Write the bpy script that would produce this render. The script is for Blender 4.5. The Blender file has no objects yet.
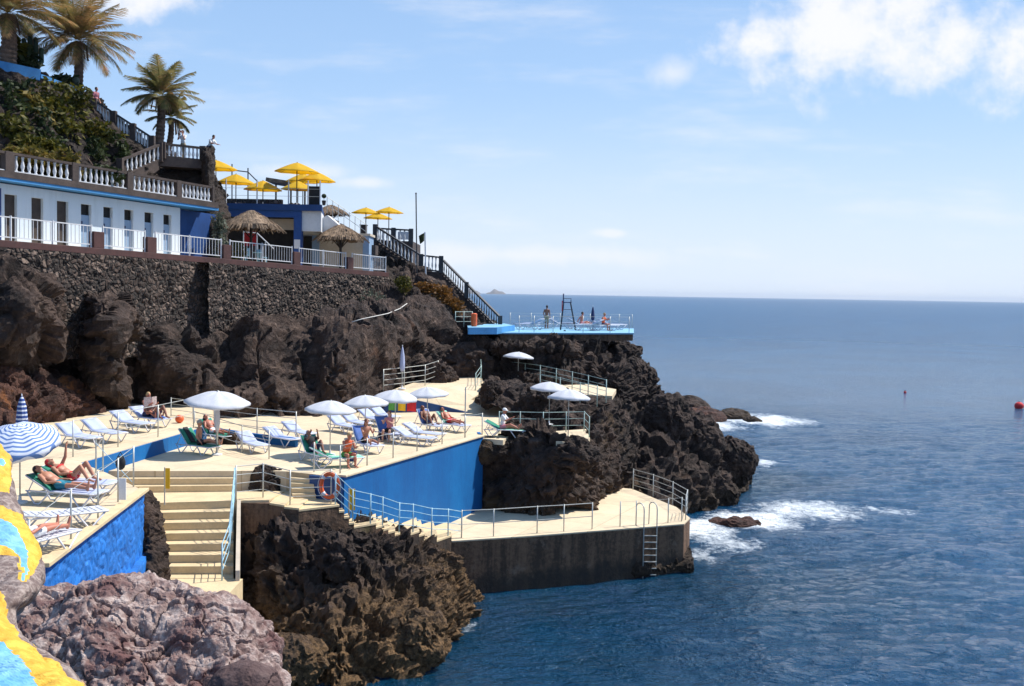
import bpy, bmesh, math, random
import numpy as np
from mathutils import Vector, Matrix

# ------------------------------------------------------------------ camera, world, sun, exposure
SC = bpy.context.scene
COL = SC.collection
rad = math.radians
FOC, CAM_H, PITCH, ROLL = 1100.0, 12.5, math.atan(49.5 / 1100.0), 0.0165
cam_d = bpy.data.cameras.new("camera")
cam = bpy.data.objects.new("camera", cam_d)
COL.objects.link(cam)
cam_d.sensor_width = 36.0
cam_d.lens = FOC * 36.0 / 1024.0
cam_d.clip_start, cam_d.clip_end = 0.1, 90000.0
cam.matrix_world = (Matrix.Translation((0, 0, CAM_H)) @ Matrix.Rotation(math.pi / 2 - PITCH, 4, 'X')
                    @ Matrix.Rotation(ROLL, 4, 'Z'))
SC.camera = cam

SUN_DIR = Vector((0.67, 0.30, 1.00)).normalized()          # towards the sun
SUN_EL = math.asin(SUN_DIR.z)
SUN_AZ = math.atan2(SUN_DIR.x, SUN_DIR.y)                   # clockwise from +Y
sun_d = bpy.data.lights.new("sun", 'SUN')
sun_d.energy, sun_d.angle, sun_d.color = 5.0, rad(0.53), (1.0, 0.95, 0.87)
sun = bpy.data.objects.new("sun", sun_d)
COL.objects.link(sun)
sun.location = (0, 0, 60)
sun.rotation_euler = (-SUN_DIR).to_track_quat('-Z', 'Y').to_euler()

SC.view_settings.view_transform = 'Standard'
SC.view_settings.look = 'None'
SC.view_settings.exposure = 0.42
SC.view_settings.gamma = 1.0
SC.view_settings.use_curve_mapping = False
SC.render.engine = 'CYCLES'
SC.cycles.max_bounces = 6
SC.cycles.volume_bounces = 0
HAZE = 3e-5
SC.cycles.use_denoising = True


class NT:
    """small helper around a node tree"""
    def __init__(self, tree):
        self.t = tree
        tree.nodes.clear()

    def n(self, kind, **kw):
        nd = self.t.nodes.new(kind)
        for k, v in kw.items():
            if k.startswith('i_'):
                key = k[2:]
                key = int(key) if key.isdigit() else key.replace('_', ' ')
                self.put(nd.inputs[key], v)
            else:
                setattr(nd, k, v)
        return nd

    def put(self, sock, v):
        if isinstance(v, bpy.types.NodeSocket):
            self.t.links.new(v, sock)
        elif isinstance(v, (tuple, list)) and sock.type == 'RGBA' and len(v) == 3:
            sock.default_value = (*v, 1)
        else:
            sock.default_value = v

    def math(self, op, a, b=0.0, c=None, clamp=False):
        nd = self.n('ShaderNodeMath', operation=op, use_clamp=clamp)
        self.put(nd.inputs[0], a)
        self.put(nd.inputs[1], b)
        if c is not None:
            self.put(nd.inputs[2], c)
        return nd.outputs[0]

    def smooth(self, x, a, b):
        nd = self.n('ShaderNodeMapRange', interpolation_type='SMOOTHSTEP')
        self.put(nd.inputs[0], x)
        nd.inputs[1].default_value, nd.inputs[2].default_value = a, b
        return nd.outputs[0]

    def mix(self, f, a, b):
        nd = self.n('ShaderNodeMix', data_type='RGBA')
        self.put(nd.inputs[0], f)
        self.put(nd.inputs[6], a)
        self.put(nd.inputs[7], b)
        return nd.outputs[2]

    def noise(self, vec, scale, detail=4, rough=0.55, **kw):
        nd = self.n('ShaderNodeTexNoise', **kw)
        self.put(nd.inputs['Vector'], vec)
        nd.inputs['Scale'].default_value = scale
        nd.inputs['Detail'].default_value = detail
        nd.inputs['Roughness'].default_value = rough
        return nd.outputs[0]


# world: Nishita sky with procedural clouds set by direction
world = bpy.data.worlds.new("World")
SC.world = world
world.use_nodes = True
w = NT(world.node_tree)
sky = w.n('ShaderNodeTexSky', sky_type='NISHITA', sun_disc=False)
sky.sun_elevation, sky.sun_rotation = SUN_EL, SUN_AZ
sky.altitude, sky.air_density, sky.dust_density, sky.ozone_density = 20, 1.0, 0.9, 1.4
geo = w.n('ShaderNodeTexCoord')
sep = w.n('ShaderNodeSeparateXYZ')
w.put(sep.inputs[0], geo.outputs['Generated'])
dy = w.math('MAXIMUM', sep.outputs[1], 0.05)
ca = w.math('DIVIDE', sep.outputs[0], dy)
cb = w.math('DIVIDE', sep.outputs[2], dy)
comb = w.n('ShaderNodeCombineXYZ')
w.put(comb.inputs[0], ca)
w.put(comb.inputs[1], cb)
warp = w.noise(comb.outputs[0], 13.0, 5, 0.6)
fine = w.noise(comb.outputs[0], 34.0, 7, 0.62)


def blob(a0, b0, ra, rb):
    x = w.math('DIVIDE', w.math('SUBTRACT', ca, a0), ra)
    y = w.math('DIVIDE', w.math('SUBTRACT', cb, b0), rb)
    r2 = w.math('ADD', w.math('MULTIPLY', x, x), w.math('MULTIPLY', y, y))
    return w.math('SUBTRACT', 1.0, w.math('SQRT', r2))


def union(items):
    r = items[0]
    for i in items[1:]:
        r = w.math('MAXIMUM', r, i)
    return r


# cumulus bank to the right, a small one to the upper left
bank = union([blob(0.300, 0.232, 0.120, 0.058), blob(0.335, 0.262, 0.085, 0.050), blob(0.215, 0.232, 0.055, 0.036),
              blob(0.445, 0.222, 0.065, 0.044), blob(0.400, 0.240, 0.085, 0.050), blob(0.275, 0.275, 0.05, 0.034),
              blob(-0.360, 0.272, 0.095, 0.030)])
field = w.math('ADD', w.math('MULTIPLY', bank, 0.55), w.math('ADD', w.math('MULTIPLY', w.math('SUBTRACT', warp, 0.5), 1.5),
               w.math('MULTIPLY', w.math('SUBTRACT', fine, 0.5), 0.75)))
cum = w.math('MULTIPLY', w.smooth(field, -0.10, 0.54), 0.94)
# soft wisps
strv = w.n('ShaderNodeMapping')
w.put(strv.inputs['Vector'], comb.outputs[0])
strv.inputs['Scale'].default_value = (3.2, 15.0, 1)
strv.inputs['Rotation'].default_value = (0, 0, rad(-9))
wis = w.noise(strv.outputs[0], 1.5, 6, 0.62)
wisp = w.math('MULTIPLY', w.smooth(wis, 0.46, 0.80), 0.42)
lowb = union([blob(0.02, 0.035, 0.22, 0.016), blob(-0.135, 0.098, 0.045, 0.009), blob(0.09, 0.056, 0.028, 0.006),
              blob(-0.19, 0.106, 0.06, 0.012), blob(0.14, 0.20, 0.035, 0.02)])
lowf = w.math('ADD', w.math('MULTIPLY', lowb, 0.6), w.math('MULTIPLY', w.math('SUBTRACT', warp, 0.5), 1.2))
low = w.math('MULTIPLY', w.smooth(lowf, 0.05, 0.6), 0.6)
allc = w.math('MAXIMUM', cum, w.math('MAXIMUM', wisp, low))
# white sea haze low over the horizon belongs to the sky
hz = w.math('MULTIPLY', w.math('SUBTRACT', 1.0, w.smooth(cb, -0.03, 0.20)), 0.85)
skyc = w.mix(0.70, sky.outputs[0], w.mix(w.smooth(sep.outputs[2], 0.10, 0.55), (4.4, 6.75, 10.3), (1.5, 3.5, 7.5)))
skyc = w.mix(hz, skyc, (7.9, 8.6, 9.5))
mixc = w.mix(allc, skyc, (8.9, 8.9, 9.2))
bg = w.n('ShaderNodeBackground')
w.put(bg.inputs[0], mixc)
bg.inputs[1].default_value = 0.085
wo = w.n('ShaderNodeOutputWorld')
w.put(wo.inputs[0], bg.outputs[0])

# ------------------------------------------------------------------ where a pixel's ray meets a level or a distance
_cp, _sp = math.cos(PITCH), math.sin(PITCH)


def ray(u, v):
    dx, dy_ = u - 512.0, v - 343.0
    x = dx * math.cos(ROLL) + dy_ * math.sin(ROLL)
    y = -dx * math.sin(ROLL) + dy_ * math.cos(ROLL)
    return Vector((x, FOC * _cp - y * _sp, -FOC * _sp - y * _cp))


def P(u, v, z):
    r = ray(u, v)
    return Vector((0, 0, CAM_H)) + r * ((z - CAM_H) / r.z)


def D(u, v, d):
    r = ray(u, v)
    return Vector((0, 0, CAM_H)) + r * (d / r.y)


# ------------------------------------------------------------------ numpy noise
_G = np.array([(1, 1, 0), (-1, 1, 0), (1, -1, 0), (-1, -1, 0), (1, 0, 1), (-1, 0, 1), (1, 0, -1), (-1, 0, -1),
               (0, 1, 1), (0, -1, 1), (0, 1, -1), (0, -1, -1)], float)


def _hash(x, y, z, s):
    h = (x.astype(np.int64) * 374761393 + y.astype(np.int64) * 668265263 + z.astype(np.int64) * 2147483647 + s * 974711) & 0xffffffff
    h = ((h ^ (h >> 13)) * 1274126177) & 0xffffffff
    h = ((h ^ (h >> 16)) * 2246822519) & 0xffffffff
    return h ^ (h >> 15)


def perlin(p, seed=0):
    i = np.floor(p)
    f = p - i
    i = i.astype(np.int64)
    u = f * f * f * (f * (f * 6 - 15) + 10)
    out = np.zeros(len(p))
    for a in (0, 1):
        for b in (0, 1):
            for c in (0, 1):
                g = _G[_hash(i[:, 0] + a, i[:, 1] + b, i[:, 2] + c, seed) % 12]
                d = f - np.array((a, b, c))
                wgt = ((u[:, 0] if a else 1 - u[:, 0]) * (u[:, 1] if b else 1 - u[:, 1]) * (u[:, 2] if c else 1 - u[:, 2]))
                out += wgt * (g * d).sum(1)
    return out


def fbm(p, octv=4, seed=0, gain=0.5):
    o, a = np.zeros(len(p)), 1.0
    for k in range(octv):
        o += a * perlin(p, seed + k * 7)
        p, a = p * 2.03 + 11.3, a * gain
    return o


def facets(p, seed):
    """fractured blocks: every cell a plane with a tilt of its own, breaking off at its edges"""
    i = np.floor(p).astype(np.int64)
    f1 = np.full(len(p), 9.0)
    f2 = np.full(len(p), 9.0)
    off = np.zeros((len(p), 3))
    tl = np.zeros((len(p), 3))
    lv = np.zeros(len(p))
    for a in (-1, 0, 1):
        for b in (-1, 0, 1):
            for c in (-1, 0, 1):
                cx, cy, cz = i[:, 0] + a, i[:, 1] + b, i[:, 2] + c
                h = [_hash(cx, cy, cz, seed + k) / 2**32 for k in range(7)]
                q = np.stack([cx + h[0], cy + h[1], cz + h[2]], 1)
                v = p - q
                d = np.sqrt((v * v).sum(1))
                m = d < f1
                f2 = np.where(m, f1, np.minimum(f2, d))
                off = np.where(m[:, None], v, off)
                tl = np.where(m[:, None], np.stack(h[3:6], 1) * 2 - 1, tl)
                lv = np.where(m, h[6] - .5, lv)
                f1 = np.where(m, d, f1)
    return (off * tl).sum(1) + 0.55 * lv, np.clip(0.10 - (f2 - f1), 0, 1) / 0.10


def ridged(p, octv=4, seed=0, gain=0.5):
    o, a = np.zeros(len(p)), 1.0
    for k in range(octv):
        o += a * (1 - 2 * np.abs(perlin(p, seed + k * 7)) - 0.5)
        p, a = p * 2.1 + 7.7, a * gain
    return o


def worley(p, seed=0):
    """distance to nearest and second nearest point, id of the nearest"""
    i = np.floor(p).astype(np.int64)
    f1 = np.full(len(p), 9.0)
    f2 = np.full(len(p), 9.0)
    cid = np.zeros(len(p))
    for a in (-1, 0, 1):
        for b in (-1, 0, 1):
            for c in (-1, 0, 1):
                cx, cy, cz = i[:, 0] + a, i[:, 1] + b, i[:, 2] + c
                q = np.stack([cx + _hash(cx, cy, cz, seed) / 2**32, cy + _hash(cx, cy, cz, seed + 1) / 2**32,
                              cz + _hash(cx, cy, cz, seed + 2) / 2**32], 1)
                d = np.sqrt(((p - q) ** 2).sum(1))
                m = d < f1
                f2 = np.where(m, f1, np.minimum(f2, d))
                cid = np.where(m, _hash(cx, cy, cz, seed + 3) / 2**32, cid)
                f1 = np.where(m, d, f1)
    return f1, f2, cid


# ------------------------------------------------------------------ mesh helpers
def tag(o, label=None, cat=None, group=None, kind=None):
    if label: o['label'] = label
    if cat: o['category'] = cat
    if group: o['group'] = group
    if kind: o['kind'] = kind
    return o


def empty(name, loc, label=None, cat=None, group=None, rz=0.0):
    o = bpy.data.objects.new(name, None)
    o.empty_display_size = 0.2
    COL.objects.link(o)
    o.location = loc
    o.rotation_euler = (0, 0, rz)
    return tag(o, label, cat, group)


def root_loc(o):
    while o.parent:
        o = o.parent
    return o.location


def copy_tree(o, parent=None):
    c = o.copy()
    COL.objects.link(c)
    c.parent = parent
    for ch in list(o.children):
        copy_tree(ch, c)
    return c


class MB:
    def __init__(self):
        self.v, self.f = [], []

    def add(self, vs, fs):
        b = len(self.v)
        self.v += [tuple(x) for x in vs]
        self.f += [tuple(b + i for i in f) for f in fs]
        return self

    def box(self, c, s, rz=0.0, m=None):
        c = Vector(c)
        M = m or Matrix.Rotation(rz, 3, 'Z')
        vs = [c + M @ Vector((x * s[0] / 2, y * s[1] / 2, z * s[2] / 2)) for z in (-1, 1) for y in (-1, 1) for x in (-1, 1)]
        return self.add(vs, [(0, 2, 3, 1), (4, 5, 7, 6), (0, 1, 5, 4), (1, 3, 7, 5), (3, 2, 6, 7), (2, 0, 4, 6)])

    def bar(self, a, b, wd, ht, up=(0, 0, 1)):
        """square bar from a to b"""
        a, b = Vector(a), Vector(b)
        t = (b - a)
        L = t.length
        t.normalize()
        s = t.cross(Vector(up))
        if s.length < 1e-4:
            s = t.cross(Vector((0, 1, 0)))
        s.normalize()
        n = s.cross(t)
        return self.box((a + b) / 2, (L, wd, ht), m=Matrix((t, s, n)).transposed())

    def prism(self, poly, z0, z1):
        """poly: plan points; z0/z1 numbers or lists per point; top and bottom are single faces"""
        n = len(poly)
        a0 = z0 if isinstance(z0, (list, tuple)) else [z0] * n
        a1 = z1 if isinstance(z1, (list, tuple)) else [z1] * n
        area = sum(poly[i][0] * poly[(i + 1) % n][1] - poly[(i + 1) % n][0] * poly[i][1] for i in range(n))
        idx = list(range(n)) if area > 0 else list(range(n))[::-1]
        vs = [(poly[i][0], poly[i][1], a0[i]) for i in idx] + [(poly[i][0], poly[i][1], a1[i]) for i in idx]
        fs = [tuple(range(n))[::-1], tuple(range(n, 2 * n))]
        fs += [(i, (i + 1) % n, n + (i + 1) % n, n + i) for i in range(n)]
        return self.add(vs, fs)

    def tube(self, pts, r, n=8, closed=False):
        pts = [Vector(p) for p in pts]
        rs = r if isinstance(r, (list, tuple)) else [r] * len(pts)
        N = len(pts)
        vs, fs = [], []
        ref = None
        for i, p in enumerate(pts):
            if closed:
                t = pts[(i + 1) % N] - pts[i - 1]
            else:
                t = pts[min(i + 1, N - 1)] - pts[max(i - 1, 0)]
            t.normalize()
            if ref is None:
                ref = Vector((0, 0, 1)) if abs(t.z) < 0.9 else Vector((1, 0, 0))
            s = t.cross(ref).normalized()
            q = s.cross(t)
            ref = q
            for k in range(n):
                a = 2 * math.pi * k / n
                vs.append(p + (s * math.cos(a) + q * math.sin(a)) * rs[i])
        for i in range(N if closed else N - 1):
            for k in range(n):
                a, b = i * n + k, i * n + (k + 1) % n
                c, d = ((i + 1) % N) * n + (k + 1) % n, ((i + 1) % N) * n + k
                fs.append((a, b, c, d))
        if not closed:
            fs.append(tuple(range(n))[::-1])
            fs.append(tuple((N - 1) * n + k for k in range(n)))
        return self.add(vs, fs)

    def lathe(self, c, prof, n=12, phase=0.0):
        c = Vector(c)
        vs, fs = [], []
        for r, z in prof:
            for k in range(n):
                a = 2 * math.pi * k / n + phase
                vs.append(c + Vector((r * math.cos(a), r * math.sin(a), z)))
        m = len(prof)
        for i in range(m - 1):
            for k in range(n):
                fs.append((i * n + k, i * n + (k + 1) % n, (i + 1) * n + (k + 1) % n, (i + 1) * n + k))
        fs.append(tuple(range(n))[::-1])
        fs.append(tuple((m - 1) * n + k for k in range(n)))
        return self.add(vs, fs)

    def ell(self, c, r, nu=10, nv=7, m=None):
        c = Vector(c)
        M = m or Matrix.Identity(3)
        vs = [c + M @ Vector((0, 0, -r[2]))]
        for j in range(1, nv):
            b = -math.pi / 2 + math.pi * j / nv
            for k in range(nu):
                a = 2 * math.pi * k / nu
                vs.append(c + M @ Vector((r[0] * math.cos(b) * math.cos(a), r[1] * math.cos(b) * math.sin(a), r[2] * math.sin(b))))
        vs.append(c + M @ Vector((0, 0, r[2])))
        fs = [(0, 1 + (k + 1) % nu, 1 + k) for k in range(nu)]
        for j in range(nv - 2):
            for k in range(nu):
                a, b = 1 + j * nu + k, 1 + j * nu + (k + 1) % nu
                fs.append((a, b, b + nu, a + nu))
        top = len(vs) - 1
        o = 1 + (nv - 2) * nu
        fs += [(o + k, o + (k + 1) % nu, top) for k in range(nu)]
        return self.add(vs, fs)

    def cap(self, a, b, r1, r2, n=10):
        """tapered capsule"""
        a, b = Vector(a), Vector(b)
        t = (b - a).normalized()
        pts, rs = [], []
        for k in range(4):
            q = math.pi / 2 * k / 4
            pts.append(a - t * r1 * math.cos(q))
            rs.append(max(r1 * math.sin(q), 0.001))
        pts += [a, b]
        rs += [r1, r2]
        for k in range(1, 5):
            q = math.pi / 2 * k / 4
            pts.append(b + t * r2 * math.sin(q))
            rs.append(max(r2 * math.cos(q), 0.001))
        # straight spine: all tangents equal
        return self.tube(pts, rs, n)

    def build(self, name, mat, parent=None, smooth=False, world=False, bevel=0.0):
        vs = self.v
        if parent is not None and world:
            o_ = root_loc(parent)
            vs = [(x - o_.x, y - o_.y, z - o_.z) for x, y, z in vs]
        me = bpy.data.meshes.new(name)
        me.from_pydata(vs, [], self.f)
        me.validate()
        if mat: me.materials.append(mat)
        if smooth:
            me.polygons.foreach_set('use_smooth', [True] * len(me.polygons))
        o = bpy.data.objects.new(name, me)
        COL.objects.link(o)
        if parent is not None: o.parent = parent
        if bevel:
            b = o.modifiers.new('bevel', 'BEVEL')
            b.width, b.segments, b.limit_method = bevel, 2, 'ANGLE'
        return o


def np_mesh(name, V, F, mat, smooth=False, parent=None):
    me = bpy.data.meshes.new(name)
    me.vertices.add(len(V))
    me.vertices.foreach_set('co', np.ascontiguousarray(V, dtype=np.float32).ravel())
    F = np.asarray(F, dtype=np.int32)
    k = F.shape[1]
    me.loops.add(F.size)
    me.loops.foreach_set('vertex_index', F.ravel())
    me.polygons.add(len(F))
    me.polygons.foreach_set('loop_start', np.arange(0, F.size, k, dtype=np.int32))
    me.update(calc_edges=True)
    me.polygons.foreach_set('use_smooth', np.full(len(F), bool(smooth)))
    if mat: me.materials.append(mat)
    o = bpy.data.objects.new(name, me)
    COL.objects.link(o)
    if parent: o.parent = parent
    return o


def cr(C, n, ref=None):
    """Catmull-Rom resampling along axis 0, spaced by chord length"""
    C = np.asarray(C, float)
    m = len(C)
    seg = np.linalg.norm(np.diff(C if ref is None else ref, axis=0).reshape(m - 1, -1, 3), axis=2).mean(1) + 1e-6
    tt = np.concatenate([[0], np.cumsum(seg)])
    s = np.linspace(0, tt[-1], n)
    k = np.clip(np.searchsorted(tt, s, side='right') - 1, 0, m - 2)
    f = ((s - tt[k]) / seg[k]).reshape(-1, *([1] * (C.ndim - 1)))
    Pm = np.concatenate([C[:1], C, C[-1:]], 0)
    p0, p1, p2, p3 = Pm[k], Pm[k + 1], Pm[k + 2], Pm[k + 3]
    return 0.5 * (2 * p1 + (p2 - p0) * f + (2 * p0 - 5 * p1 + 4 * p2 - p3) * f**2 + (-p0 + 3 * p1 - 3 * p2 + p3) * f**3)


def grid_faces(nu, nv):
    i = np.arange(nu - 1)[:, None] * nv + np.arange(nv - 1)[None, :]
    i = i.ravel()
    return np.stack([i, i + nv, i + nv + 1, i + 1], 1)


def volcanic(p, amp, s, seed, rough=1.0):
    """displacement of volcanic rock: clefts, lumps, blocks and crumbs"""
    wv = np.stack([fbm(p / (2.2 * s), 3, seed + 50), fbm(p / (2.2 * s), 3, seed + 60), fbm(p / (2.2 * s), 3, seed + 70)], 1)
    q = p + wv * 0.9 * s
    d = 0.75 * fbm(q / (3.6 * s), 4, seed) + 0.30 * ridged(q / (2.6 * s), 5, seed + 5)
    fa_, cr_ = facets(q / (1.25 * s) * np.array((1, 1, .75)), seed + 101)
    d += 0.62 * fa_ - 0.22 * cr_
    fa_, cr_ = facets((p + 0.35 * wv) / (0.48 * s), seed + 151)
    d += rough * (0.22 * fa_ - 0.07 * cr_)
    d += rough * 0.13 * ridged(p / (0.42 * s), 4, seed + 31, 0.6)
    return amp * d


def nodular(p, amp, s, seed, rough=1.0):
    """clinker: broad swells carrying knobs and pits of several sizes"""
    wv = np.stack([fbm(p / (.5 * s), 3, seed + 50), fbm(p / (.5 * s), 3, seed + 60), fbm(p / (.5 * s), 3, seed + 70)], 1)
    d = 0.9 * fbm(p / (1.5 * s), 4, seed) + 0.35 * ridged(p / (1.1 * s), 3, seed + 3)
    fa_, cr_ = facets((p + .3 * wv) / (.9 * s), seed + 9)
    d += 0.35 * fa_ - 0.30 * cr_
    for sc_k, a_k in ((.34, .34), (.16, .20), (.075, .10)):
        f1, f2, cid = worley((p + .12 * sc_k * wv) / (sc_k * s), seed + int(sc_k * 1000))
        d += a_k * rough * ((0.55 - f1) * (0.5 + cid) - 0.5 * (cid > .82))
    return amp * d


def rock(name, cols, res, amp, mat, seed=1, s=1.0, smooth=False, rough=1.0, parent=None, disp=None):
    """cols: columns of world points from the foot over the front and the top to the back"""
    C = np.array([[tuple(p) for p in c] for c in cols])
    Lu = np.linalg.norm(np.diff(C, axis=0), axis=2).sum(0).mean()
    Lv = np.linalg.norm(np.diff(C, axis=1), axis=2).sum(1).mean()
    nu, nv = max(8, int(Lu / res)), max(8, int(Lv / res))
    G = cr(C, nu)
    G = np.swapaxes(cr(np.swapaxes(G, 0, 1), nv), 0, 1)
    du, dv = np.gradient(G, axis=0), np.gradient(G, axis=1)
    N = np.cross(du, dv)
    N /= np.linalg.norm(N, axis=2, keepdims=True) + 1e-9
    k = int(nv * 0.4)
    if (N[:, :k] * (np.array((0, 0, CAM_H)) - G[:, :k])).sum() < 0:
        N = -N
    # smooth the normals a little so the lumps do not cross
    for _ in range(3):
        N[1:-1] = (N[:-2] + N[1:-1] * 2 + N[2:]) / 4
        N[:, 1:-1] = (N[:, :-2] + N[:, 1:-1] * 2 + N[:, 2:]) / 4
    p = G.reshape(-1, 3)
    d = (disp or volcanic)(p, amp, s, seed, rough)
    V = p + N.reshape(-1, 3) * d[:, None]
    return np_mesh(name, V, grid_faces(nu, nv), mat, smooth, parent)


def boulder(name, c, r, mat, seed, amp=0.35, s=0.6, n=40, parent=None):
    """closed rock: displaced ellipsoid"""
    c, r = np.array(c, float), np.array(r, float)
    bm = bmesh.new()
    bmesh.ops.create_icosphere(bm, subdivisions=n, radius=1.0)
    V = np.array([v.co[:] for v in bm.verts])
    F = np.array([[v.index for v in f.verts] for f in bm.faces])
    bm.free()
    p = V * r + c
    d = volcanic(p, amp, s, seed)
    V = p + V * d[:, None]
    return np_mesh(name, V, F, mat, False, parent)

# ------------------------------------------------------------------ materials
def new_mat(name):
    m = bpy.data.materials.new(name)
    m.use_nodes = True
    t = NT(m.node_tree)
    out = t.n('ShaderNodeOutputMaterial')
    b = t.n('ShaderNodeBsdfPrincipled')
    t.put(out.inputs[0], b.outputs[0])
    tc = t.n('ShaderNodeTexCoord')
    return m, t, b, tc.outputs['Object']


def paint(name, col, rough=0.6, var=0.12, scale=3.0, bump=0.0, metal=0.0, bscale=40.0, stain=None, spec=0.5):
    """a plain surface with slight uneven colour, dirt and grain"""
    m, t, b, co = new_mat(name)
    n1 = t.noise(co, scale, 6, 0.65)
    n2 = t.noise(co, scale * 9, 4, 0.6)
    f = t.math('ADD', t.math('MULTIPLY', n1, 0.65), t.math('MULTIPLY', n2, 0.35))
    lo = tuple(c * (1 - var * 1.6) for c in col)
    hi = tuple(min(1, c * (1 + var)) for c in col)
    c = t.mix(t.smooth(f, 0.36, 0.64), lo, hi)
    if stain:
        n3 = t.noise(co, scale * 0.55, 7, 0.7)
        c = t.mix(t.math('MULTIPLY', t.smooth(n3, 0.54, 0.72), stain[1]), c, stain[0])
    t.put(b.inputs['Base Color'], c)
    b.inputs['Roughness'].default_value = rough
    b.inputs['Metallic'].default_value = metal
    b.inputs['Specular IOR Level'].default_value = spec
    if bump:
        bp = t.n('ShaderNodeBump')
        bp.inputs['Strength'].default_value = bump
        bp.inputs['Distance'].default_value = 0.02
        t.put(bp.inputs['Height'], t.noise(co, bscale, 6, 0.65))
        t.put(b.inputs['Normal'], bp.outputs[0])
    return m


def rock_mat(name, dark, mid, light, accent=None, acc=(0.6, 0.72), lightr=(0.5, 0.75), bump=0.9, tide=None, sc=1.0, acc_scale=0.35, bd=0.30):
    m, t, b, co = new_mat(name)
    big = t.noise(co, 0.28 * sc, 6, 0.62)
    medn = t.noise(co, 1.5 * sc, 8, 0.68)
    finen = t.noise(co, 6.5 * sc, 9, 0.72)
    f = t.math('ADD', t.math('MULTIPLY', big, 0.45), t.math('MULTIPLY', medn, 0.55))
    c = t.mix(t.smooth(f, 0.36, 0.62), dark, mid)
    lf = t.math('ADD', t.math('MULTIPLY', medn, 0.6), t.math('MULTIPLY', finen, 0.4))
    c = t.mix(t.math('MULTIPLY', t.smooth(lf, *lightr), 0.85), c, light)
    if accent:
        a = t.noise(co, acc_scale * sc, 7, 0.68)
        c = t.mix(t.math('MULTIPLY', t.smooth(a, *acc), 0.85), c, accent)
    if tide:
        z = t.n('ShaderNodeSeparateXYZ')
        t.put(z.inputs[0], co)
        zz = t.math('ADD', z.outputs[2], t.math('MULTIPLY', t.math('SUBTRACT', medn, 0.5), tide[3]))
        wet = t.math('SUBTRACT', 1.0, t.smooth(zz, tide[1], tide[2]))
        c = t.mix(t.math('MULTIPLY', wet, 0.8), c, t.mix(t.smooth(finen, 0.4, 0.6), tide[0], tuple(x * 0.35 for x in tide[0])))
    t.put(b.inputs['Base Color'], c)
    b.inputs['Roughness'].default_value = 0.85
    b.inputs['Specular IOR Level'].default_value = 0.35
    v = t.n('ShaderNodeTexVoronoi', feature='F1')
    t.put(v.inputs['Vector'], co)
    v.inputs['Scale'].default_value = 3.6 * sc
    h = t.math('ADD', t.math('MULTIPLY', finen, 0.5), t.math('ADD', t.math('MULTIPLY', medn, 1.2), t.math('MULTIPLY', v.outputs[0], 0.35)))
    bp = t.n('ShaderNodeBump')
    bp.inputs['Strength'].default_value = bump
    bp.inputs['Distance'].default_value = bd
    t.put(bp.inputs['Height'], h)
    t.put(b.inputs['Normal'], bp.outputs[0])
    return m


def masonry_mat(name, cols, scale=2.6, joint=(0.02, 0.017, 0.015)):
    m, t, b, co = new_mat(name)
    wv = t.n('ShaderNodeTexNoise')
    t.put(wv.inputs['Vector'], co)
    wv.inputs['Scale'].default_value = 2.0
    mixv = t.n('ShaderNodeVectorMath', operation='MULTIPLY_ADD')
    t.put(mixv.inputs[0], wv.outputs['Color'])
    mixv.inputs[1].default_value = (0.35, 0.35, 0.35)
    t.put(mixv.inputs[2], co)
    v1 = t.n('ShaderNodeTexVoronoi', feature='F1')
    t.put(v1.inputs['Vector'], mixv.outputs[0])
    v1.inputs['Scale'].default_value = scale
    v2 = t.n('ShaderNodeTexVoronoi', feature='DISTANCE_TO_EDGE')
    t.put(v2.inputs['Vector'], mixv.outputs[0])
    v2.inputs['Scale'].default_value = scale
    sp = t.n('ShaderNodeSeparateColor')
    t.put(sp.inputs[0], v1.outputs['Color'])
    c = t.mix(t.smooth(sp.outputs[0], 0.3, 0.55), cols[0], cols[1])
    c = t.mix(t.smooth(sp.outputs[1], 0.7, 0.85), c, cols[2])
    n = t.noise(co, 7.0, 6, 0.7)
    c = t.mix(t.math('MULTIPLY', t.smooth(n, 0.45, 0.75), 0.5), c, cols[0])
    e = t.smooth(v2.outputs[0], 0.02, 0.09)
    t.put(b.inputs['Base Color'], t.mix(e, joint, c))
    b.inputs['Roughness'].default_value = 0.9
    bp = t.n('ShaderNodeBump')
    bp.inputs['Strength'].default_value = 1.0
    bp.inputs['Distance'].default_value = 0.12
    t.put(bp.inputs['Height'], t.math('ADD', t.smooth(v2.outputs[0], 0.0, 0.25), t.math('MULTIPLY', n, 0.4)))
    t.put(b.inputs['Normal'], bp.outputs[0])
    return m


def leaf_mat(name, a, b_, c_=None, trans=0.25, scale=1.2):
    m, t, b, co = new_mat(name)
    n = t.noise(co, scale, 5, 0.6)
    n2 = t.noise(co, scale * 8, 3, 0.6)
    c = t.mix(t.smooth(t.math('ADD', t.math('MULTIPLY', n, 0.6), t.math('MULTIPLY', n2, 0.4)), 0.38, 0.62), a, b_)
    if c_:
        c = t.mix(t.smooth(t.noise(co, scale * 2.3, 4, 0.6), 0.55, 0.7), c, c_)
    t.put(b.inputs['Base Color'], c)
    b.inputs['Roughness'].default_value = 0.6
    b.inputs['Specular IOR Level'].default_value = 0.2
    tr = t.n('ShaderNodeBsdfTranslucent')
    t.put(tr.inputs[0], c)
    mx = t.n('ShaderNodeMixShader')
    mx.inputs[0].default_value = trans
    t.put(mx.inputs[1], b.outputs[0])
    t.put(mx.inputs[2], tr.outputs[0])
    out = [x for x in t.t.nodes if x.type == 'OUTPUT_MATERIAL'][0]
    t.put(out.inputs[0], mx.outputs[0])
    return m


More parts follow.
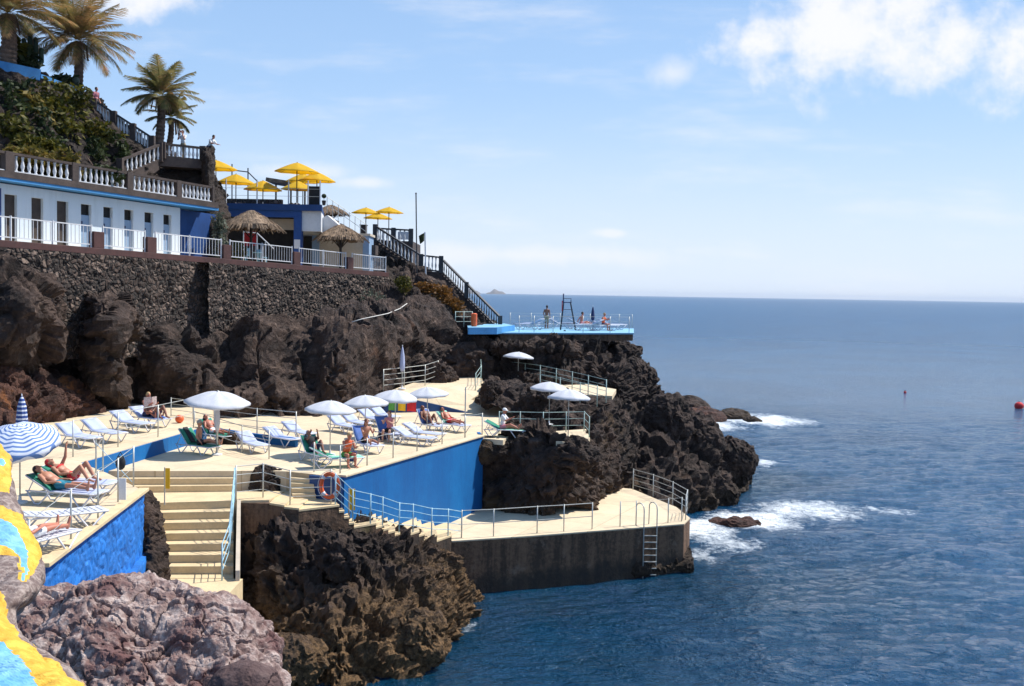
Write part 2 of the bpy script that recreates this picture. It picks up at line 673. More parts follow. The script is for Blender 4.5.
def stripes(name, a, b_, period, duty=0.5, axis=2, radial=False):
    m, t, b, co = new_mat(name)
    sp_ = t.n('ShaderNodeSeparateXYZ')
    t.put(sp_.inputs[0], co)
    if radial:
        v = t.math('SQRT', t.math('ADD', t.math('MULTIPLY', sp_.outputs[0], sp_.outputs[0]), t.math('MULTIPLY', sp_.outputs[1], sp_.outputs[1])))
    else:
        v = sp_.outputs[axis]
    fr = t.math('FRACT', t.math('DIVIDE', v, period))
    t.put(b.inputs['Base Color'], t.mix(t.smooth(fr, duty - 0.02, duty + 0.02), a, b_))
    b.inputs['Roughness'].default_value = 0.8
    return m


M = {}
M['concrete'] = paint('cream_concrete', (0.64, 0.52, 0.355), 0.85, 0.07, 0.7, 0.35, stain=((0.42, 0.34, 0.24), 0.35))
M['tread'] = paint('cream_stair', (0.63, 0.485, 0.285), 0.85, 0.08, 1.2, 0.3, stain=((0.36, 0.28, 0.19), 0.4))
M['dark_concrete'] = None
M['blue_wall'] = None
M['blue_stone'] = paint('blue_painted_rough_stone', (0.01, 0.15, 0.50), 0.65, 0.18, 1.6, 1.0, bscale=9, stain=((0.005, 0.06, 0.24), 0.6))
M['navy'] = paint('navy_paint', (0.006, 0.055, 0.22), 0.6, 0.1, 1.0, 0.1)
M['deep_blue'] = paint('deep_blue_paint', (0.004, 0.045, 0.17), 0.6, 0.1, 1.0, 0.1)  # also carries the shade painted on the ramp wall
M['pool_blue'] = paint('pale_blue_deck', (0.20, 0.42, 0.58), 0.7, 0.08, 1.0, 0.2)
M['sky_paint'] = paint('white_blue_render', (0.50, 0.64, 0.76), 0.7, 0.05, 0.8, 0.15, stain=((0.45, 0.52, 0.58), 0.3))
M['trim_blue'] = paint('mid_blue_trim', (0.05, 0.24, 0.52), 0.6, 0.1, 1.0)
M['white'] = paint('white_paint', (0.62, 0.63, 0.65), 0.55, 0.06, 2.0)
M['white_wall'] = paint('white_render', (0.62, 0.63, 0.64), 0.75, 0.06, 0.8, 0.2, stain=((0.4, 0.38, 0.35), 0.3))
M['cream_wall'] = paint('cream_render', (0.52, 0.44, 0.34), 0.8, 0.07, 0.8, 0.2, stain=((0.36, 0.3, 0.23), 0.4))
M['maroon'] = paint('maroon_kerb_paint', (0.07, 0.025, 0.022), 0.7, 0.2, 1.2, 0.3, stain=((0.12, 0.06, 0.05), 0.5))
M['brown_stone'] = paint('dark_brown_stone', (0.060, 0.042, 0.036), 0.8, 0.25, 1.2, 0.5)
M['metal'] = paint('galvanised_steel', (0.50, 0.51, 0.48), 0.45, 0.12, 3.0, metal=0.35)
M['teal_metal'] = paint('pale_green_painted_steel', (0.36, 0.48, 0.44), 0.5, 0.15, 3.0)
M['cyan_metal'] = paint('pale_blue_painted_steel', (0.34, 0.55, 0.66), 0.5, 0.15, 3.0)
M['dark_metal'] = paint('dark_painted_iron', (0.03, 0.032, 0.038), 0.55, 0.2, 3.0)
M['plastic'] = paint('white_plastic', (0.60, 0.61, 0.66), 0.4, 0.04, 2.0)
M['sling'] = paint('pale_blue_sling', (0.40, 0.45, 0.64), 0.75, 0.05, 3.0)
M['sling_blue'] = paint('mid_blue_sling', (0.06, 0.14, 0.42), 0.75, 0.1, 3.0)
M['green_fabric'] = paint('green_towelling', (0.02, 0.20, 0.13), 0.9, 0.12, 4.0)
M['mint_fabric'] = paint('mint_towelling', (0.22, 0.56, 0.42), 0.9, 0.1, 4.0)
M['canvas'] = leaf_mat('white_canvas', (0.60, 0.62, 0.67), (0.68, 0.69, 0.73), None, 0.25, 2.0)
M['yellow_canvas'] = leaf_mat('yellow_canvas', (0.90, 0.62, 0.04), (0.92, 0.68, 0.07), None, 0.6, 2.0)
M['yellow'] = paint('yellow_paint', (0.80, 0.46, 0.01), 0.6, 0.08, 2.0)
M['orange'] = paint('orange_plastic', (0.72, 0.12, 0.03), 0.5, 0.1, 3.0)
M['red'] = paint('red_cloth', (0.60, 0.02, 0.025), 0.8, 0.1, 3.0)
M['green_towel'] = paint('leaf_green_cloth', (0.10, 0.32, 0.06), 0.85, 0.1, 3.0)
M['thatch'] = paint('straw_thatch', (0.25, 0.175, 0.115), 0.95, 0.35, 3.0, 1.0, bscale=26, stain=((0.14, 0.10, 0.07), 0.6))
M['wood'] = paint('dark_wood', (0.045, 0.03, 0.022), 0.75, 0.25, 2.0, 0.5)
M['black'] = paint('black_opening', (0.012, 0.012, 0.014), 0.8, 0.2, 2.0)
M['door_dark'] = paint('brown_door', (0.055, 0.040, 0.032), 0.7, 0.2, 2.0)
M['door_blue'] = paint('pale_blue_door', (0.24, 0.35, 0.50), 0.6, 0.06, 2.0)
M['trunk'] = paint('palm_trunk_bark', (0.16, 0.10, 0.07), 0.9, 0.35, 3.0, 1.0, bscale=9)
M['cloth_navy'] = paint('navy_cloth', (0.02, 0.03, 0.10), 0.85, 0.15, 4.0)
M['cloth_teal'] = paint('teal_cloth', (0.02, 0.18, 0.26), 0.85, 0.15, 4.0)
M['cloth_white'] = paint('white_cloth', (0.72, 0.72, 0.72), 0.85, 0.05, 4.0)
M['cloth_pink'] = paint('pink_cloth', (0.60, 0.22, 0.25), 0.85, 0.1, 4.0)
M['cloth_black'] = paint('black_cloth', (0.015, 0.015, 0.018), 0.85, 0.1, 4.0)
M['cloth_khaki'] = paint('khaki_cloth', (0.32, 0.26, 0.17), 0.85, 0.1, 4.0)
M['paper'] = paint('newspaper', (0.45, 0.36, 0.34), 0.9, 0.3, 14.0)
M['hair_dark'] = paint('dark_hair', (0.03, 0.02, 0.015), 0.6, 0.3, 20.0)
M['hair_grey'] = paint('grey_hair', (0.32, 0.30, 0.28), 0.6, 0.2, 20.0)
M['hair_blond'] = paint('blond_hair', (0.42, 0.27, 0.12), 0.6, 0.2, 20.0)
M['hair_red'] = paint('auburn_hair', (0.16, 0.05, 0.025), 0.6, 0.2, 20.0)
M['skin'] = paint('tanned_skin', (0.44, 0.20, 0.125), 0.5, 0.08, 6.0)
M['skin_red'] = paint('sunburnt_skin', (0.46, 0.165, 0.10), 0.5, 0.08, 6.0)
M['skin_dark'] = paint('deep_tanned_skin', (0.24, 0.10, 0.06), 0.5, 0.08, 6.0)
M['skin_pale'] = paint('pale_skin', (0.56, 0.31, 0.22), 0.5, 0.08, 6.0)
M['rope'] = paint('pale_hose', (0.60, 0.58, 0.54), 0.7, 0.1, 3.0)
M['stripe_wide'] = stripes('blue_white_striped_canvas', (0.60, 0.64, 0.74), (0.10, 0.19, 0.42), 0.105, 0.58, radial=True)
M['stripe_fold'] = stripes('navy_white_striped_canvas', (0.55, 0.60, 0.72), (0.02, 0.06, 0.24), 0.16, 0.4)
M['panama'] = paint('glass_screen', (0.20, 0.24, 0.27), 0.2, 0.1, 1.0)

def slabs(m, size=2.4):
    '''expansion joints, patches and wear on a poured floor'''
    t = NT.__new__(NT)
    t.t = m.node_tree
    b = [x for x in t.t.nodes if x.type == 'BSDF_PRINCIPLED'][0]
    co = [x for x in t.t.nodes if x.type == 'TEX_COORD'][0].outputs['Object']
    old = b.inputs['Base Color'].links[0].from_socket
    mp = t.n('ShaderNodeMapping')
    t.put(mp.inputs['Vector'], co)
    mp.inputs['Rotation'].default_value = (0, 0, rad(25))
    br = t.n('ShaderNodeTexBrick', offset=0.0)
    t.put(br.inputs['Vector'], mp.outputs[0])
    br.inputs['Scale'].default_value = 1.0
    br.inputs['Brick Width'].default_value = size
    br.inputs['Row Height'].default_value = size
    br.inputs['Mortar Size'].default_value = 0.022
    br.inputs['Mortar Smooth'].default_value = 0.3
    br.inputs['Color1'].default_value = (1, 1, 1, 1)
    br.inputs['Color2'].default_value = (0.90, 0.89, 0.87, 1)
    br.inputs['Mortar'].default_value = (0.66, 0.60, 0.52, 1)
    mul = t.n('ShaderNodeMix', data_type='RGBA', blend_type='MULTIPLY')
    mul.inputs[0].default_value = 0.8
    t.put(mul.inputs[6], old)
    t.put(mul.inputs[7], br.outputs[0])
    w1 = t.smooth(t.noise(co, 0.35, 8, 0.72), 0.55, 0.72)
    c = t.mix(t.math('MULTIPLY', w1, 0.5), mul.outputs[2], (0.40, 0.31, 0.20))
    t.put(b.inputs['Base Color'], c)


def streaked(name, a, b_, dirt, amount=0.5, chips=None):
    '''painted render with runs, fading and chips'''
    m, t, b, co = new_mat(name)
    mp = t.n('ShaderNodeMapping')
    t.put(mp.inputs['Vector'], co)
    mp.inputs['Scale'].default_value = (2.2, 2.2, 0.14)
    st = t.noise(mp.outputs[0], 1.2, 8, 0.7)
    n1 = t.noise(co, 0.5, 7, 0.68)
    n2 = t.noise(co, 5.0, 7, 0.7)
    c = t.mix(t.smooth(n1, 0.36, 0.64), a, b_)
    c = t.mix(t.math('MULTIPLY', t.smooth(st, 0.50, 0.72), amount), c, dirt)
    if chips:
        c = t.mix(t.math('MULTIPLY', t.smooth(t.math('ADD', t.math('MULTIPLY', n1, .5), t.math('MULTIPLY', n2, .5)), 0.61, 0.64), 0.7), c, chips)
    t.put(b.inputs['Base Color'], c)
    b.inputs['Roughness'].default_value = 0.7
    b.inputs['Specular IOR Level'].default_value = 0.3
    bp = t.n('ShaderNodeBump')
    bp.inputs['Strength'].default_value = 0.4
    bp.inputs['Distance'].default_value = 0.03
    t.put(bp.inputs['Height'], t.math('ADD', n2, n1))
    t.put(b.inputs['Normal'], bp.outputs[0])
    return m


M['blue_wall'] = streaked('blue_painted_render', (0.003, 0.100, 0.31), (0.004, 0.130, 0.37), (0.006, 0.060, 0.20), 0.5, (0.02, 0.16, 0.38))
M['sky_paint'] = streaked('white_blue_render', (0.62, 0.71, 0.78), (0.68, 0.75, 0.80), (0.42, 0.49, 0.53), 0.35)
slabs(M['concrete'])


def old_concrete():
    m, t, b, co = new_mat('dark_weathered_concrete')
    mp = t.n('ShaderNodeMapping')
    t.put(mp.inputs['Vector'], co)
    mp.inputs['Scale'].default_value = (1.6, 1.6, 0.16)
    st = t.noise(mp.outputs[0], 1.3, 8, 0.7)
    n1 = t.noise(co, 0.9, 8, 0.7)
    n2 = t.noise(co, 6.0, 7, 0.7)
    f = t.math('ADD', t.math('MULTIPLY', st, 0.6), t.math('MULTIPLY', n2, 0.4))
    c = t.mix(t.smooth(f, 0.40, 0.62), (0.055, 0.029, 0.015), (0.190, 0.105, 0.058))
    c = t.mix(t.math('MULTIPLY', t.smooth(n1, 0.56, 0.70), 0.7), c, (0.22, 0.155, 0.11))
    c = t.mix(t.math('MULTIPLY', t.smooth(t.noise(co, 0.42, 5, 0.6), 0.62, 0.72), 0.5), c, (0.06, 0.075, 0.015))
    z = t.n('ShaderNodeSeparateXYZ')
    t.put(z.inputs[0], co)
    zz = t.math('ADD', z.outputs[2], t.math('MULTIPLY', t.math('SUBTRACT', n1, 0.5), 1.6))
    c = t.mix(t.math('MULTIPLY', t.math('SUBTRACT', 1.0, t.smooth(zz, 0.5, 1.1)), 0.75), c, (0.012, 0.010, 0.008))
    t.put(b.inputs['Base Color'], c)
    b.inputs['Roughness'].default_value = 0.8
    bp = t.n('ShaderNodeBump')
    bp.inputs['Strength'].default_value = 0.9
    bp.inputs['Distance'].default_value = 0.10
    t.put(bp.inputs['Height'], t.math('ADD', n1, t.math('MULTIPLY', n2, 0.5)))
    t.put(b.inputs['Normal'], bp.outputs[0])
    return m


M['dark_concrete'] = old_concrete()
M['cliff'] = rock_mat('dark_basalt_cliff', (0.016, 0.010, 0.008), (0.064, 0.039, 0.029), (0.24, 0.168, 0.130),
                      (0.13, 0.062, 0.035), (0.60, 0.74), (0.52, 0.72), sc=0.9)
M['headland'] = rock_mat('black_brown_headland_lava', (0.014, 0.009, 0.007), (0.052, 0.031, 0.023), (0.200, 0.137, 0.105),
                         (0.10, 0.055, 0.033), (0.60, 0.74), (0.52, 0.74), tide=((0.055, 0.034, 0.018), 0.4, 1.6, 1.2))
M['shore'] = rock_mat('brown_shore_lava', (0.015, 0.010, 0.008), (0.060, 0.036, 0.026), (0.200, 0.140, 0.105),
                      (0.115, 0.070, 0.034), (0.52, 0.68), (0.52, 0.74), tide=((0.230, 0.130, 0.052), 1.0, 3.2, 2.4))
M['red_rock'] = rock_mat('rust_brown_lava', (0.035, 0.018, 0.014), (0.105, 0.046, 0.032), (0.19, 0.115, 0.085),
                         (0.30, 0.105, 0.022), (0.58, 0.70), (0.55, 0.75), sc=1.6)
M['fore_rock'] = rock_mat('pale_pitted_lava', (0.17, 0.100, 0.088), (0.31, 0.225, 0.20), (0.55, 0.455, 0.41),
                          (0.115, 0.050, 0.047), (0.50, 0.62), (0.46, 0.64), sc=2.2, bump=0.9, acc_scale=0.5, bd=0.06)
M['fore_slab'] = rock_mat('dark_maroon_lava', (0.05, 0.028, 0.027), (0.10, 0.06, 0.056), (0.17, 0.12, 0.11), sc=2.0, bd=0.06)  # shade of the slab is put into its dark colour
M['hill'] = rock_mat('dark_hillside_rock', (0.013, 0.009, 0.007), (0.042, 0.027, 0.020), (0.10, 0.072, 0.055),
                     (0.055, 0.048, 0.02), (0.55, 0.7), (0.55, 0.75), sc=1.2)
M['masonry'] = masonry_mat('dark_rubble_masonry', ((0.028, 0.018, 0.014), (0.072, 0.047, 0.036), (0.17, 0.122, 0.097)), 3.3)
M['masonry_low'] = masonry_mat('brown_rubble_masonry', ((0.030, 0.023, 0.020), (0.07, 0.05, 0.042), (0.15, 0.11, 0.09)), 2.6)

M['palm_leaf'] = leaf_mat('dusty_palm_leaf', (0.15, 0.14, 0.045), (0.36, 0.22, 0.09), (0.50, 0.24, 0.105), 0.4, 0.5)
M['palm_green'] = leaf_mat('green_palm_leaf', (0.14, 0.15, 0.05), (0.30, 0.23, 0.095), (0.44, 0.25, 0.11), 0.4, 0.6)
M['ivy'] = leaf_mat('yellow_green_creeper', (0.040, 0.048, 0.008), (0.130, 0.115, 0.014), (0.19, 0.13, 0.03), 0.3, 1.0)
M['dark_leaf'] = leaf_mat('dark_green_leaf', (0.014, 0.026, 0.009), (0.045, 0.062, 0.018), (0.08, 0.07, 0.025), 0.25, 1.0)
M['grassy'] = leaf_mat('yellow_grass', (0.09, 0.085, 0.015), (0.20, 0.145, 0.03), (0.22, 0.10, 0.03), 0.3, 1.2)
M['rust_leaf'] = leaf_mat('rust_orange_succulent', (0.13, 0.060, 0.014), (0.24, 0.105, 0.02), (0.10, 0.075, 0.02), 0.3, 1.2)
M['grey_leaf'] = leaf_mat('grey_green_leaf', (0.07, 0.085, 0.06), (0.14, 0.15, 0.11), None, 0.25, 1.5)
M['cactus'] = paint('cactus_skin', (0.03, 0.055, 0.03), 0.7, 0.2, 3.0)
M['isle'] = paint('far_island_rock', (0.10, 0.085, 0.075), 0.9, 0.2, 0.002)


# painted lava stones of the near wall: yellow with a pale blue band
def mural_mat():
    m, t, b, co = new_mat('yellow_and_blue_painted_stone')
    n = t.noise(co, 5.0, 5, 0.6)
    sep_ = t.n('ShaderNodeSeparateXYZ')
    t.put(sep_.inputs[0], co)
    at = t.n('ShaderNodeAttribute', attribute_name='coat')
    v = t.math('ADD', at.outputs['Fac'], t.math('MULTIPLY', t.math('SUBTRACT', n, 0.5), 0.35))
    bare = t.mix(t.smooth(t.noise(co, 14, 6, 0.7), 0.4, 0.65), (0.13, 0.085, 0.072), (0.34, 0.27, 0.235))
    yel = t.mix(t.smooth(t.noise(co, 9, 5, 0.6), 0.4, 0.65), (0.60, 0.33, 0.02), (0.74, 0.46, 0.05))
    blu = t.mix(t.smooth(t.noise(co, 6, 5, 0.6), 0.4, 0.65), (0.13, 0.38, 0.60), (0.22, 0.48, 0.68))
    c = t.mix(t.smooth(v, 0.46, 0.50), bare, yel)
    c = t.mix(t.smooth(v, 1.46, 1.50), c, blu)
    t.put(b.inputs['Base Color'], c)
    b.inputs['Roughness'].default_value = 0.65
    bp = t.n('ShaderNodeBump')
    bp.inputs['Strength'].default_value = 0.8
    bp.inputs['Distance'].default_value = 0.02
    t.put(bp.inputs['Height'], t.noise(co, 14, 8, 0.7))
    t.put(b.inputs['Normal'], bp.outputs[0])
    return m


M['mural'] = mural_mat()


def sea_mat():
    m, t, b, _ = new_mat('ocean_water')
    g = t.n('ShaderNodeNewGeometry')
    co = g.outputs['Position']
    lp = t.n('ShaderNodeVectorMath', operation='LENGTH')
    t.put(lp.inputs[0], co)
    dist = lp.outputs['Value']
    rot = t.n('ShaderNodeMapping')
    t.put(rot.inputs['Vector'], co)
    rot.inputs['Rotation'].default_value = (0, 0, rad(24))
    rot.inputs['Scale'].default_value = (0.70, 1.15, 1.0)
    a = t.noise(rot.outputs[0], 0.62, 4, 0.55)
    c_ = t.noise(rot.outputs[0], 1.9, 5, 0.62)
    d_ = t.noise(co, 6.0, 4, 0.62)
    h = t.math('ADD', t.math('MULTIPLY', a, 0.62), t.math('ADD', t.math('MULTIPLY', c_, 0.52), t.math('MULTIPLY', d_, 0.15)))
    bp = t.n('ShaderNodeBump')
    bp.inputs['Strength'].default_value = 1.0
    t.put(bp.inputs['Distance'], t.math('SUBTRACT', 1.0, t.math('MULTIPLY', t.smooth(dist, 200.0, 900.0), 0.30)))
    t.put(bp.inputs['Height'], h)
    # foam: white broken water in the masked zones round the rocks, and thin streaks
    fa = t.n('ShaderNodeAttribute', attribute_name='foam')
    fstr = t.n('ShaderNodeMapping')
    t.put(fstr.inputs['Vector'], co)
    fstr.inputs['Scale'].default_value = (0.8, 0.55, 1.0)
    n1 = t.noise(fstr.outputs[0], 0.55, 8, 0.68)
    n2 = t.noise(co, 2.4, 9, 0.78)
    nn = t.math('ADD', t.math('MULTIPLY', n1, 0.50), t.math('MULTIPLY', n2, 0.50))
    thr = t.math('SUBTRACT', 0.775, t.math('MULTIPLY', fa.outputs['Fac'], 0.46))
    ff = t.math('MULTIPLY', t.math('SUBTRACT', nn, thr), 5.0, clamp=True)
    sha = t.n('ShaderNodeAttribute', attribute_name='shoal')
    big = t.noise(co, 0.05, 4, 0.6)
    deep = t.mix(t.smooth(big, 0.35, 0.65), (0.0012, 0.045, 0.116), (0.0022, 0.064, 0.156))
    deep = t.mix(t.math('MULTIPLY', sha.outputs['Fac'], 0.8), deep, (0.0010, 0.024, 0.045))
    t.put(b.inputs['Base Color'], t.mix(ff, deep, (0.82, 0.86, 0.88)))
    t.put(b.inputs['Roughness'], t.math('ADD', t.math('ADD', 0.07, t.math('MULTIPLY', t.math('POWER', t.smooth(dist, 30.0, 420.0), 0.6), 0.22)), t.math('MULTIPLY', ff, 0.6)))
    b.inputs['IOR'].default_value = 1.333
    b.inputs['Specular Tint'].default_value = (0.58, 0.82, 1.0, 1)
    b.inputs['Specular IOR Level'].default_value = 0.5
    t.put(b.inputs['Normal'], bp.outputs[0])
    return m


M['sea'] = sea_mat()

# ================================================================== THE SETTING: sea, rock, terraces
ZT, ZL, ZLOW, ZFAR = 5.7, 6.3, 2.3, 9.9        # main terrace, upper left terrace, bathing platform, far deck


def structure(o):
    o['kind'] = 'structure'
    return o


# ---- sea: one sheet to the horizon, fine near the shore
def axis(lo, hi, step, far, k=1.32):
    a = list(np.arange(lo, hi, step))
    s, x, up = step, hi, []
    while x < far:
        up.append(x)
        s *= k
        x += s
    up.append(far)
    s, x, dn = step, lo - step, []
    while x > -far:
        dn.append(x)
        s *= k
        x -= s
    dn.append(-far)
    return np.array(dn[::-1] + a + up)


xs, ys = axis(-6, 62, 0.34, 42000.0), axis(28, 135, 0.36, 42000.0)
X, Y = np.meshgrid(xs, ys, indexing='ij')
pp = np.stack([X.ravel(), Y.ravel(), np.zeros(X.size)], 1)
near = (np.clip(np.minimum(pp[:, 0] + 6, 62 - pp[:, 0]) / 9, 0, 1) * np.clip((pp[:, 1] - 28) / 4, 0, 1) * np.clip((135 - pp[:, 1]) / 60, 0, 1))
ang = rad(24)
qq = pp.copy()
qq[:, 0] = (pp[:, 0] * math.cos(ang) + pp[:, 1] * math.sin(ang)) * 0.6
qq[:, 1] = (-pp[:, 0] * math.sin(ang) + pp[:, 1] * math.cos(ang)) * 1.25
idx = near > 0
zz = np.zeros(len(pp))
zz[idx] = near[idx] * 0.17 * fbm(qq[idx] / 4.6, 2, 3) + near[idx] * 0.085 * ridged(qq[idx] / 2.2, 3, 13)
foam = np.zeros(len(pp))


def foam_spot(u, v, ru, rv, k, grow=0.0):
    """a patch of broken water lying on the sea (centre and extent in metres)"""
    global foam
    c = P(u, v, 0)
    ex, ey = abs(P(u + ru, v, 0).x - c.x), abs(P(u, v + rv, 0).y - c.y)
    r = np.sqrt(((pp[:, 0] - c.x) / ex) ** 2 + ((pp[:, 1] - c.y) / ey) ** 2)
    foam = np.maximum(foam, k * np.clip(1.35 - r, 0, 1) ** 0.6)


for a in ((765, 420, 52, 8, 1.0), (715, 424, 34, 9, .95), (762, 462, 18, 7, .8), (705, 530, 38, 16, 1.0), (755, 520, 60, 14, .98),
          (805, 510, 75, 13, .92), (870, 510, 60, 10, .66), (735, 545, 40, 12, .8), (700, 556, 18, 16, .75), (685, 575, 16, 10, .55),
          (490, 600, 14, 10, .55), (468, 625, 14, 12, .7), (440, 655, 18, 12, .55), (640, 585, 70, 8, .35), (560, 592, 60, 8, .42),
          (910, 505, 30, 7, .5)):
    foam_spot(*a)
zz += 0.12 * foam * np.where(idx, fbm(pp / 1.3, 2, 77), 0)
V = pp.copy()
V[:, 2] = zz
sea = np_mesh('sea', V, grid_faces(len(xs), len(ys)), M['sea'], True)
sea.data.attributes.new('foam', 'FLOAT', 'POINT').data.foreach_set('value', foam.astype(np.float32))
shoal = np.zeros(len(pp))
for (u, v, r) in ((470, 640, 15), (560, 610, 16), (430, 680, 13), (690, 590, 16), (600, 660, 12), (740, 480, 9)):
    c = P(u, v, 0)
    shoal = np.maximum(shoal, np.clip(1 - np.hypot(pp[:, 0] - c.x, pp[:, 1] - c.y) / r, 0, 1))
sea.data.attributes.new('shoal', 'FLOAT', 'POINT').data.foreach_set('value', shoal.astype(np.float32))
structure(sea)

# ---- islands on the horizon
for (u0, u1, h, nm) in ((462, 482, 66, 'island'), (486, 507, 66, 'island')):
    dd = 15500.0
    a, b = D(u0, 292, dd), D(u1, 292, dd)
    n = 28
    vs, fs = [], []
    for i in range(n + 1):
        t = i / n
        x = a.x + (b.x - a.x) * t
        prof = (1 - abs(2 * t - 1) ** 2.5) * (0.62 + 0.38 * math.sin(3.1 * t + (0.3 if h < 80 else 0.05)) ** 6) * h
        for (dy2, f) in ((-260, 0), (-140, 0.55), (0, 1.0), (140, .55), (300, 0)):
            vs.append((x, dd + dy2, -14 if f == 0 else prof * f + 6 * math.sin(17 * t + f)))
    for i in range(n):
        for k in range(4):
            q = i * 5 + k
            fs.append((q, q + 5, q + 6, q + 1))
    structure(MB().add(vs, fs).build('island', M['isle'], smooth=True))


# ---- the sea air: far water and islands fade into it
hm = bpy.data.materials.new('sea_haze')
hm.use_nodes = True
h_ = NT(hm.node_tree)
ho = h_.n('ShaderNodeOutputMaterial')
hv = h_.n('ShaderNodeVolumePrincipled')
hv.inputs['Color'].default_value = (0.80, 0.88, 1.0, 1)
hv.inputs['Density'].default_value = HAZE
h_.put(ho.inputs['Volume'], hv.outputs[0])
hb = MB().box((0, 0, 64), (88000, 88000, 132)).build('haze', hm)
hb['kind'] = 'stuff'


def col(*pts):
    return [D(*p) for p in pts]


# ---- promenade edge line: one straight line in space from the near cabins to the far end
EA, EB = D(0, 247, 50), D(389, 277, 80)
EN = Vector((EB.y - EA.y, -(EB.x - EA.x), 0)).normalized()        # towards the sea
ET = (EB - EA).normalized()
ELEN = (EB - EA).length


def E(s, off=0.0, up=0.0):
    """s metres along the edge from its near end, off metres inland"""
    return EA + ET * s - EN * off + Vector((0, 0, up))


# ---- cliff below the promenade
cliff = rock('cliff', [
    col((-70, 470, 45), (-70, 400, 45.5), (-70, 340, 45.5), (-70, 300, 46), (-70, 275, 46.5), (-70, 262, 49)),
    col((-20, 455, 48), (-20, 410, 47.5), (-20, 350, 46.5), (-20, 300, 46.5), (-18, 272, 47), (-16, 262, 51)),
    col((15, 445, 51), (15, 400, 50), (18, 350, 47.5), (20, 300, 47), (22, 275, 48.5), (24, 264, 53)),
    col((45, 435, 54), (45, 395, 53.5), (48, 350, 50), (52, 310, 49.5), (55, 290, 51), (55, 278, 55)),
    col((70, 425, 57), (70, 390, 57), (72, 350, 55.5), (76, 312, 54.5), (78, 296, 54.5), (78, 288, 58)),
    col((92, 414, 57.5), (92, 385, 54), (94, 350, 52.8), (94, 312, 52.3), (96, 294, 53), (96, 289, 59)),
    col((118, 410, 57.5), (118, 385, 54), (117, 350, 53.2), (116, 314, 53), (116, 294, 54), (116, 290, 60)),
    col((128, 408, 58.5), (128, 385, 58), (128, 360, 57.8), (127, 338, 57.8), (127, 322, 58.5), (127, 316, 62)),
    col((165, 406, 58.5), (165, 385, 57.8), (165, 362, 57.6), (165, 346, 58.0), (165, 334, 59.2), (165, 328, 64)),
    col((208, 410, 58.5), (208, 390, 57.7), (206, 370, 58.2), (204, 355, 59.8), (202, 342, 61), (202, 336, 66)),
    col((232, 413, 58.5), (230, 393, 58.6), (228, 372, 60), (226, 352, 61.5), (224, 330, 62.8), (224, 322, 68)),
    col((262, 417, 58.8), (262, 395, 58.4), (258, 362, 59.5), (254, 332, 61.3), (252, 312, 63.2), (252, 306, 70)),
    col((300, 421, 59), (300, 395, 60), (298, 365, 61.4), (296, 342, 63), (296, 328, 65.5), (296, 322, 73)),
    col((342, 418, 60), (342, 390, 60.6), (342, 362, 61), (342, 336, 63), (342, 320, 66.5), (342, 312, 76)),
    col((372, 410, 62.5), (372, 385, 63), (372, 355, 63.8), (370, 326, 66.5), (368, 304, 71), (366, 296, 79)),
    col((400, 400, 66), (398, 378, 66.3), (398, 350, 67.3), (398, 320, 69.5), (396, 296, 74), (394, 284, 82)),
    col((430, 390, 69), (430, 368, 69.5), (430, 346, 70.4), (430, 316, 72.4), (430, 298, 76), (430, 284, 84)),
    col((462, 382, 71.5), (462, 366, 71.8), (462, 346, 72.4), (462, 328, 73.4), (462, 316, 76.5), (462, 304, 85)),
    col((492, 376, 73), (492, 362, 73.4), (492, 350, 74), (492, 342, 74.6), (492, 337, 76), (492, 334, 90)),
], 0.16, 1.25, M['cliff'], 3, 2.0, rough=.62)
structure(cliff)

# ---- slope under the far stair
structure(rock('cliff_slope', [
    col((352, 305, 80), (352, 280, 82), (354, 255, 84), (356, 245, 86), (358, 238, 96)),
    col((376, 303, 79), (378, 278, 81.5), (380, 256, 84), (382, 250, 86), (384, 244, 96)),
    col((402, 306, 78.5), (404, 288, 80.5), (406, 272, 82.8), (408, 268, 85), (408, 262, 95)),
    col((426, 312, 77.5), (428, 296, 79.6), (432, 284, 82), (434, 281, 84), (434, 277, 95)),
    col((452, 322, 77), (454, 309, 79), (457, 302, 81), (459, 299, 83), (459, 296, 95)),
    col((480, 337, 76), (481, 329, 77.6), (483, 325, 79.5), (485, 322, 81.5), (485, 318, 95)),
    col((506, 340, 76.5), (507, 337, 78), (508, 335, 79.5), (508, 334, 82), (508, 333, 95)),
], 0.22, 0.55, M['hill'], 8, 0.9))

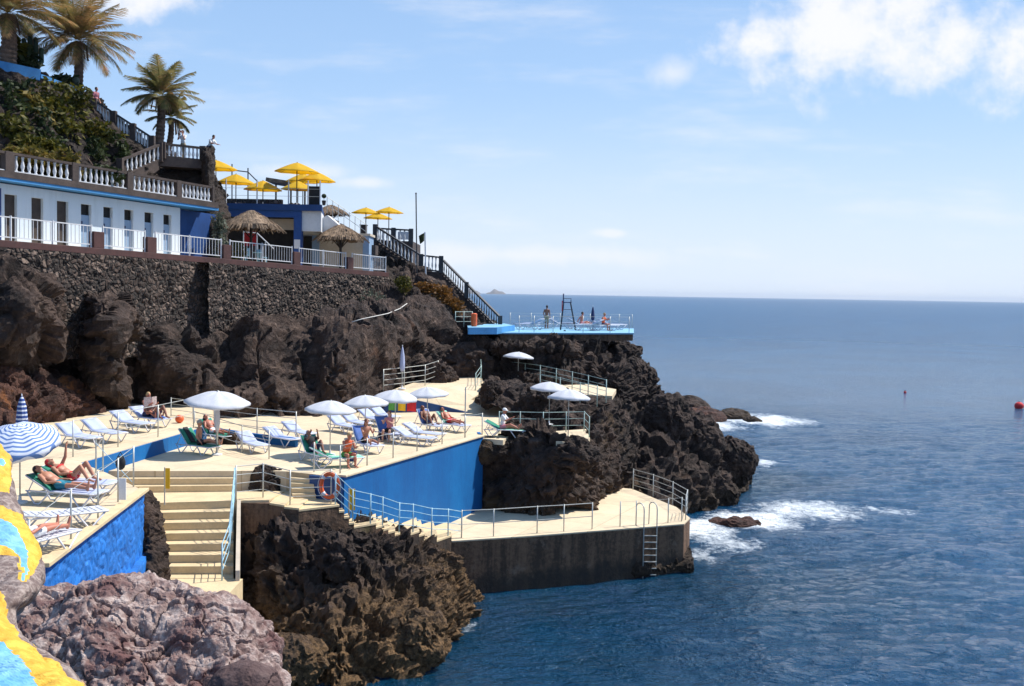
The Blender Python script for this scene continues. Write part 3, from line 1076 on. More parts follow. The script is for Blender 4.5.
# ---- headland carrying the far deck
headland = structure(rock('headland', [
    col((462, 385, 72), (464, 360, 72.5), (466, 346, 73), (468, 338, 74), (470, 336, 95)),
    col((496, 410, 70), (498, 370, 71.5), (498, 352, 72.0), (498, 343, 72.8), (500, 341, 95)),
    col((525, 425, 67), (525, 385, 70), (525, 356, 71.4), (525, 345, 72.6), (525, 343, 96)),
    col((562, 445, 65), (562, 398, 68.5), (562, 362, 71.4), (562, 342, 73.2), (562, 338, 97)),
    col((602, 492, 61.5), (602, 440, 64.5), (602, 394, 69), (602, 352, 73.2), (600, 337.5, 98)),
    col((640, 524, 60.2), (640, 455, 63), (624, 402, 67), (610, 362, 72.5), (606, 341, 98)),
    col((672, 526, 61.5), (674, 460, 63.8), (648, 412, 67.6), (626, 368, 74.0), (616, 342, 99)),
    col((700, 522, 63.8), (702, 470, 65.2), (686, 430, 68.4), (640, 378, 77), (622, 345, 101)),
    col((726, 514, 66.5), (730, 474, 67.6), (720, 447, 70.4), (655, 394, 83), (626, 350, 104)),
    col((728, 500, 70.5), (742, 470, 72.4), (732, 455, 74.6), (660, 400, 90), (630, 362, 108)),
    col((724, 488, 77), (734, 470, 79), (726, 459, 81), (664, 406, 98), (640, 376, 114)),
    col((700, 470, 88), (705, 460, 90), (694, 453, 92), (666, 410, 110), (650, 390, 122)),
], 0.17, 1.0, M['headland'], 21, 1.2, rough=1.25))

# boulders piled against and in front of the headland
for i, (u, v, d, r, lab) in enumerate((
        (638, 376, 75, (1.3, 1.3, 1.1), 'dark lava boulder on the headland edge just below the far blue deck'),
        (624, 352, 77, (1.2, 1.4, 0.7), 'black lava block under the right corner of the far blue deck'),
        (690, 440, 68, (2.0, 1.8, 1.6), 'big black lava boulder on the middle of the headland slope'),
        (738, 462, 69, (1.3, 1.5, 1.5), 'jutting black lava knob at the outer tip of the headland'),
        (665, 420, 66, (1.5, 1.3, 1.6), 'brown black lava boulder in the middle of the headland behind the railed platform corner'),
        (722, 495, 66.5, (1.0, 1.0, 1.1), 'low wet black boulder at the headland foot by the surf'))):
    c = D(u, v, d)
    tag(boulder('boulder', c, r, M['headland'], 40 + i, 0.42, 0.8, 5), lab, 'boulder')
for i, (u, v, r, lab) in enumerate((
        (703, 419, (2.4, 3.0, 1.1), 'largest rust tinged reef rock where foam breaks off the headland'),
        (733, 417, (2.0, 2.0, 0.75), 'dark reef rock awash in the middle of the far foam patch'),
        (752, 421, (0.9, 0.9, 0.45), 'small outermost reef rock awash in the far foam patch'),
        (690, 414, (2.4, 3.0, 1.9), 'brown reef rock joining the headland to the far foam patch'),
        (734, 524, (1.5, 0.9, 0.35), 'flat rust brown rock awash in the surf beside the platform corner'))):
    c = P(u, v, 0)
    tag(boulder('reef_rock', c, r, M['red_rock'] if i in (0, 4) else M['headland'], 60 + i, 0.3, 0.7, 4), lab, 'rock')

# ---- shore rock under the stairs
structure(rock('shore_rock', [
    col((236, 715, 34.2), (238, 650, 36.5), (240, 590, 37.6), (241, 555, 38.4), (241, 530, 39), (241, 518, 40.5)),
    col((262, 715, 34.2), (262, 650, 36.4), (262, 592, 37.4), (262, 555, 38.2), (262, 528, 38.9), (262, 518, 40.5)),
    col((285, 710, 34.2), (285, 655, 35.2), (272, 605, 36.0), (268, 565, 37.2), (268, 535, 38.3), (270, 520, 40.5)),
    col((330, 712, 34.0), (330, 660, 34.4), (322, 600, 35.8), (312, 562, 37.2), (305, 528, 38.0), (305, 516, 40)),
    col((372, 712, 34.0), (376, 655, 35.0), (365, 600, 36.6), (350, 558, 38.2), (338, 526, 38.8), (338, 512, 41)),
    col((408, 704, 34.6), (412, 650, 36.0), (398, 598, 37.6), (380, 560, 39.0), (366, 535, 39.5), (366, 520, 41.5)),
    col((444, 664, 38.0), (446, 634, 38.4), (430, 596, 39.4), (412, 565, 40.2), (398, 545, 40.8), (398, 530, 42.5)),
    col((474, 622, 42.4), (470, 604, 42.4), (455, 582, 42.6), (440, 563, 42.9), (430, 552, 43.1), (426, 540, 44.6)),
    col((486, 603, 45.4), (474, 592, 45.0), (464, 577, 45.0), (457, 565, 45.1), (453, 556, 45.2), (449, 548, 47)),
], 0.075, 0.66, M['shore'], 33, 0.68, rough=1.2))

for i, (u, v, d, r, lab) in enumerate((
        (293, 665, 33.2, (0.95, 0.9, 0.95), 'orange brown boulder beside the pale foreground lava at the foot of the shore rock'),
        (420, 640, 36.4, (0.9, 0.9, 0.9), 'rounded brown boulder low on the shore rock above the water'),
        (340, 560, 36.8, (0.8, 0.8, 0.9), 'lumpy dark boulder on the shore rock under the concrete landing'))):
    tag(boulder('boulder', D(u, v, d), r, M['shore'], 80 + i, 0.3, 0.5, 5), lab, 'boulder')

# ---- great brown outcrop between the blue wall and the bathing platform
structure(rock('outcrop', [
    col((464, 508, 53.2), (466, 470, 53.8), (470, 452, 54.6), (476, 444, 56), (484, 440, 58), (488, 430, 62)),
    col((480, 512, 52), (482, 478, 52.2), (486, 455, 52.6), (490, 442, 53.2), (495, 437, 55), (500, 428, 62)),
    col((505, 514, 51.2), (506, 480, 51.2), (508, 455, 51.8), (510, 438, 52.8), (512, 430, 53.8), (515, 428, 62)),
    col((532, 516, 50.6), (533, 485, 50.4), (535, 455, 50.8), (537, 436, 51.6), (539, 427, 52.6), (540, 428, 60)),
    col((558, 511, 50.6), (560, 482, 50.2), (562, 460, 50.6), (563, 446, 51.0), (564, 440, 51.6), (566, 436, 60)),
    col((586, 504, 52.6), (589, 480, 52.4), (590, 458, 52.4), (590, 447, 52.8), (590, 441, 53.6), (590, 432, 62)),
    col((615, 498, 57), (616, 470, 57.4), (612, 446, 57.6), (608, 424, 58.6), (604, 412, 60), (605, 406, 66)),
    col((640, 496, 59.4), (642, 466, 60.4), (636, 437, 61.8), (630, 412, 63), (624, 400, 65), (620, 396, 70)),
], 0.11, 0.62, M['shore'], 44, 0.75, rough=1.3))
for i, (u, v, d, r, lab) in enumerate((
        (578, 458, 53.4, (1.0, 1.0, 1.0), 'rounded dark lava knob right of the umbrella base on the outcrop'),
        (545, 470, 51.2, (1.0, 0.8, 1.1), 'brown lump in the middle of the outcrop face above the platform'),
        (520, 430, 54.5, (0.8, 0.7, 0.8), 'pointed dark lava block in front of the umbrella platform railing'))):
    tag(boulder('boulder', D(u, v, d), r, M['shore'], 90 + i, 0.3, 0.5, 5), lab, 'boulder')

structure(rock('platform_footing', [
    [Vector((p.x, p.y, p.z)) for p in (P(u, v + 6, -.5), P(u, v, 0) + Vector((0, .05, .35)), P(u, v, 0) + Vector((0, .35, .85)), P(u, v, 0) + Vector((0, .9, 1.0)), P(u, v, 0) + Vector((0, 1.8, .9)))]
    for u, v in ((452, 588), (480, 588), (520, 587), (560, 584), (600, 581), (640, 579.5), (676, 577), (694, 576))], .09, .28, M['headland'], 47, .5))
for i, (u, v, d, r, lab) in enumerate(((573, 455, 50.7, (1.35, .8, .62), 'dark lava boulder directly under the small umbrella platform'),
                                       (491, 451, 51.9, (1.05, .75, .55), 'dark lava boulder directly under the sunbed ledge at the end of the blue wall'))):
    tag(boulder('boulder', D(u, v, d), r, M['shore'], 140 + i, 0.28, 0.5, 5), lab, 'boulder')

# dark rock that carries the railed upper deck
structure(rock('deck_rock', [
    col((474, 402, 62.5), (477, 393, 63.2), (481, 387, 64.5), (486, 381, 67), (492, 377, 73)),
    col((486, 407, 61), (490, 396, 61.8), (495, 389, 63), (500, 385, 65), (504, 382, 73)),
    col((508, 412, 60), (511, 397, 60.8), (515, 390, 62), (519, 386, 64), (522, 384, 72)),
    col((530, 422, 58.8), (534, 403, 59.6), (538, 395, 60.8), (541, 391, 62.6), (546, 387, 71)),
    col((560, 434, 58), (562, 414, 58.6), (565, 403, 59.6), (568, 398, 61), (571, 393, 70)),
    col((590, 438, 58.6), (593, 420, 59.2), (596, 408, 60.0), (600, 402, 61.2), (602, 399, 69)),
    col((618, 440, 60), (620, 425, 60.8), (622, 414, 61.6), (622, 406, 63), (622, 404, 70)),
], 0.16, 0.5, M['headland'], 51, 0.8))
for i, (u, v, d, r, lab) in enumerate((
        (491, 392, 61.5, (0.55, 0.6, 0.75), 'upright black rock beside the end of the cream path'),
        (540, 400, 60, (1.1, 0.9, 0.9), 'smooth dark boulder below the railed upper deck'),
        (600, 425, 60.5, (1.3, 1.1, 1.0), 'dark boulder right of the umbrella platform railing'),
        (464, 366, 71.5, (1.9, 1.2, 1.5), 'grey brown boulder at the back of the cream path'),
        (438, 377, 68.5, (1.2, 1.0, 1.15), 'slanting grey boulder at the left edge of the cream path'))):
    tag(boulder('boulder', D(u, v, d) - Vector((0, 0, 0.1)), r, M['cliff'] if i > 2 else M['headland'], 100 + i, 0.3, 0.5, 5), lab, 'boulder')

# ---- rust brown mound behind the left sunbeds
structure(rock('mound', [
    col((-40, 470, 46), (-40, 420, 46), (-38, 380, 47), (-36, 356, 48.5), (-34, 350, 52)),
    col((-5, 455, 47.5), (-5, 415, 47), (-4, 382, 48), (-2, 360, 49.5), (0, 355, 53)),
    col((25, 446, 48.5), (25, 420, 48), (26, 392, 48.8), (28, 370, 50), (30, 366, 54)),
    col((52, 432, 50.5), (52, 415, 49.8), (54, 396, 50.2), (56, 382, 51.2), (58, 378, 55)),
    col((80, 424, 52.5), (80, 413, 51.8), (82, 402, 52), (83, 395, 53), (85, 392, 57)),
    col((100, 419, 54.5), (100, 414, 54), (100, 410, 54.2), (100, 407, 55), (102, 405, 58)),
    col((112, 417, 56), (112, 415, 56), (112, 413, 56.2), (112, 412, 57), (112, 411, 59)),
], 0.11, 0.45, M['red_rock'], 66, 0.6))

# ---- pale lava in the foreground
structure(rock('foreground_rock', [
    col((-60, 830, 14.8), (-50, 720, 15.2), (-42, 664, 16), (-40, 626, 16.7), (-40, 602, 17.4), (-40, 614, 18.6), (-40, 672, 20)),
    col((-10, 830, 14.8), (-8, 720, 15.2), (-3, 662, 16), (0, 624, 16.7), (0, 600, 17.4), (0, 612, 18.6), (0, 670, 20)),
    col((36, 830, 14.8), (40, 720, 15.2), (42, 652, 16), (42, 614, 16.7), (42, 590, 17.4), (42, 602, 18.6), (42, 660, 20)),
    col((90, 830, 14.8), (92, 720, 15.2), (91, 643, 16), (88, 605, 16.7), (88, 581, 17.4), (88, 593, 18.6), (88, 651, 20)),
    col((148, 830, 14.8), (150, 720, 15.2), (150, 642, 16), (150, 604, 16.7), (150, 580, 17.4), (150, 592, 18.6), (150, 650, 20)),
    col((196, 830, 14.8), (200, 720, 15.2), (206, 650, 16), (209, 612, 16.7), (209, 588, 17.4), (209, 600, 18.6), (209, 658, 20)),
    col((228, 830, 14.8), (240, 720, 15.2), (250, 669, 16), (248, 631, 16.7), (248, 607, 17.4), (244, 619, 18.6), (238, 677, 20)),
    col((252, 830, 14.8), (270, 720, 15.2), (281, 704, 16), (276, 666, 16.7), (276, 642, 17.4), (272, 654, 18.6), (266, 712, 20)),
    col((262, 830, 14.8), (276, 720, 15.2), (284, 700, 16), (280, 696, 16.7), (280, 672, 17.4), (276, 684, 18.6), (270, 742, 20)),
], 0.019, 0.25, M['fore_rock'], 71, 1.0, rough=1.0, disp=nodular))
tag(boulder('boulder', D(243, 690, 15.3), (.56, .42, .40), M['fore_slab'], 149, 0.06, 0.5, 5), 'smooth dark maroon slab leaning at the right foot of the pale foreground lava', 'boulder')

# rock between the blue stone wall and the front stair
tag(rock('rock_rib', [
    col((136, 600, 33.5), (137, 560, 33.7), (137, 520, 34), (138, 500, 34.8), (139, 494, 36.5)),
    col((148, 600, 32.9), (149, 560, 33.2), (150, 525, 33.8), (149, 502, 34.8), (147, 493, 36.5)),
    col((158, 605, 33.2), (160, 570, 33.5), (158, 535, 34.2), (155, 512, 35.4), (151, 497, 37)),
    col((170, 610, 34.2), (170, 580, 34.6), (166, 550, 35.4), (160, 525, 36.5), (154, 504, 38)),
], 0.07, 0.26, M['shore'], 75, 0.42), 'dark rib of lava between the rough blue wall and the cream stair', 'rock')
tag(boulder('boulder', P(266, 486, 5.1), (0.62, 0.5, 0.85), M['shore'], 77, 0.2, 0.4, 5),
    'dark grey boulder between the two flights of cream steps', 'boulder')


# ================================================================== terraces and platforms
def flat(pts, z):
    return [P(u, v, z) for u, v in pts]


def plan(pts):
    return [(p.x, p.y) for p in pts]


def slab(name, pts, z1, z0, mat):
    return structure(MB().prism(plan(pts), z0, z1).build(name, mat))


# main terrace
front = flat([(100, 471), (234, 471), (262, 470.5), (288, 471.5), (312, 474), (340.5, 478)], ZT)
T = front + flat([(480, 437), (487, 428), (520, 413)], ZT) + [P(472, 409, ZT), P(388, 402, ZT), P(300, 398, ZT), P(200, 405, ZT), P(70, 440, ZT)]
slab('terrace', T, ZT, 0.4, M['concrete'])
# bathing platform
LP = flat([(400, 533), (452, 541), (530, 536), (640, 527.5), (684, 524), (690, 518), (676, 507), (632, 489), (600, 486), (540, 494), (460, 500), (410, 512)], ZLOW)
LP[-1] = P(421, 526, ZLOW)
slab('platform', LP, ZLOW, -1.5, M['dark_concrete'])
structure(MB().prism(plan([p + (p - Vector((2, 50, 0))) * 0.0008 for p in LP]), ZLOW - 0.05, ZLOW + 0.006).build('platform_paving', M['concrete']))
# upper left terrace with its notch by the stair head
L = [P(48, 560, ZL), P(96, 522, ZL), P(141, 489.5, ZL), P(107, 473, ZL), P(80, 462.5, ZL), P(205, 426, ZL), P(215, 405, ZL), P(120, 400, ZL), P(30, 425, ZL), P(-70, 470, ZL), P(-120, 640, ZL)]
slab('upper_terrace', L, ZL, 2.5, M['concrete'])

# path climbing to the back
rows = [((472, 413, 5.71), (514, 413, 5.71)), ((440, 405, 6.05), (494, 406, 5.9)), ((412, 399, 6.45), (471, 399.5, 6.25)),
        ((384, 393, 6.8), (479, 394, 6.5)), ((400, 387, 6.85), (483, 384, 6.9)), ((425, 379, 7.0), (482, 378, 7.06)),
        ((446, 371.5, 7.2), (478, 371.5, 7.2))]
vs, fs = [], []
for a, b in rows:
    A_, B_ = P(*a), P(*b)
    for t in (0, .5, 1):
        vs.append(A_.lerp(B_, t))
nr = len(rows)
for i in range(nr - 1):
    for k in (0, 1):
        q = i * 3 + k
        fs.append((q, q + 1, q + 4, q + 3))
n0 = len(vs)
vs += [Vector((p.x, p.y, 4.8)) for p in vs]
ring = [0, 1, 2] + [i * 3 + 2 for i in range(1, nr)] + [nr * 3 - 2] + [i * 3 for i in range(nr - 1, 0, -1)]
for i in range(len(ring)):
    a, b = ring[i], ring[(i + 1) % len(ring)]
    fs.append((a, n0 + a, n0 + b, b))
structure(MB().add(vs, fs).build('path', M['concrete']))
# railed upper deck behind the rocks, umbrella platform on the outcrop
DK = [D(478, 377, 70), D(512, 382, 67.5), D(560, 391, 63.5), D(588, 399, 62), D(612, 403, 61.5), D(616, 400, 66), D(590, 389, 69), D(540, 377, 73), D(484, 371, 75)]
structure(MB().prism(plan(DK), 6.6, 6.85).build('upper_deck', M['concrete']))
UPF = [P(556, 442, ZT), P(573, 442, ZT), P(590, 438, ZT), P(586, 429, ZT), P(556, 431, ZT)]
structure(MB().prism(plan(UPF), 5.52, ZT).build('umbrella_platform', M['concrete']))
RS = [P(481, 439, ZT - .1), P(503, 441, ZT - .1), P(515, 434, ZT - .1), P(500, 424, ZT - .1), P(484, 430, ZT - .1)]
structure(MB().prism(plan(RS), 5.4, ZT - .06).build('sunbed_ledge', M['concrete']))
# far deck
FD = [D(500, 335.5, 73), D(566, 335.2, 74.5), D(633, 334.5, 76.5), D(633, 327, 87), D(510, 326, 86), D(480, 327, 84)]
structure(MB().prism(plan(FD), ZFAR - .55, ZFAR - .105).build('far_deck', M['dark_concrete']))
structure(MB().prism(plan([p + (p - Vector((4, 86, 0))) * 0.012 for p in FD]), ZFAR - .10, ZFAR).build('far_deck_paving', M['pool_blue']))
FS = [D(468, 337, 70.5), D(496, 336.5, 71.5), D(514, 332, 77), D(505, 328, 82), D(466, 329, 82)]
structure(MB().prism(plan(FS), 10.0, 10.26).build('bridge_deck', M['pool_blue']))
mb = MB()
for a, b in ((FS[0], FS[1]), (FS[1], FS[2])):
    a, b = Vector((a.x, a.y - .06, 10.06)), Vector((b.x, b.y - .06, 10.06))
    mb.bar(a, b, 0.1, 0.44)
tag(mb.build('deck_beam', M['trim_blue']), 'blue painted edge beam along the near side of the far bridge deck', 'beam')

# ---- blue pool wall, life ring wall, shaded blue triangle, blue step wall
def wall_strip(name, tops, z0s, th, mat, label, cat='wall', res=None, disp=0.0, seed=0):
    """upright wall under the polyline tops; the wall lies on its right-hand side by th"""
    mb = MB()
    n = len(tops)
    offs = []
    for i in range(n):
        t = (tops[min(i + 1, n - 1)] - tops[max(i - 1, 0)])
        nn = Vector((t.y, -t.x, 0)).normalized()
        offs.append(nn * th)
    for i in range(n - 1):
        a, b, c, d = tops[i], tops[i + 1], tops[i + 1] + offs[i + 1], tops[i] + offs[i]
        zb = (z0s[i], z0s[i + 1], z0s[i + 1], z0s[i]) if isinstance(z0s, list) else (z0s,) * 4
        mb.prism([(a.x, a.y), (b.x, b.y), (c.x, c.y), (d.x, d.y)], list(zb), [a.z, b.z, c.z, d.z])
    o = mb.build(name, mat)
    return tag(o, label, cat)


c0, c1 = P(340.5, 478, ZT), P(480, 437, ZT)
up3 = Vector((0, 0, .03))
wall_strip('retaining_wall', [c0 + up3, c1 + up3, c1 + Vector((-0.2, 1.6, 0.03))], 1.0, 0.16, M['blue_wall'],
           'tall smooth bright blue wall below the sunbed terrace', 'wall')
cop = MB()
tt_ = (c1 - c0).normalized()
nn_ = Vector((tt_.y, -tt_.x, 0))
cop.bar(c0 + Vector((0, 0, .075)) + nn_ * .02, c1 + Vector((0, 0, .075)) + nn_ * .02, 0.42, 0.08)
tag(cop.build('coping', M['concrete'], bevel=.015), 'pale coping along the top of the tall bright blue wall', 'coping')
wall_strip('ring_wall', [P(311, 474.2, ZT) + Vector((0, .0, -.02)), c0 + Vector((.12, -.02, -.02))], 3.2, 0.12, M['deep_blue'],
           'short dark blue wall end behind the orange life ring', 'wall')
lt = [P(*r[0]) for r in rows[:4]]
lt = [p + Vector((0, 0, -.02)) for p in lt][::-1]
wall_strip('ramp_wall', lt, ZT - .2, 0.1, M['deep_blue'], 'dark blue triangular wall under the climbing path, towels hung on it', 'wall')  # shade on this face is put into a darker blue
ra, rb = P(80, 462.5, ZL), P(205, 426, ZL)
wall_strip('step_wall', [ra + Vector((0, 0, -.03)), rb + Vector((0, 0, -.03))], ZT - .2, 0.08, M['blue_wall'],
           'low blue wall between the upper and the main sunbed terrace', 'wall')

# ---- rough blue stone wall with its buttress
def rough_wall(name, a, b, z0, ztops, depth, mat, seed, label, amp=0.09, res=0.06):
    L_, H_ = (b - a).length, max(ztops) - z0
    nu, nv = int(L_ / res), int(H_ / res)
    t = (b - a)
    nrm = Vector((t.y, -t.x, 0)).normalized()
    pts = []
    for i in range(nu):
        s = i / (nu - 1)
        zt = ztops[0] + (ztops[1] - ztops[0]) * s
        base = a + t * s
        for j in range(nv + 1):
            if j < nv:
                z = z0 + (zt - z0) * j / (nv - 1)
                pts.append((base.x, base.y, z))
            else:
                pts.append((base.x - nrm.x * depth, base.y - nrm.y * depth, zt))
    p = np.array(pts)
    f1, f2, cid = worley(p / 0.42, seed)
    d = amp * (np.clip((f2 - f1) * 3, 0, 1) + 0.8 * (cid - .5) + 0.5 * fbm(p / .15, 3, seed + 3))
    tp = np.tile(np.concatenate([np.ones(nv - 1), [0.15, 0]]), nu)
    V = p + np.array(nrm)[None] * (d * tp)[:, None]
    return tag(np_mesh(name, V, grid_faces(nu, nv + 1), mat), label, 'wall')


a_, b_ = P(46, 562, ZL), P(142, 489.5, ZL)
rough_wall('stone_wall', a_ + Vector((.03, -.3, 0)), b_ + Vector((.03, .05, 0)), 2.6, (ZL - .1, ZL - .1), .5, M['blue_stone'], 5,
           'rough stone wall painted bright blue below the left terrace', .035)
rough_wall('buttress', P(112, 580, 4.2) + Vector((.5, 0, 0)), P(146, 541, 4.2) + Vector((.5, 0, 0)), 2.2, (4.1, 4.55), 1.0, M['blue_stone'], 9,
           'sloping blue painted stone buttress at the foot of the rough blue wall', 0.03)
mb = MB()
mb.bar(a_ + Vector((.05, -.3, .0)), b_ + Vector((.05, .05, .0)), .3, .1)
tag(mb.build('coping', M['tread'], bevel=.012), 'cream edge strip on top of the rough blue stone wall', 'coping')


# ---- stairs
def flight(name, left, right, label, mat=None, zlow=0.5, cat='stairs'):
    """left/right: lists of (near edge) points per tread from the top down, each (plan point, z); boxes reach from one edge to the next"""
    root = empty(name, (left[0][0], left[0][1], left[0][2]), label, cat)
    for i in range(len(left) - 1):
        a, b, c, d = left[i], right[i], right[i + 1], left[i + 1]
        mb = MB().prism([(a[0], a[1]), (b[0], b[1]), (c[0], c[1]), (d[0], d[1])], zlow, left[i + 1][2])
        mb.build('step', mat or M['tread'], root, world=True, bevel=0.012)
    return root


def lerp3(a, b, t):
    return tuple(a[i] + (b[i] - a[i]) * t for i in range(3))


# upper flight: three steps from the terrace to the landing
tl, tr = P(112, 471, ZT), P(234, 471, ZT)
zl1 = 5.0
ll, lr_ = P(124, 494.5, zl1), P(234, 492.5, zl1)
Lst, Rst = [(tl.x, tl.y, ZT)], [(tr.x, tr.y, ZT)]
for i in range(1, 4):
    t = i / 3
    Lst.append((tl.x + (ll.x - tl.x) * t, tl.y + (ll.y - tl.y) * t, ZT - .233 * i + .0))
    Rst.append((tr.x + (lr_.x - tr.x) * t, tr.y + (lr_.y - tr.y) * t, ZT - .233 * i))
Lst, Rst = Lst[:3], Rst[:3]
flight('short_stair', Lst, Rst, 'short flight of broad cream steps at the terrace edge, the upper of two')
# landing reaching to the right
l1 = P(150, 503, zl1)
r1 = P(239, 500.5, zl1)
LD = [Vector((Lst[-1][0], Lst[-1][1] + .0, 0)), Vector((Rst[-1][0], Rst[-1][1], 0)), Vector((-9.2, 40.9, 0)), Vector((-8.4, 40.7, 0)), P(269, 500, zl1), r1, l1]
structure(MB().prism(plan(LD), .5, zl1).build('landing', M['tread']))
# long lower flight
zb, n = 3.18, 7
e1, e2 = P(172, 578, zb), P(233.5, 578, zb)
L2, R2 = [(l1.x, l1.y, zl1)], [(P(233.5, 501, zl1).x, P(233.5, 501, zl1).y, zl1)]
for i in range(1, n + 1):
    t = i / n
    L2.append((l1.x + (e1.x - l1.x) * t - .25, l1.y + (e1.y - l1.y) * t, zl1 - .26 * i))
    R2.append((R2[0][0] + (e2.x - R2[0][0]) * t, R2[0][1] + (e2.y - R2[0][1]) * t, zl1 - .26 * i))
flight('long_stair', L2, R2, 'long flight of cream steps with yellow edges descending to the foreground')
mb = MB()
for i in range(n):
    a, b = Vector(L2[i]), Vector(R2[i])
    mb.bar(a + Vector((0, -.003, -.035)), b + Vector((0, -.003, -.035)), .05, .055)
structure(MB().prism([(L2[-1][0] - .4, L2[-1][1]), (R2[-1][0] + .3, R2[-1][1]), (R2[-1][0] + .3, R2[-1][1] - 2.2), (L2[-1][0] - .4, L2[-1][1] - 2.2)], .5, zb - .02).build('lower_landing', M['tread']))
wl = [P(237, 500.5, zl1), Vector((R2[-1][0] + .14, R2[-1][1] - .3, zl1))]
wall_strip('stair_wall', [Vector((wl[0].x, wl[0].y, zl1 + .02)), Vector((wl[1].x, wl[1].y, 3.5))][::-1], .4, .13, M['cream_wall'],
           'narrow cream side wall along the long stair')

# stairs along the dark wall down to the bathing platform
fr = [(239, 500.5, 5.0), (268.5, 500.2, 5.0), (268.5, 504, 4.87), (284, 504, 4.87), (284, 508, 4.75), (298, 508.5, 4.75)]
FRONT = [  # (u, v, z) of the near edge: start and end of every tread
    ((269, 500.3), (284, 504), 4.87), ((284, 504), (298, 510), 4.76), ((298, 513), (339, 505.5), 4.65),
    ((339, 507), (344, 510), 4.47), ((344, 510.5), (349, 514), 4.30), ((349, 514.5), (354, 521), 4.14),
    ((354, 524), (376, 516.5), 3.98), ((376, 518), (382, 521.5), 3.82), ((382, 521.5), (388.5, 526), 3.66), ((388.5, 526), (395, 530), 3.50),
    ((395, 530), (400, 534), 3.34), ((400, 537), (419, 532.5), 3.18), ((419, 533), (424, 538), 3.0), ((424, 541), (437, 537), 2.8), ((437, 542), (452, 536), 2.55)]
fpl = [(-9.35, 38.9), (-8.6, 38.75), (-7.95, 38.3), (-7.4, 38.0), (-6.1, 39.05), (-5.85, 39.25), (-5.55, 39.5), (-5.2, 39.7), (-4.75, 40.4), (-4.55, 40.75), (-4.32, 41.1), (-4.1, 41.5), (-3.92, 41.8), (-3.4, 42.8), (-3.1, 43.3), (-2.75, 44.0), (-2.35, 44.75)]


def edge_at(u, z):
    """plan point where the stair's near face (polyline fpl) is seen in column u"""
    for i in range(len(fpl) - 1):
        (x0, y0), (x1, y1) = fpl[i], fpl[i + 1]
        for k in range(41):
            t = k / 40
            x, y = x0 + (x1 - x0) * t, y0 + (y1 - y0) * t
            r = ray(u, 520)
            if x / y <= r.x / r.y:
                last = (x, y)
            else:
                return (x, y)
    return fpl[-1]


def wall_y(x):
    """plan point of the blue wall level with x"""
    return c0.y + (x - c0.x) / (c1.x - c0.x) * (c1.y - c0.y)


root = empty('side_stair', (fpl[0][0], fpl[0][1], 2.3), 'cream stair with dark stepped side wall leading down to the bathing platform', 'stairs')
us = [269, 284, 298, 339, 344, 349, 354, 376, 382, 388.5, 395, 400, 419, 424, 437, 452]
zs = [4.95, 4.90, 4.85, 4.62, 4.38, 4.14, 3.98, 3.82, 3.66, 3.50, 3.34, 3.18, 3.0, 2.8, 2.55]
for i, z in enumerate(zs):
    a, b = edge_at(us[i], z), edge_at(us[i + 1], z)
    def back(p):
        y = wall_y(p[0]) if p[0] > c0.x else 41.0
        return (p[0] - .35 if p[0] > c0.x else p[0], max(p[1] + .3, min(y, p[1] + 2.6)))
    a2, b2 = back(a), back(b)
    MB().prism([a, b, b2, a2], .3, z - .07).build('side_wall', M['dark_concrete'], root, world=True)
    q = 0.012
    MB().prism([(a[0], a[1] - q), (b[0] + q, b[1] - q), b2, a2], z - .066, z).build('tread', M['tread'], root, world=True)
MB().prism([(r1.x + .02, r1.y - .015), edge_at(269, 5), (edge_at(269, 5)[0], edge_at(269, 5)[1] + .6), (r1.x + .02, r1.y + .6)], .3, zl1 - .08).build('side_wall', M['dark_concrete'], root, world=True)
# back steps from the terrace to the second landing
A0, A1 = P(290, 472.5, ZT), P(312, 474.5, ZT)
B0, B1 = P(293, 500, 4.88), P(317, 499, 4.88)
bl, br = [], []
for i in range(6):
    t = i / 5
    bl.append((A0.x + (B0.x - A0.x) * t, A0.y + (B0.y - A0.y) * t, ZT - .162 * i))
    br.append((A1.x + (B1.x - A1.x) * t, A1.y + (B1.y - A1.y) * t, ZT - .162 * i))
flight('back_stair', bl, br, 'small flight of cream steps beside the orange life ring')

# ================================================================== promenade, cabins, restaurant, upper stairs
KERB = 0.33


def s_at(u, off=0.0, v=250):
    r = ray(u, v)
    o = E(0, off)
    den = ET.x * r.y - ET.y * r.x
    return (o.y * r.x - o.x * r.y) / den


def EP(u, off=0.0, up=KERB):
    return E(s_at(u, off), off, up)


def along(name, s0, s1, off0, off1, z0, z1, mat, parent=None, bevel=0.0):
    """box between distances s0..s1 along the promenade, off0..off1 inland, z0..z1 above the edge line (it follows its fall)"""
    mb = MB()
    q = [E(s0, off0), E(s1, off0), E(s1, off1), E(s0, off1)]
    mb.prism([(p.x, p.y) for p in q], [p.z + z0 for p in q], [p.z + z1 for p in q])
    return mb.build(name, mat, parent, world=True, bevel=bevel)


S0, S1 = -9.0, ELEN
structure(along('promenade', S0, S1 - .3, .42, 16, -0.4, KERB - .02, M['concrete']))
kerb = empty('promenade_kerb', E(S0), 'dark maroon painted kerb along the promenade edge under the white railing', 'kerb')
along('kerb', S0, S1, 0, .42, 0, KERB, M['maroon'], kerb, 0.02)
along('kerb', S1 - .42, S1, .42, 5.0, 0.001, KERB - .003, M['maroon'], kerb, 0.02)
PIERS = (97, 150, 225.5, 295.5, 349)
for u in PIERS:
    s = s_at(u, .2)
    w_ = .34 if u > 90 else .3
    along('pier', s - w_, s + w_, .04, .40, KERB, KERB + .82, M['maroon'], kerb, 0.02)

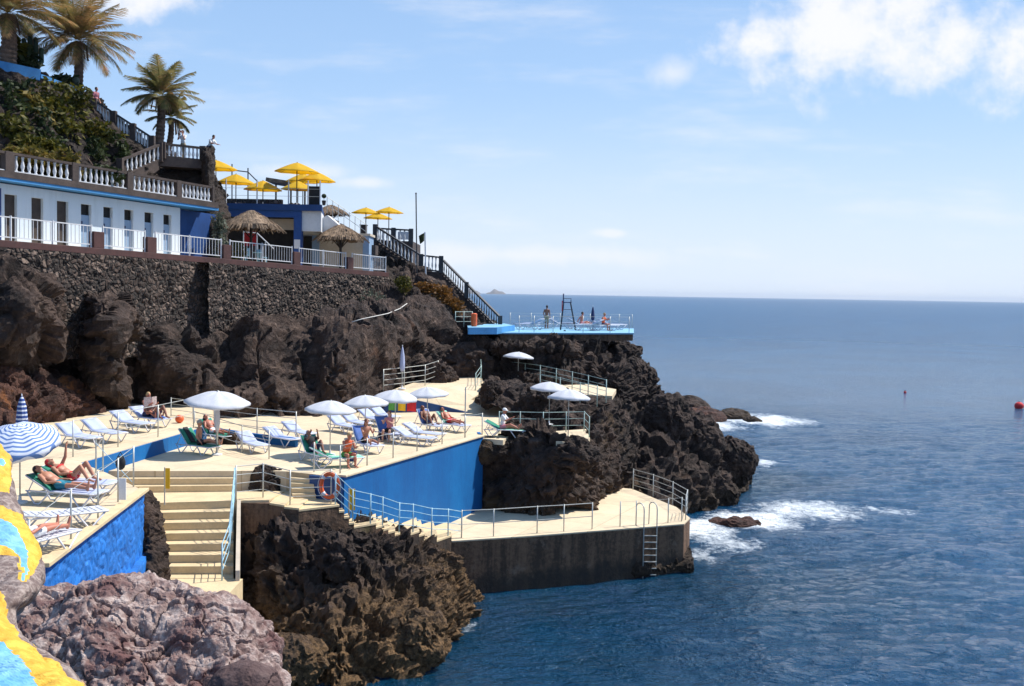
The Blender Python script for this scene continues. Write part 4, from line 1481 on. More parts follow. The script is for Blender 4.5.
# rubble wall carrying the promenade
def rubble(name, s0, s1, h0, h1, off, seed, mat, label, depth=.6, amp=.075):
    a, b = E(s0, off, 0.0), E(s1, off, 0.0)
    res = .11
    nu = int((b - a).length / res)
    nv = int(h0 / res)
    pts, tp = [], []
    for i in range(nu):
        t = i / (nu - 1)
        base = a.lerp(b, t)
        h = h0 + (h1 - h0) * t
        for j in range(nv):
            pts.append((base.x, base.y, base.z - h + h * j / (nv - 1)))
            tp.append(1.0 if j < nv - 2 else 0.0)
        pts.append((base.x - EN.x * depth, base.y - EN.y * depth, base.z))
        tp.append(0)
    p = np.array(pts)
    f1, f2, cid = worley(p / .34, seed)
    d = amp * (np.clip((f2 - f1) * 3, 0, 1) - .6 + 0.9 * (cid - .5) + 0.5 * fbm(p / .2, 3, seed + 3)) + .12 * fbm(p / 2.0, 2, seed)
    V = p + np.array(EN)[None] * (d * np.array(tp))[:, None]
    return tag(np_mesh(name, V, grid_faces(nu, nv + 1), mat), label, 'wall')


rubble('rubble_wall', S0, s_at(222), 5.2, 5.2, -.02, 11, M['masonry'], 'long dark rubble stone wall under the cabins promenade')
rubble('rubble_wall', s_at(224), S1, 5.0, 3.6, -.02, 17, M['masonry'], 'rubble stone wall under the thatched umbrellas and the far railing')
rubble('rubble_buttress', s_at(212, -.8) - .2, s_at(236, -.8), 8.0, 8.0, -.75, 23, M['masonry'], 'projecting lit rubble stone buttress in the middle of the promenade wall', 1.4, .09)

# white railing: one thing, a panel of bars and posts between every two piers
fence = empty('white_railing', E(0, .2, KERB), 'long white barred railing on the maroon kerb of the promenade', 'railing')
cuts = [-10] + list(PIERS) + [389]
for i in range(len(cuts) - 1):
    s0 = s_at(cuts[i], .2) + .38 if i else S0 + .2
    s1 = s_at(cuts[i + 1], .2) - .38 if i < len(cuts) - 2 else S1 - .15
    Hf = 1.12
    mb = MB()
    for z in (.16, Hf - .04):
        mb.bar(E(s0, .2, KERB + z), E(s1, .2, KERB + z), .05, .05)
    n = max(3, int((s1 - s0) / .25))
    for k in range(1, n):
        s = s0 + (s1 - s0) * k / n
        mb.bar(E(s, .2, KERB + .16), E(s, .2, KERB + Hf - .05), .027, .027, up=(1, 0, 0))
    mb.build('bars', M['white'], fence, world=True)
    npst = max(2, int(round((s1 - s0) / 2.4)) + 1)
    for k in range(npst):
        s = s0 + (s1 - s0) * k / (npst - 1)
        MB().box(E(s, .2, KERB + Hf / 2 + .015), (.07, .07, Hf + .05)).build('post', M['white'], fence, world=True)
mb = MB()
for z in (.16, 1.08):
    mb.bar(E(S1 - .2, .3, KERB + z), E(S1 - .2, 4.6, KERB + z), .05, .05)
for k in range(20):
    mb.bar(E(S1 - .2, .4 + k * .22, KERB + .16), E(S1 - .2, .4 + k * .22, KERB + 1.07), .027, .027, up=(1, 0, 0))
mb.build('bars', M['white'], fence, world=True)

# ---- bathing cabins
WOFF = 2.1
cabins = empty('cabin_building', E(s_at(90, WOFF), WOFF, KERB), 'long pale blue bathing cabin building with eight narrow doorways', 'building')
FL, DTOP, ROOF = KERB, KERB + 2.34, KERB + 2.82
doors = [(4.7, 17.2), (31.6, 43.4), (57, 68.4), (81, 91.4), (103.4, 112.7), (124.3, 133.3), (144.5, 153.3), (163.4, 171.3)]
sc_ = [S0]
SE = s_at(180, WOFF)
for a, b in doors:
    sc_ += [s_at(a, WOFF), s_at(b, WOFF)]
sc_.append(SE)
TH = .20
for i in range(0, len(sc_), 2):
    along('wall', sc_[i], sc_[i + 1], WOFF, WOFF + TH, FL, DTOP, M['sky_paint'], cabins)
along('wall', S0, SE, WOFF, WOFF + TH + .02, DTOP, ROOF, M['sky_paint'], cabins)
along('wall', S0, SE, WOFF + 3.0, WOFF + 3.2, FL, ROOF, M['sky_paint'], cabins)
for i, (a, b) in enumerate(doors):
    s0, s1 = s_at(a, WOFF), s_at(b, WOFF)
    if i < 3:
        d = along('door', s0 + .01, s1 - .01, WOFF + .17, WOFF + .22, FL, DTOP - .01, M['door_dark'], cabins)  # open doorway, its unlit inside put into a dark panel
    else:
        d = along('door', s0 + .01, s1 - .01, WOFF + .15, WOFF + .20, FL + .12, DTOP - .55, M['door_blue'], cabins)
        along('opening', s0 + .01, s1 - .01, WOFF + .24, WOFF + .28, FL, DTOP, M['black'], cabins)  # black panel stands for the unlit cabin behind the blue leaf
        q = E(s0 + .16, WOFF + .145, DTOP - .95)
        MB().lathe((0, 0, 0), [(.06, -.01), (.06, .01)], 10).box((0, 0, 0), (.001, .001, .001))
        m_ = MB()
        m_.box(q, (.03, .14, .14), rz=math.atan2(EN.y, EN.x))
        m_.build('handle_plate', M['cloth_navy'], d, world=True)
along('pilaster', s_at(-2, WOFF - .1) - .5, s_at(1.5, WOFF - .1), WOFF - .1, WOFF - .005, FL, ROOF - .25, M['deep_blue'], cabins)
along('eaves', S0, s_at(214, WOFF - .45), WOFF - .78, WOFF + 5, ROOF + .06, ROOF + .2, M['trim_blue'], cabins)
along('fascia', S0, s_at(213.5, WOFF - .45), WOFF - .82, WOFF + 5, ROOF + .2, ROOF + .52, M['brown_stone'], cabins)
along('side_wall', SE, SE + .15, WOFF + .5, WOFF + 3.2, FL, ROOF, M['door_blue'], cabins)
along('wall_end', SE + .15, s_at(216, WOFF + .7), WOFF + .7, WOFF + 1.0, FL, ROOF - .002, M['navy'], cabins)

# ---- balustrade: baluster shape shared by all
BAL = [(.075, 0), (.075, .05), (.045, .08), (.085, .22), (.095, .30), (.06, .46), (.045, .56), (.065, .60), (.045, .64), (.075, .68), (.075, .74)]


def baluster_mesh(h, k=1.0):
    return MB().lathe((0, 0, 0), [(r * k, z * h / .74) for r, z in BAL], 9).build('baluster', M['white'], smooth=True)


BTOP = ROOF + .52
roof_bal = empty('roof_balustrade', E(s_at(90, WOFF), WOFF - .3, BTOP), 'white turned balustrade with dark piers along the cabin roof edge', 'balustrade')
bm0 = None
cuts = [(-14, 3), (13, 70), (77, 125), (131.5, 174.6), (180, 210)]
OFB = WOFF - .58
for a, b in cuts:
    s0, s1 = s_at(a, OFB), s_at(b, OFB)
    if a == -14: s0, a = S0, None
    along('top_rail', s0 - .02, s1 + .02, OFB - .14, OFB + .14, BTOP + .80, BTOP + .92, M['brown_stone'], roof_bal)
    along('base_rail', s0 - .02, s1 + .02, OFB - .12, OFB + .12, BTOP, BTOP + .06, M['white'], roof_bal)
    n = 8 if b == 210 else 9
    if a is None: n = 14
    for k in range(n):
        s = s0 + (s1 - s0) * (k + .5) / n
        q = E(s, OFB, BTOP + .06)
        if bm0 is None:
            bm0 = baluster_mesh(.74)
            o = bm0
        else:
            o = bm0.copy()
            COL.objects.link(o)
        o.parent = roof_bal
        o.location = q - roof_bal.location
for a, b in ((3, 13), (70, 77), (125, 131.5), (174.6, 180), (210, 212.5)):
    along('pier', s_at(a, OFB) + .02, s_at(b, OFB) - .02, OFB - .17, OFB + .17, BTOP, BTOP + .93, M['brown_stone'], roof_bal, .015)


def slanted_balustrade(name, a, b, h, n, label, rail_mat, bal_mat, piers=(0, 1), th=.16, k=1.0, pier_mat=None, bot=True):
    """balustrade from a to b (feet), upright balusters, rails following the slope"""
    root = empty(name, a, label, 'balustrade')
    up = Vector((0, 0, 1))
    MB().bar(a + up * (h - .06), b + up * (h - .06), th + .08, .12).build('top_rail', rail_mat, root, world=True)
    if bot:
        MB().bar(a + up * .04, b + up * .04, th, .10).build('base_rail', rail_mat, root, world=True)
    src = None
    for i in range(n):
        p = a.lerp(b, (i + .5) / n) + up * .08
        if src is None:
            src = MB().lathe((0, 0, 0), [(r * k, z * (h - .2) / .74) for r, z in BAL], 8).build('baluster', bal_mat, root, smooth=True)
            o = src
        else:
            o = src.copy()
            COL.objects.link(o)
            o.parent = root
        o.location = p - root.location
    for t in piers:
        p = a.lerp(b, t)
        MB().box(p + up * (h / 2 - .02), (th + .2, th + .2, h + .16)).build('pier', pier_mat or rail_mat, root, world=True, bevel=.015)
    return root


# stair and landing above the cabin roof
sa, sb = D(120, 177, 63.5), D(160, 160, 67)
slanted_balustrade('stair_balustrade', sa, sb, 1.0, 9, 'white balustrade climbing to the right above the cabin roof', M['brown_stone'], M['white'])
la, lb = D(163, 157, 67.2), D(203, 161, 68.5)
slanted_balustrade('landing_balustrade', la, lb, .85, 10, 'level white balustrade in front of the two people by the palms', M['brown_stone'], M['white'])
mb = MB().prism([(la.x - .3, la.y - .2), (lb.x + .2, lb.y - .2), (lb.x + .0, lb.y + 2.2), (la.x - .3, la.y + 2.2)], la.z - .55, la.z)
structure(mb.build('landing', M['brown_stone']))
mb = MB().prism([(sa.x, sa.y - .2), (sb.x, sb.y - .2), (sb.x - .6, sb.y + 2), (sa.x - .6, sa.y + 2)], [sa.z - 1.4, sb.z - .6, sb.z - .6, sa.z - 1.4], [sa.z, sb.z, sb.z, sa.z])
tag(mb.build('stone_stair', M['brown_stone']), 'dark stone stair flank under the climbing white balustrade', 'stairs')
structure(rock('landing_rock', [
    col((150, 205, 66), (150, 185, 67), (150, 172, 68), (150, 166, 69.5), (150, 164, 75)),
    col((178, 210, 66.5), (178, 188, 67.8), (178, 174, 69), (178, 168, 70.5), (178, 166, 76)),
    col((204, 222, 67), (204, 192, 68), (204, 176, 69.2), (204, 169, 70.5), (204, 167, 76)),
    col((230, 250, 68), (228, 225, 71), (226, 205, 73), (226, 198, 75), (226, 196, 80))], .2, .35, M['hill'], 91, .8))
structure(rock('rock_pillar', [
    col((200, 272, 70), (201, 225, 68.4), (201, 180, 68.3), (202, 152, 68.4), (203, 148, 69.6)),
    col((207, 272, 66.2), (206, 228, 67.2), (206, 180, 67.6), (206, 152, 68.0), (206, 147.5, 69.6)),
    col((217, 272, 65.4), (213, 228, 66.8), (210, 180, 67.6), (210, 152, 68.1), (209, 147.5, 69.6)),
    col((228, 273, 66), (221, 230, 68), (214, 182, 68.8), (213, 152, 69.0), (211, 148, 69.8)),
    col((226, 272, 70), (222, 225, 70.5), (214, 180, 70.6), (213, 152, 70.6), (211, 148, 71))], .12, .22, M['hill'], 93, .5))

# ---- hillside above the roof, with the stair wall
hillside = structure(rock('hillside', [
    col((-80, 190, 52), (-80, 165, 54), (-80, 112, 57), (-80, 66, 60.5), (-80, 52, 66), (-80, 48, 82)),
    col((-20, 185, 53), (-20, 160, 55), (-20, 112, 58), (-20, 78, 61), (-20, 66, 66), (-20, 62, 82)),
    col((10, 185, 54), (10, 162, 55.5), (10, 118, 58.5), (10, 82, 61.5), (10, 72, 66), (10, 69, 82)),
    col((40, 187, 55.5), (40, 166, 57), (40, 122, 60), (40, 88, 62.8), (40, 79, 67), (40, 77, 82)),
    col((72, 190, 57), (72, 172, 58.5), (72, 130, 62), (73, 100, 65), (74, 94, 68), (76, 92, 84)),
    col((95, 192, 59), (95, 175, 60.5), (97, 140, 64), (99, 118, 66), (100, 114, 69), (102, 111, 84)),
    col((122, 196, 61), (122, 178, 62.5), (124, 152, 65), (126, 136, 66.5), (127, 133, 70), (128, 131, 85)),
    col((150, 202, 63.5), (150, 184, 65.5), (151, 164, 67.2), (152, 152, 68), (153, 149, 71), (153, 147, 85)),
    col((176, 208, 66), (176, 190, 68.5), (176, 172, 70.6), (176, 163, 72), (176, 161, 74), (176, 160, 86))], .2, .55, M['hill'], 97, .9))
structure(along('roof_terrace', S0, s_at(213, WOFF), WOFF + .3, WOFF + 9, ROOF + .52, ROOF + .56, M['concrete']))
ua, ub = D(75, 103, 66.5), D(152, 152.5, 67.2)
slanted_balustrade('hill_stair_balustrade', ua, ub, .95, 26, 'dark railed white balustrade descending the hillside below the biggest palm', M['dark_metal'], M['white_wall'], (0, .25, .5, .75, 1), .14, .9, M['brown_stone'])
ba, bb = D(-30, 63, 61.5), D(80, 91, 66.2)
mb = MB()
mb.bar(ba + Vector((0, 0, .15)), D(40, 77, 63.6) + Vector((0, 0, .1)), .25, .62)
mb.bar(D(40, 77, 63.6) + Vector((0, 0, .05)), bb, .2, .22)
tag(mb.build('low_wall', M['trim_blue']), 'blue painted low wall at the top of the hillside by the left palms', 'wall')

# ---- restaurant with the yellow umbrellas
RX0, RX1 = D(214, 203, 74).x, D(327, 206, 76).x
RY = 74.0
zt_, zb_ = D(280, 204, 74).z, D(280, 217, 74).z
rest = empty('restaurant_building', ((RX0 + RX1) / 2, RY + 4, 14.0), 'open fronted restaurant with a blue flat roof carrying yellow umbrellas', 'building')


def xbox(name, x0, x1, y0, y1, z0, z1, mat, parent=None, bevel=0.0):
    return MB().box(((x0 + x1) / 2, (y0 + y1) / 2, (z0 + z1) / 2), (x1 - x0, y1 - y0, z1 - z0)).build(name, mat, parent, world=True, bevel=bevel)


MB().prism([(RX0, RY), (RX1, RY), (D(326, 206, 92).x, 92), (D(214, 203, 92).x, 92)], zt_ - .42, zt_).build('roof_slab', M['deep_blue'], rest, world=True)
xbox('roof_beam', RX0, D(301, 210, RY).x, RY + .12, RY + .6, zb_, zt_ - .42, M['navy'], rest)
xbox('column', D(293.5, 240, RY).x, D(301, 240, RY).x, RY + .05, RY + .75, 13.2, zb_, M['navy'], rest)
MB().prism([(D(301.2, 210, RY).x, RY + .3), (RX1 - .1, RY + .3), (D(325, 206, RY + 7).x, RY + 7), (D(301.2, 210, RY + 7).x, RY + 7)], zb_ - .9, zt_ - .42).build('fascia', M['white_wall'], rest, world=True)
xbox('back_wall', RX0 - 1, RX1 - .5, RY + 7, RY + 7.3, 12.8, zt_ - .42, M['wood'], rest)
xbox('ceiling_beam', RX0 + .4, D(293, 220, RY).x, RY + 1.6, RY + 2.0, zb_ - .75, zb_ - .02, M['cream_wall'], rest)
for u in (246.5, 254):
    p = D(u, 238, RY + 3)
    xbox('poster', p.x - .22, p.x + .22, RY + 2.95, RY + 3.0, p.z - .55, p.z + .45, M['red'], rest)
p = D(297, 244, RY)
xbox('notice', p.x - .2, p.x + .2, RY + .02, RY + .047, p.z - .3, p.z + .3, M['white'], rest)
# stair flank to the right of the roof
mb = MB()
q = [D(301.5, 229, 76.5), D(327, 215, 76.5), D(354, 238, 76.5), D(338, 236, 76.5)]
mb2 = MB()
vs = [(a.x, 76.6, a.z) for a in q] + [(a.x, 78.4, a.z) for a in q]
mb2.add(vs, [(0, 1, 2, 3), (7, 6, 5, 4), (0, 4, 5, 1), (1, 5, 6, 2), (2, 6, 7, 3), (3, 7, 4, 0)])
tag(mb2.build('stair_flank', M['white_wall']), 'white slanting flank of the stair at the right end of the restaurant roof', 'stairs')
sr = empty('stair_railing', D(328, 214, 78), 'thin pale railing down the stair right of the yellow umbrella roof', 'railing')
for i in range(8):
    t = i / 7
    f = D(327, 213, 78).lerp(D(366, 240, 79), t)
    MB().tube([f, f + Vector((0, 0, 1.15))], .022, 6).build('post', M['metal'], sr, world=True)
for hh in (.6, 1.12):
    MB().tube([D(327, 213, 78) + Vector((0, 0, hh)), D(366, 240, 79) + Vector((0, 0, hh))], .02, 6).build('rail', M['metal'], sr, world=True)
ds = empty('stone_stair', D(346, 232, 79.5), 'dark stone steps descending from the restaurant roof to the right', 'stairs')
for i in range(9):
    t = i / 8
    f = D(326, 216, 79).lerp(D(372, 245, 80.5), t)
    MB().box(f + Vector((0, .8, -.35)), (.52, 1.7, .7)).build('step', M['brown_stone'], ds, world=True)
# roof railing and what stands on the roof
rr = empty('roof_railing', ((RX0 + RX1) / 2, RY + .25, zt_), 'slim white railing posts along the blue restaurant roof edge', 'railing')
for u in (226, 257, 288.5, 308, 320):
    p = D(u, 203, RY + .25)
    MB().tube([(p.x, p.y, zt_), (p.x, p.y, zt_ + 1.62)], .045, 8).build('post', M['white'], rr, world=True)
for hh in (.55, 1.05):
    MB().tube([(D(219, 203, RY + .25).x, RY + .25, zt_ + hh), (RX1 - .1, RY + .25, zt_ + hh)], .012, 6).build('wire', M['metal'], rr, world=True)
bx_ = D(314, 195, RY + .6)
tag(MB().box((bx_.x, bx_.y, zt_ + .65), (.78, .08, 1.25)).build('menu_board', M['black'], bevel=.02), 'tall black board standing at the right end of the restaurant roof', 'board')
pl_ = empty('potted_plant', (D(324, 195, RY + .5).x, RY + .5, zt_), 'small round headed potted plant at the very right end of the restaurant roof', 'plant')
MB().lathe((0, 0, 0), [(.1, 0), (.15, .3), (.15, .32)], 10).build('pot', M['brown_stone'], pl_)
MB().ell((0, 0, .62), (.17, .17, .16), 9, 6).build('foliage', M['dark_leaf'], pl_)
MB().tube([(0, 0, .3), (0, 0, .52)], .015, 6).build('stem', M['wood'], pl_)
tag(MB().box((D(250, 196, 84).x, 84, zt_ + .55), (D(283, 196, 84).x - D(218, 196, 84).x, .5, 1.1)).build('stone_wall', M['masonry_low']),
    'brown stone wall at the back of the restaurant roof', 'wall')
pg_ = empty('pergola', (D(288, 185, 87).x, 87, zt_), 'brown straw roofed pergola behind the yellow umbrellas', 'pergola')
a, b = D(270, 181, 87), D(308, 187, 87)
MB().bar((a.x, 87, a.z), (b.x, 87, b.z), 3.0, .28).build('roof', M['thatch'], pg_, world=True)
for u in (276, 291, 305):
    p = D(u, 184, 86)
    MB().tube([(p.x, 86, zt_), (p.x, 86, p.z)], .07, 8).build('post', M['wood'], pg_, world=True)
a = D(234, 170, 88)
pl2 = empty('lamp_frame', (a.x, 88, zt_), 'thin dark metal frame rising behind the left yellow umbrellas', 'frame')
MB().tube([D(232, 203, 88), D(232, 164, 88)], .05, 6).tube([D(248, 203, 88), D(248, 168, 88)], .05, 6).tube([D(232, 170, 88), D(248, 172, 88), D(262, 186, 88)], .05, 6).build('frame', M['dark_metal'], pl2, world=True)

# lower front of the restaurant: pale stair rail, blue chairs
hr = empty('handrail', D(266, 246, 71), 'slanting white handrail in the shade below the restaurant roof', 'handrail')
pts = [D(244, 232, 71), D(257, 233, 71), D(274, 249, 71), D(274, 262, 71)]
MB().tube(pts[:3], .04, 6).build('rail', M['white'], hr, world=True)
for a in ((243.5, 228), (257, 233), (265.5, 241)):
    p = D(a[0], a[1], 71)
    MB().tube([(p.x, p.y, 14.0), p], .035, 6).build('post', M['white'], hr, world=True)

# ---- kiosk behind the right thatched umbrella
k0, k1 = D(312, 255, 79), D(369, 255, 79)
zf = EP(330, 3.0).z
kz = D(340, 236, 79).z
kio = empty('kiosk', ((k0.x + k1.x) / 2, 80, zf), 'small cream kiosk with pale blue corners behind the right thatched umbrella', 'kiosk')
xbox('wall', k0.x + .5, k1.x - .42, 79.02, 81.4, zf - .1, kz, M['cream_wall'], kio)
xbox('corner', k0.x, k0.x + .52, 78.95, 81.5, zf - .1, kz + .03, M['door_blue'], kio)
xbox('corner', k1.x - .44, k1.x, 78.95, 81.5, zf - .1, kz + .03, M['door_blue'], kio)
xbox('roof', k0.x - .1, k1.x + .1, 78.85, 81.6, kz + .032, kz + .2, M['cream_wall'], kio)

# ---- backing rock behind restaurant and kiosk
structure(rock('back_slope', [
    col((205, 275, 84), (205, 240, 86), (205, 222, 90), (205, 206, 94), (205, 200, 104)),
    col((250, 275, 84), (250, 240, 86), (250, 222, 90), (250, 207, 95), (250, 203, 104)),
    col((300, 275, 84), (300, 245, 86), (300, 226, 89), (302, 212, 94), (302, 209, 104)),
    col((340, 280, 83), (340, 252, 85), (340, 236, 88), (340, 234, 91), (340, 232, 104)),
    col((375, 290, 83), (375, 265, 84.5), (375, 248, 87), (375, 243, 90), (375, 240, 104)),
    col((410, 300, 84), (410, 272, 86), (410, 258, 88), (410, 252, 91), (410, 250, 104))], .3, .45, M['hill'], 111, 1.0))

# ---- far stair going down to the right
f0, f1, f2, f3 = D(375, 240, 85), D(421, 270, 83.4), D(441, 272, 83), D(500, 331, 79.5)


def stair_mass(a, b, n, w, drop, name, label):
    root = empty(name, a, label, 'stairs')
    for i in range(n):
        p, q = a.lerp(b, i / n), a.lerp(b, (i + 1) / n)
        MB().prism([(p.x, p.y), (q.x, q.y), (q.x + .2, q.y + w), (p.x + .2, p.y + w)], q.z - drop, q.z + .02).build('step', M['brown_stone'], root, world=True)
    return root


stair_mass(f0, f1, 12, 1.6, .9, 'stone_stair', 'dark stone stair dropping from the upper right terrace to the flagpoles')
stair_mass(f2, f3, 22, 1.5, .9, 'stone_stair', 'long dark stone stair dropping to the far blue deck')
structure(MB().prism([(f1.x, f1.y - .1), (f2.x + .1, f2.y - .1), (f2.x + .1, f2.y + 1.7), (f1.x, f1.y + 1.7)], f2.z - 1.6, f2.z + .02).build('stair_landing', M['brown_stone']))
slanted_balustrade('balustrade', f0, f1, 1.15, 13, 'dark balustrade of the stair coming down from the upper terrace', M['dark_metal'], M['white_wall'], (0, 1), .13, .8, M['dark_metal'])
slanted_balustrade('balustrade', f1 + Vector((.2, 0, 0)), f2, 1.15, 5, 'short level dark balustrade on the landing beside the flagpoles', M['dark_metal'], M['white_wall'], (1,), .13, .8, M['dark_metal'])
slanted_balustrade('balustrade', f2 + Vector((.15, 0, -.1)), f3, 1.05, 24, 'long dark balustrade slanting down to the far blue deck', M['dark_metal'], M['dark_metal'], (.42, 1), .12, .5, M['dark_metal'])
t0, t1 = D(376, 241, 86.5), D(411, 243, 86)
slanted_balustrade('balustrade', t0, t1, 1.05, 8, 'level dark balustrade round the upper terrace below the right yellow umbrellas', M['dark_metal'], M['white_wall'], (.5, 1), .13, .8, M['dark_metal'])
structure(MB().prism([(D(340, 240, 86).x, 86.2), (t1.x + .15, t1.y - .1), (t1.x + .15, 93), (D(340, 240, 93).x, 93)], t0.z - 2.2, t0.z).build('upper_terrace_block', M['brown_stone']))
wp = D(367, 236, 86)
tag(MB().box((wp.x - .3, 86.2, t0.z + .55), (.5, .5, 1.25)).box((wp.x - .3, 86.2, t0.z + 1.2), (.58, .58, .08)).build('pillar', M['brown_stone'], bevel=.02), 'dark square pillar under the right yellow umbrellas', 'pillar')
tag(MB().box((D(403, 236, 87).x, 87.4, t0.z + .5), (.9, .06, .62)).box((D(403, 236, 87).x, 87.38, t0.z + .1), (.06, .06, .3)).build('white_board', M['white']), 'white board behind the dark balustrade of the upper terrace', 'board')

# ================================================================== furniture
def lounger_proto(name, seat_m, back_m, frame_m, slats=False, ang=26, towel=None):
    """origin on the ground under the middle; head at -x, foot at +x"""
    root = empty(name, (0, 0, 0))
    hs, Wd = .34, .60
    hx = -.22
    ca_, sa_ = math.cos(rad(ang)), math.sin(rad(ang))
    bl = .78
    if slats:
        mb = MB()
        for k in range(9):
            x = hx + .03 + k * .137
            mb.box((x + .055, 0, hs), (.105, Wd, .03))
        mb.box((hx + .6, .28, hs - .012), (1.24, .05, .03)).box((hx + .6, -.28, hs - .012), (1.24, .05, .03)).box((hx + .6, 0, hs - .012), (1.24, .07, .03))
        mb.build('seat', seat_m, root, bevel=.006)
        mb = MB()
        my = Matrix.Rotation(rad(ang), 3, 'Y')
        for k in range(5):
            s = .06 + k * .155
            mb.box((hx - ca_ * s, 0, hs + sa_ * s), (.12, Wd, .03), m=my)
        for y in (-.28, 0, .28):
            mb.box((hx - ca_ * bl / 2, y, hs + sa_ * bl / 2 - .012), (bl, .05, .03), m=my)
        mb.build('backrest', back_m, root, bevel=.006)
    else:
        mb = MB()
        n, m = 9, 4
        vs = []
        for i in range(n):
            for j in range(m + 1):
                x = hx + 1.2 * i / (n - 1)
                y = Wd * (j / m - .5)
                vs.append((x, y, hs + .03 - .018 * (1 - (2 * j / m - 1) ** 2)))
        fs = [(i * (m + 1) + j, (i + 1) * (m + 1) + j, (i + 1) * (m + 1) + j + 1, i * (m + 1) + j + 1) for i in range(n - 1) for j in range(m)]
        o = mb.add(vs, fs).build('seat', seat_m, root, smooth=True)
        md = o.modifiers.new('solid', 'SOLIDIFY')
        md.thickness = .035
        mb = MB()
        vs = []
        for i in range(6):
            for j in range(m + 1):
                s = bl * i / 5
                vs.append((hx - ca_ * s, Wd * (j / m - .5), hs + .03 + sa_ * s + .03 * math.sin(math.pi * i / 5) - .02 * (1 - (2 * j / m - 1) ** 2)))
        fs = [(i * (m + 1) + j, i * (m + 1) + j + 1, (i + 1) * (m + 1) + j + 1, (i + 1) * (m + 1) + j) for i in range(5) for j in range(m)]
        o = mb.add(vs, fs).build('backrest', back_m, root, smooth=True)
        md = o.modifiers.new('solid', 'SOLIDIFY')
        md.thickness = .035
    mb = MB()
    for y in (-.31, .31):
        mb.tube([(hx - ca_ * bl, y, hs + sa_ * bl), (hx, y, hs), (hx + 1.22, y, hs)], .022, 7)
    mb.tube([(hx + 1.22, -.31, hs), (hx + 1.22, .31, hs)], .022, 7)
    mb.tube([(hx - ca_ * bl, -.31, hs + sa_ * bl), (hx - ca_ * bl, .31, hs + sa_ * bl)], .022, 7)
    mb.tube([(hx - .42, -.3, .30), (hx - .42, .3, .30)], .016, 6)
    mb.build('frame', frame_m, root, smooth=True)
    for y in (-.30, .30):
        MB().tube([(hx - .66, y, hs - .02), (hx - .45, y, .02), (hx - .32, y, .02), (hx - .02, y, hs - .02)], .022, 7).build('leg', frame_m, root, smooth=True)
        MB().tube([(hx + .55, y, hs - .02), (hx + .78, y, .02), (hx + .88, y, .02), (hx + 1.15, y, hs - .02)], .022, 7).build('leg', frame_m, root, smooth=True)
        MB().tube([(hx - .7, y, hs - .01), (hx + .2, y, hs - .01)], .02, 6).build('side_rail', frame_m, root, smooth=True)
        MB().tube([(hx - .62, y * .96, hs), (hx - ca_ * .55, y * .96, hs + sa_ * .55)], .014, 6).build('prop', frame_m, root, smooth=True)
    if towel:
        o = MB().box((hx - ca_ * bl * .5, 0, hs + sa_ * bl * .5 + .065), (bl * .95, .22, .012), m=Matrix.Rotation(rad(ang), 3, 'Y')).build('headrest_stripe', towel, root)
    return root


PROTO = {}


def lounger(kind, head, foot, z, label, group=None, used=set()):
    """head/foot: pixels of the two top ends"""
    if kind not in PROTO:
        PROTO[kind] = {'blue': lambda: lounger_proto('sun_lounger', M['sling'], M['sling'], M['plastic']),
                       'white': lambda: lounger_proto('sun_lounger', M['plastic'], M['plastic'], M['plastic'], True, 8),
                       'slat': lambda: lounger_proto('sun_lounger', M['plastic'], M['plastic'], M['plastic'], True, 34),
                       'navy': lambda: lounger_proto('sun_lounger', M['sling'], M['sling_blue'], M['plastic'], ang=55),
                       'mint': lambda: lounger_proto('sun_lounger', M['sling'], M['mint_fabric'], M['plastic'], ang=40),
                       'greenflat': lambda: lounger_proto('sun_lounger', M['mint_fabric'], M['green_fabric'], M['plastic'], ang=28),
                       'greenback': lambda: lounger_proto('sun_lounger', M['sling'], M['green_fabric'], M['plastic'], ang=28),
                       'green': lambda: lounger_proto('sun_lounger', M['green_fabric'], M['green_fabric'], M['plastic'], ang=48, towel=M['cloth_black'])}[kind]()
        o = PROTO[kind]
    else:
        o = copy_tree(PROTO[kind])
    a, b = P(head[0], head[1], z + .68), P(foot[0], foot[1], z + .36)
    c = (a + b) / 2
    o.location = (c.x, c.y, z)
    k_ = 1.16 if z == ZL else 1.06
    o.scale = (k_, k_, k_)
    o.rotation_euler = (0, 0, math.atan2(b.y - a.y, b.x - a.x))
    tag(o, label, 'sun lounger', group or 'sun loungers on the terraces')
    return o


GB = 'pale blue loungers'
LG = {}
LG['A'] = lounger('blue', (52, 424), (106, 441), ZL, 'pale blue lounger nearest the red lava mound and the striped umbrella')
LG['B'] = lounger('blue', (77, 420), (131, 436), ZL, 'pale blue empty lounger, second from the lava mound on the upper terrace')
LG['C'] = lounger('blue', (106, 412), (158, 426), ZL, 'pale lounger in front of the newspaper reader on the upper terrace')
LG['D'] = lounger('blue', (128, 408), (172, 421), ZL, 'lounger under the newspaper reader beside the cliff')
LG['F'] = lounger('greenback', (31, 478), (102, 494), ZL, 'lounger with green backrest under the sunbathing man in teal trunks')
LG['F2'] = lounger('greenback', (46, 470), (112, 484), ZL, 'lounger with green backrest under the woman in red swimwear')
LG['G'] = lounger('white', (22, 506), (92, 511), ZL, 'empty white slatted plastic lounger in front of the sunbathing couple')
LG['H'] = lounger('slat', (2, 534), (62, 532), ZL, 'white plastic lounger nearest the yellow painted stones, only its foot showing')
LG['I'] = lounger('green', (174, 434), (222, 448), ZT, 'green towelled lounger under the bare backed man by the short steps')
LG['J'] = lounger('green', (196, 424), (236, 437), ZT, 'green towelled lounger just behind the bare backed man')
LG['K'] = lounger('blue', (237, 431), (268, 447), ZT, 'pale blue empty lounger nearest the thick poled umbrella')
LG['L'] = lounger('blue', (264, 427), (300, 440), ZT, 'pale blue empty lounger in the middle of the three by the back railing')
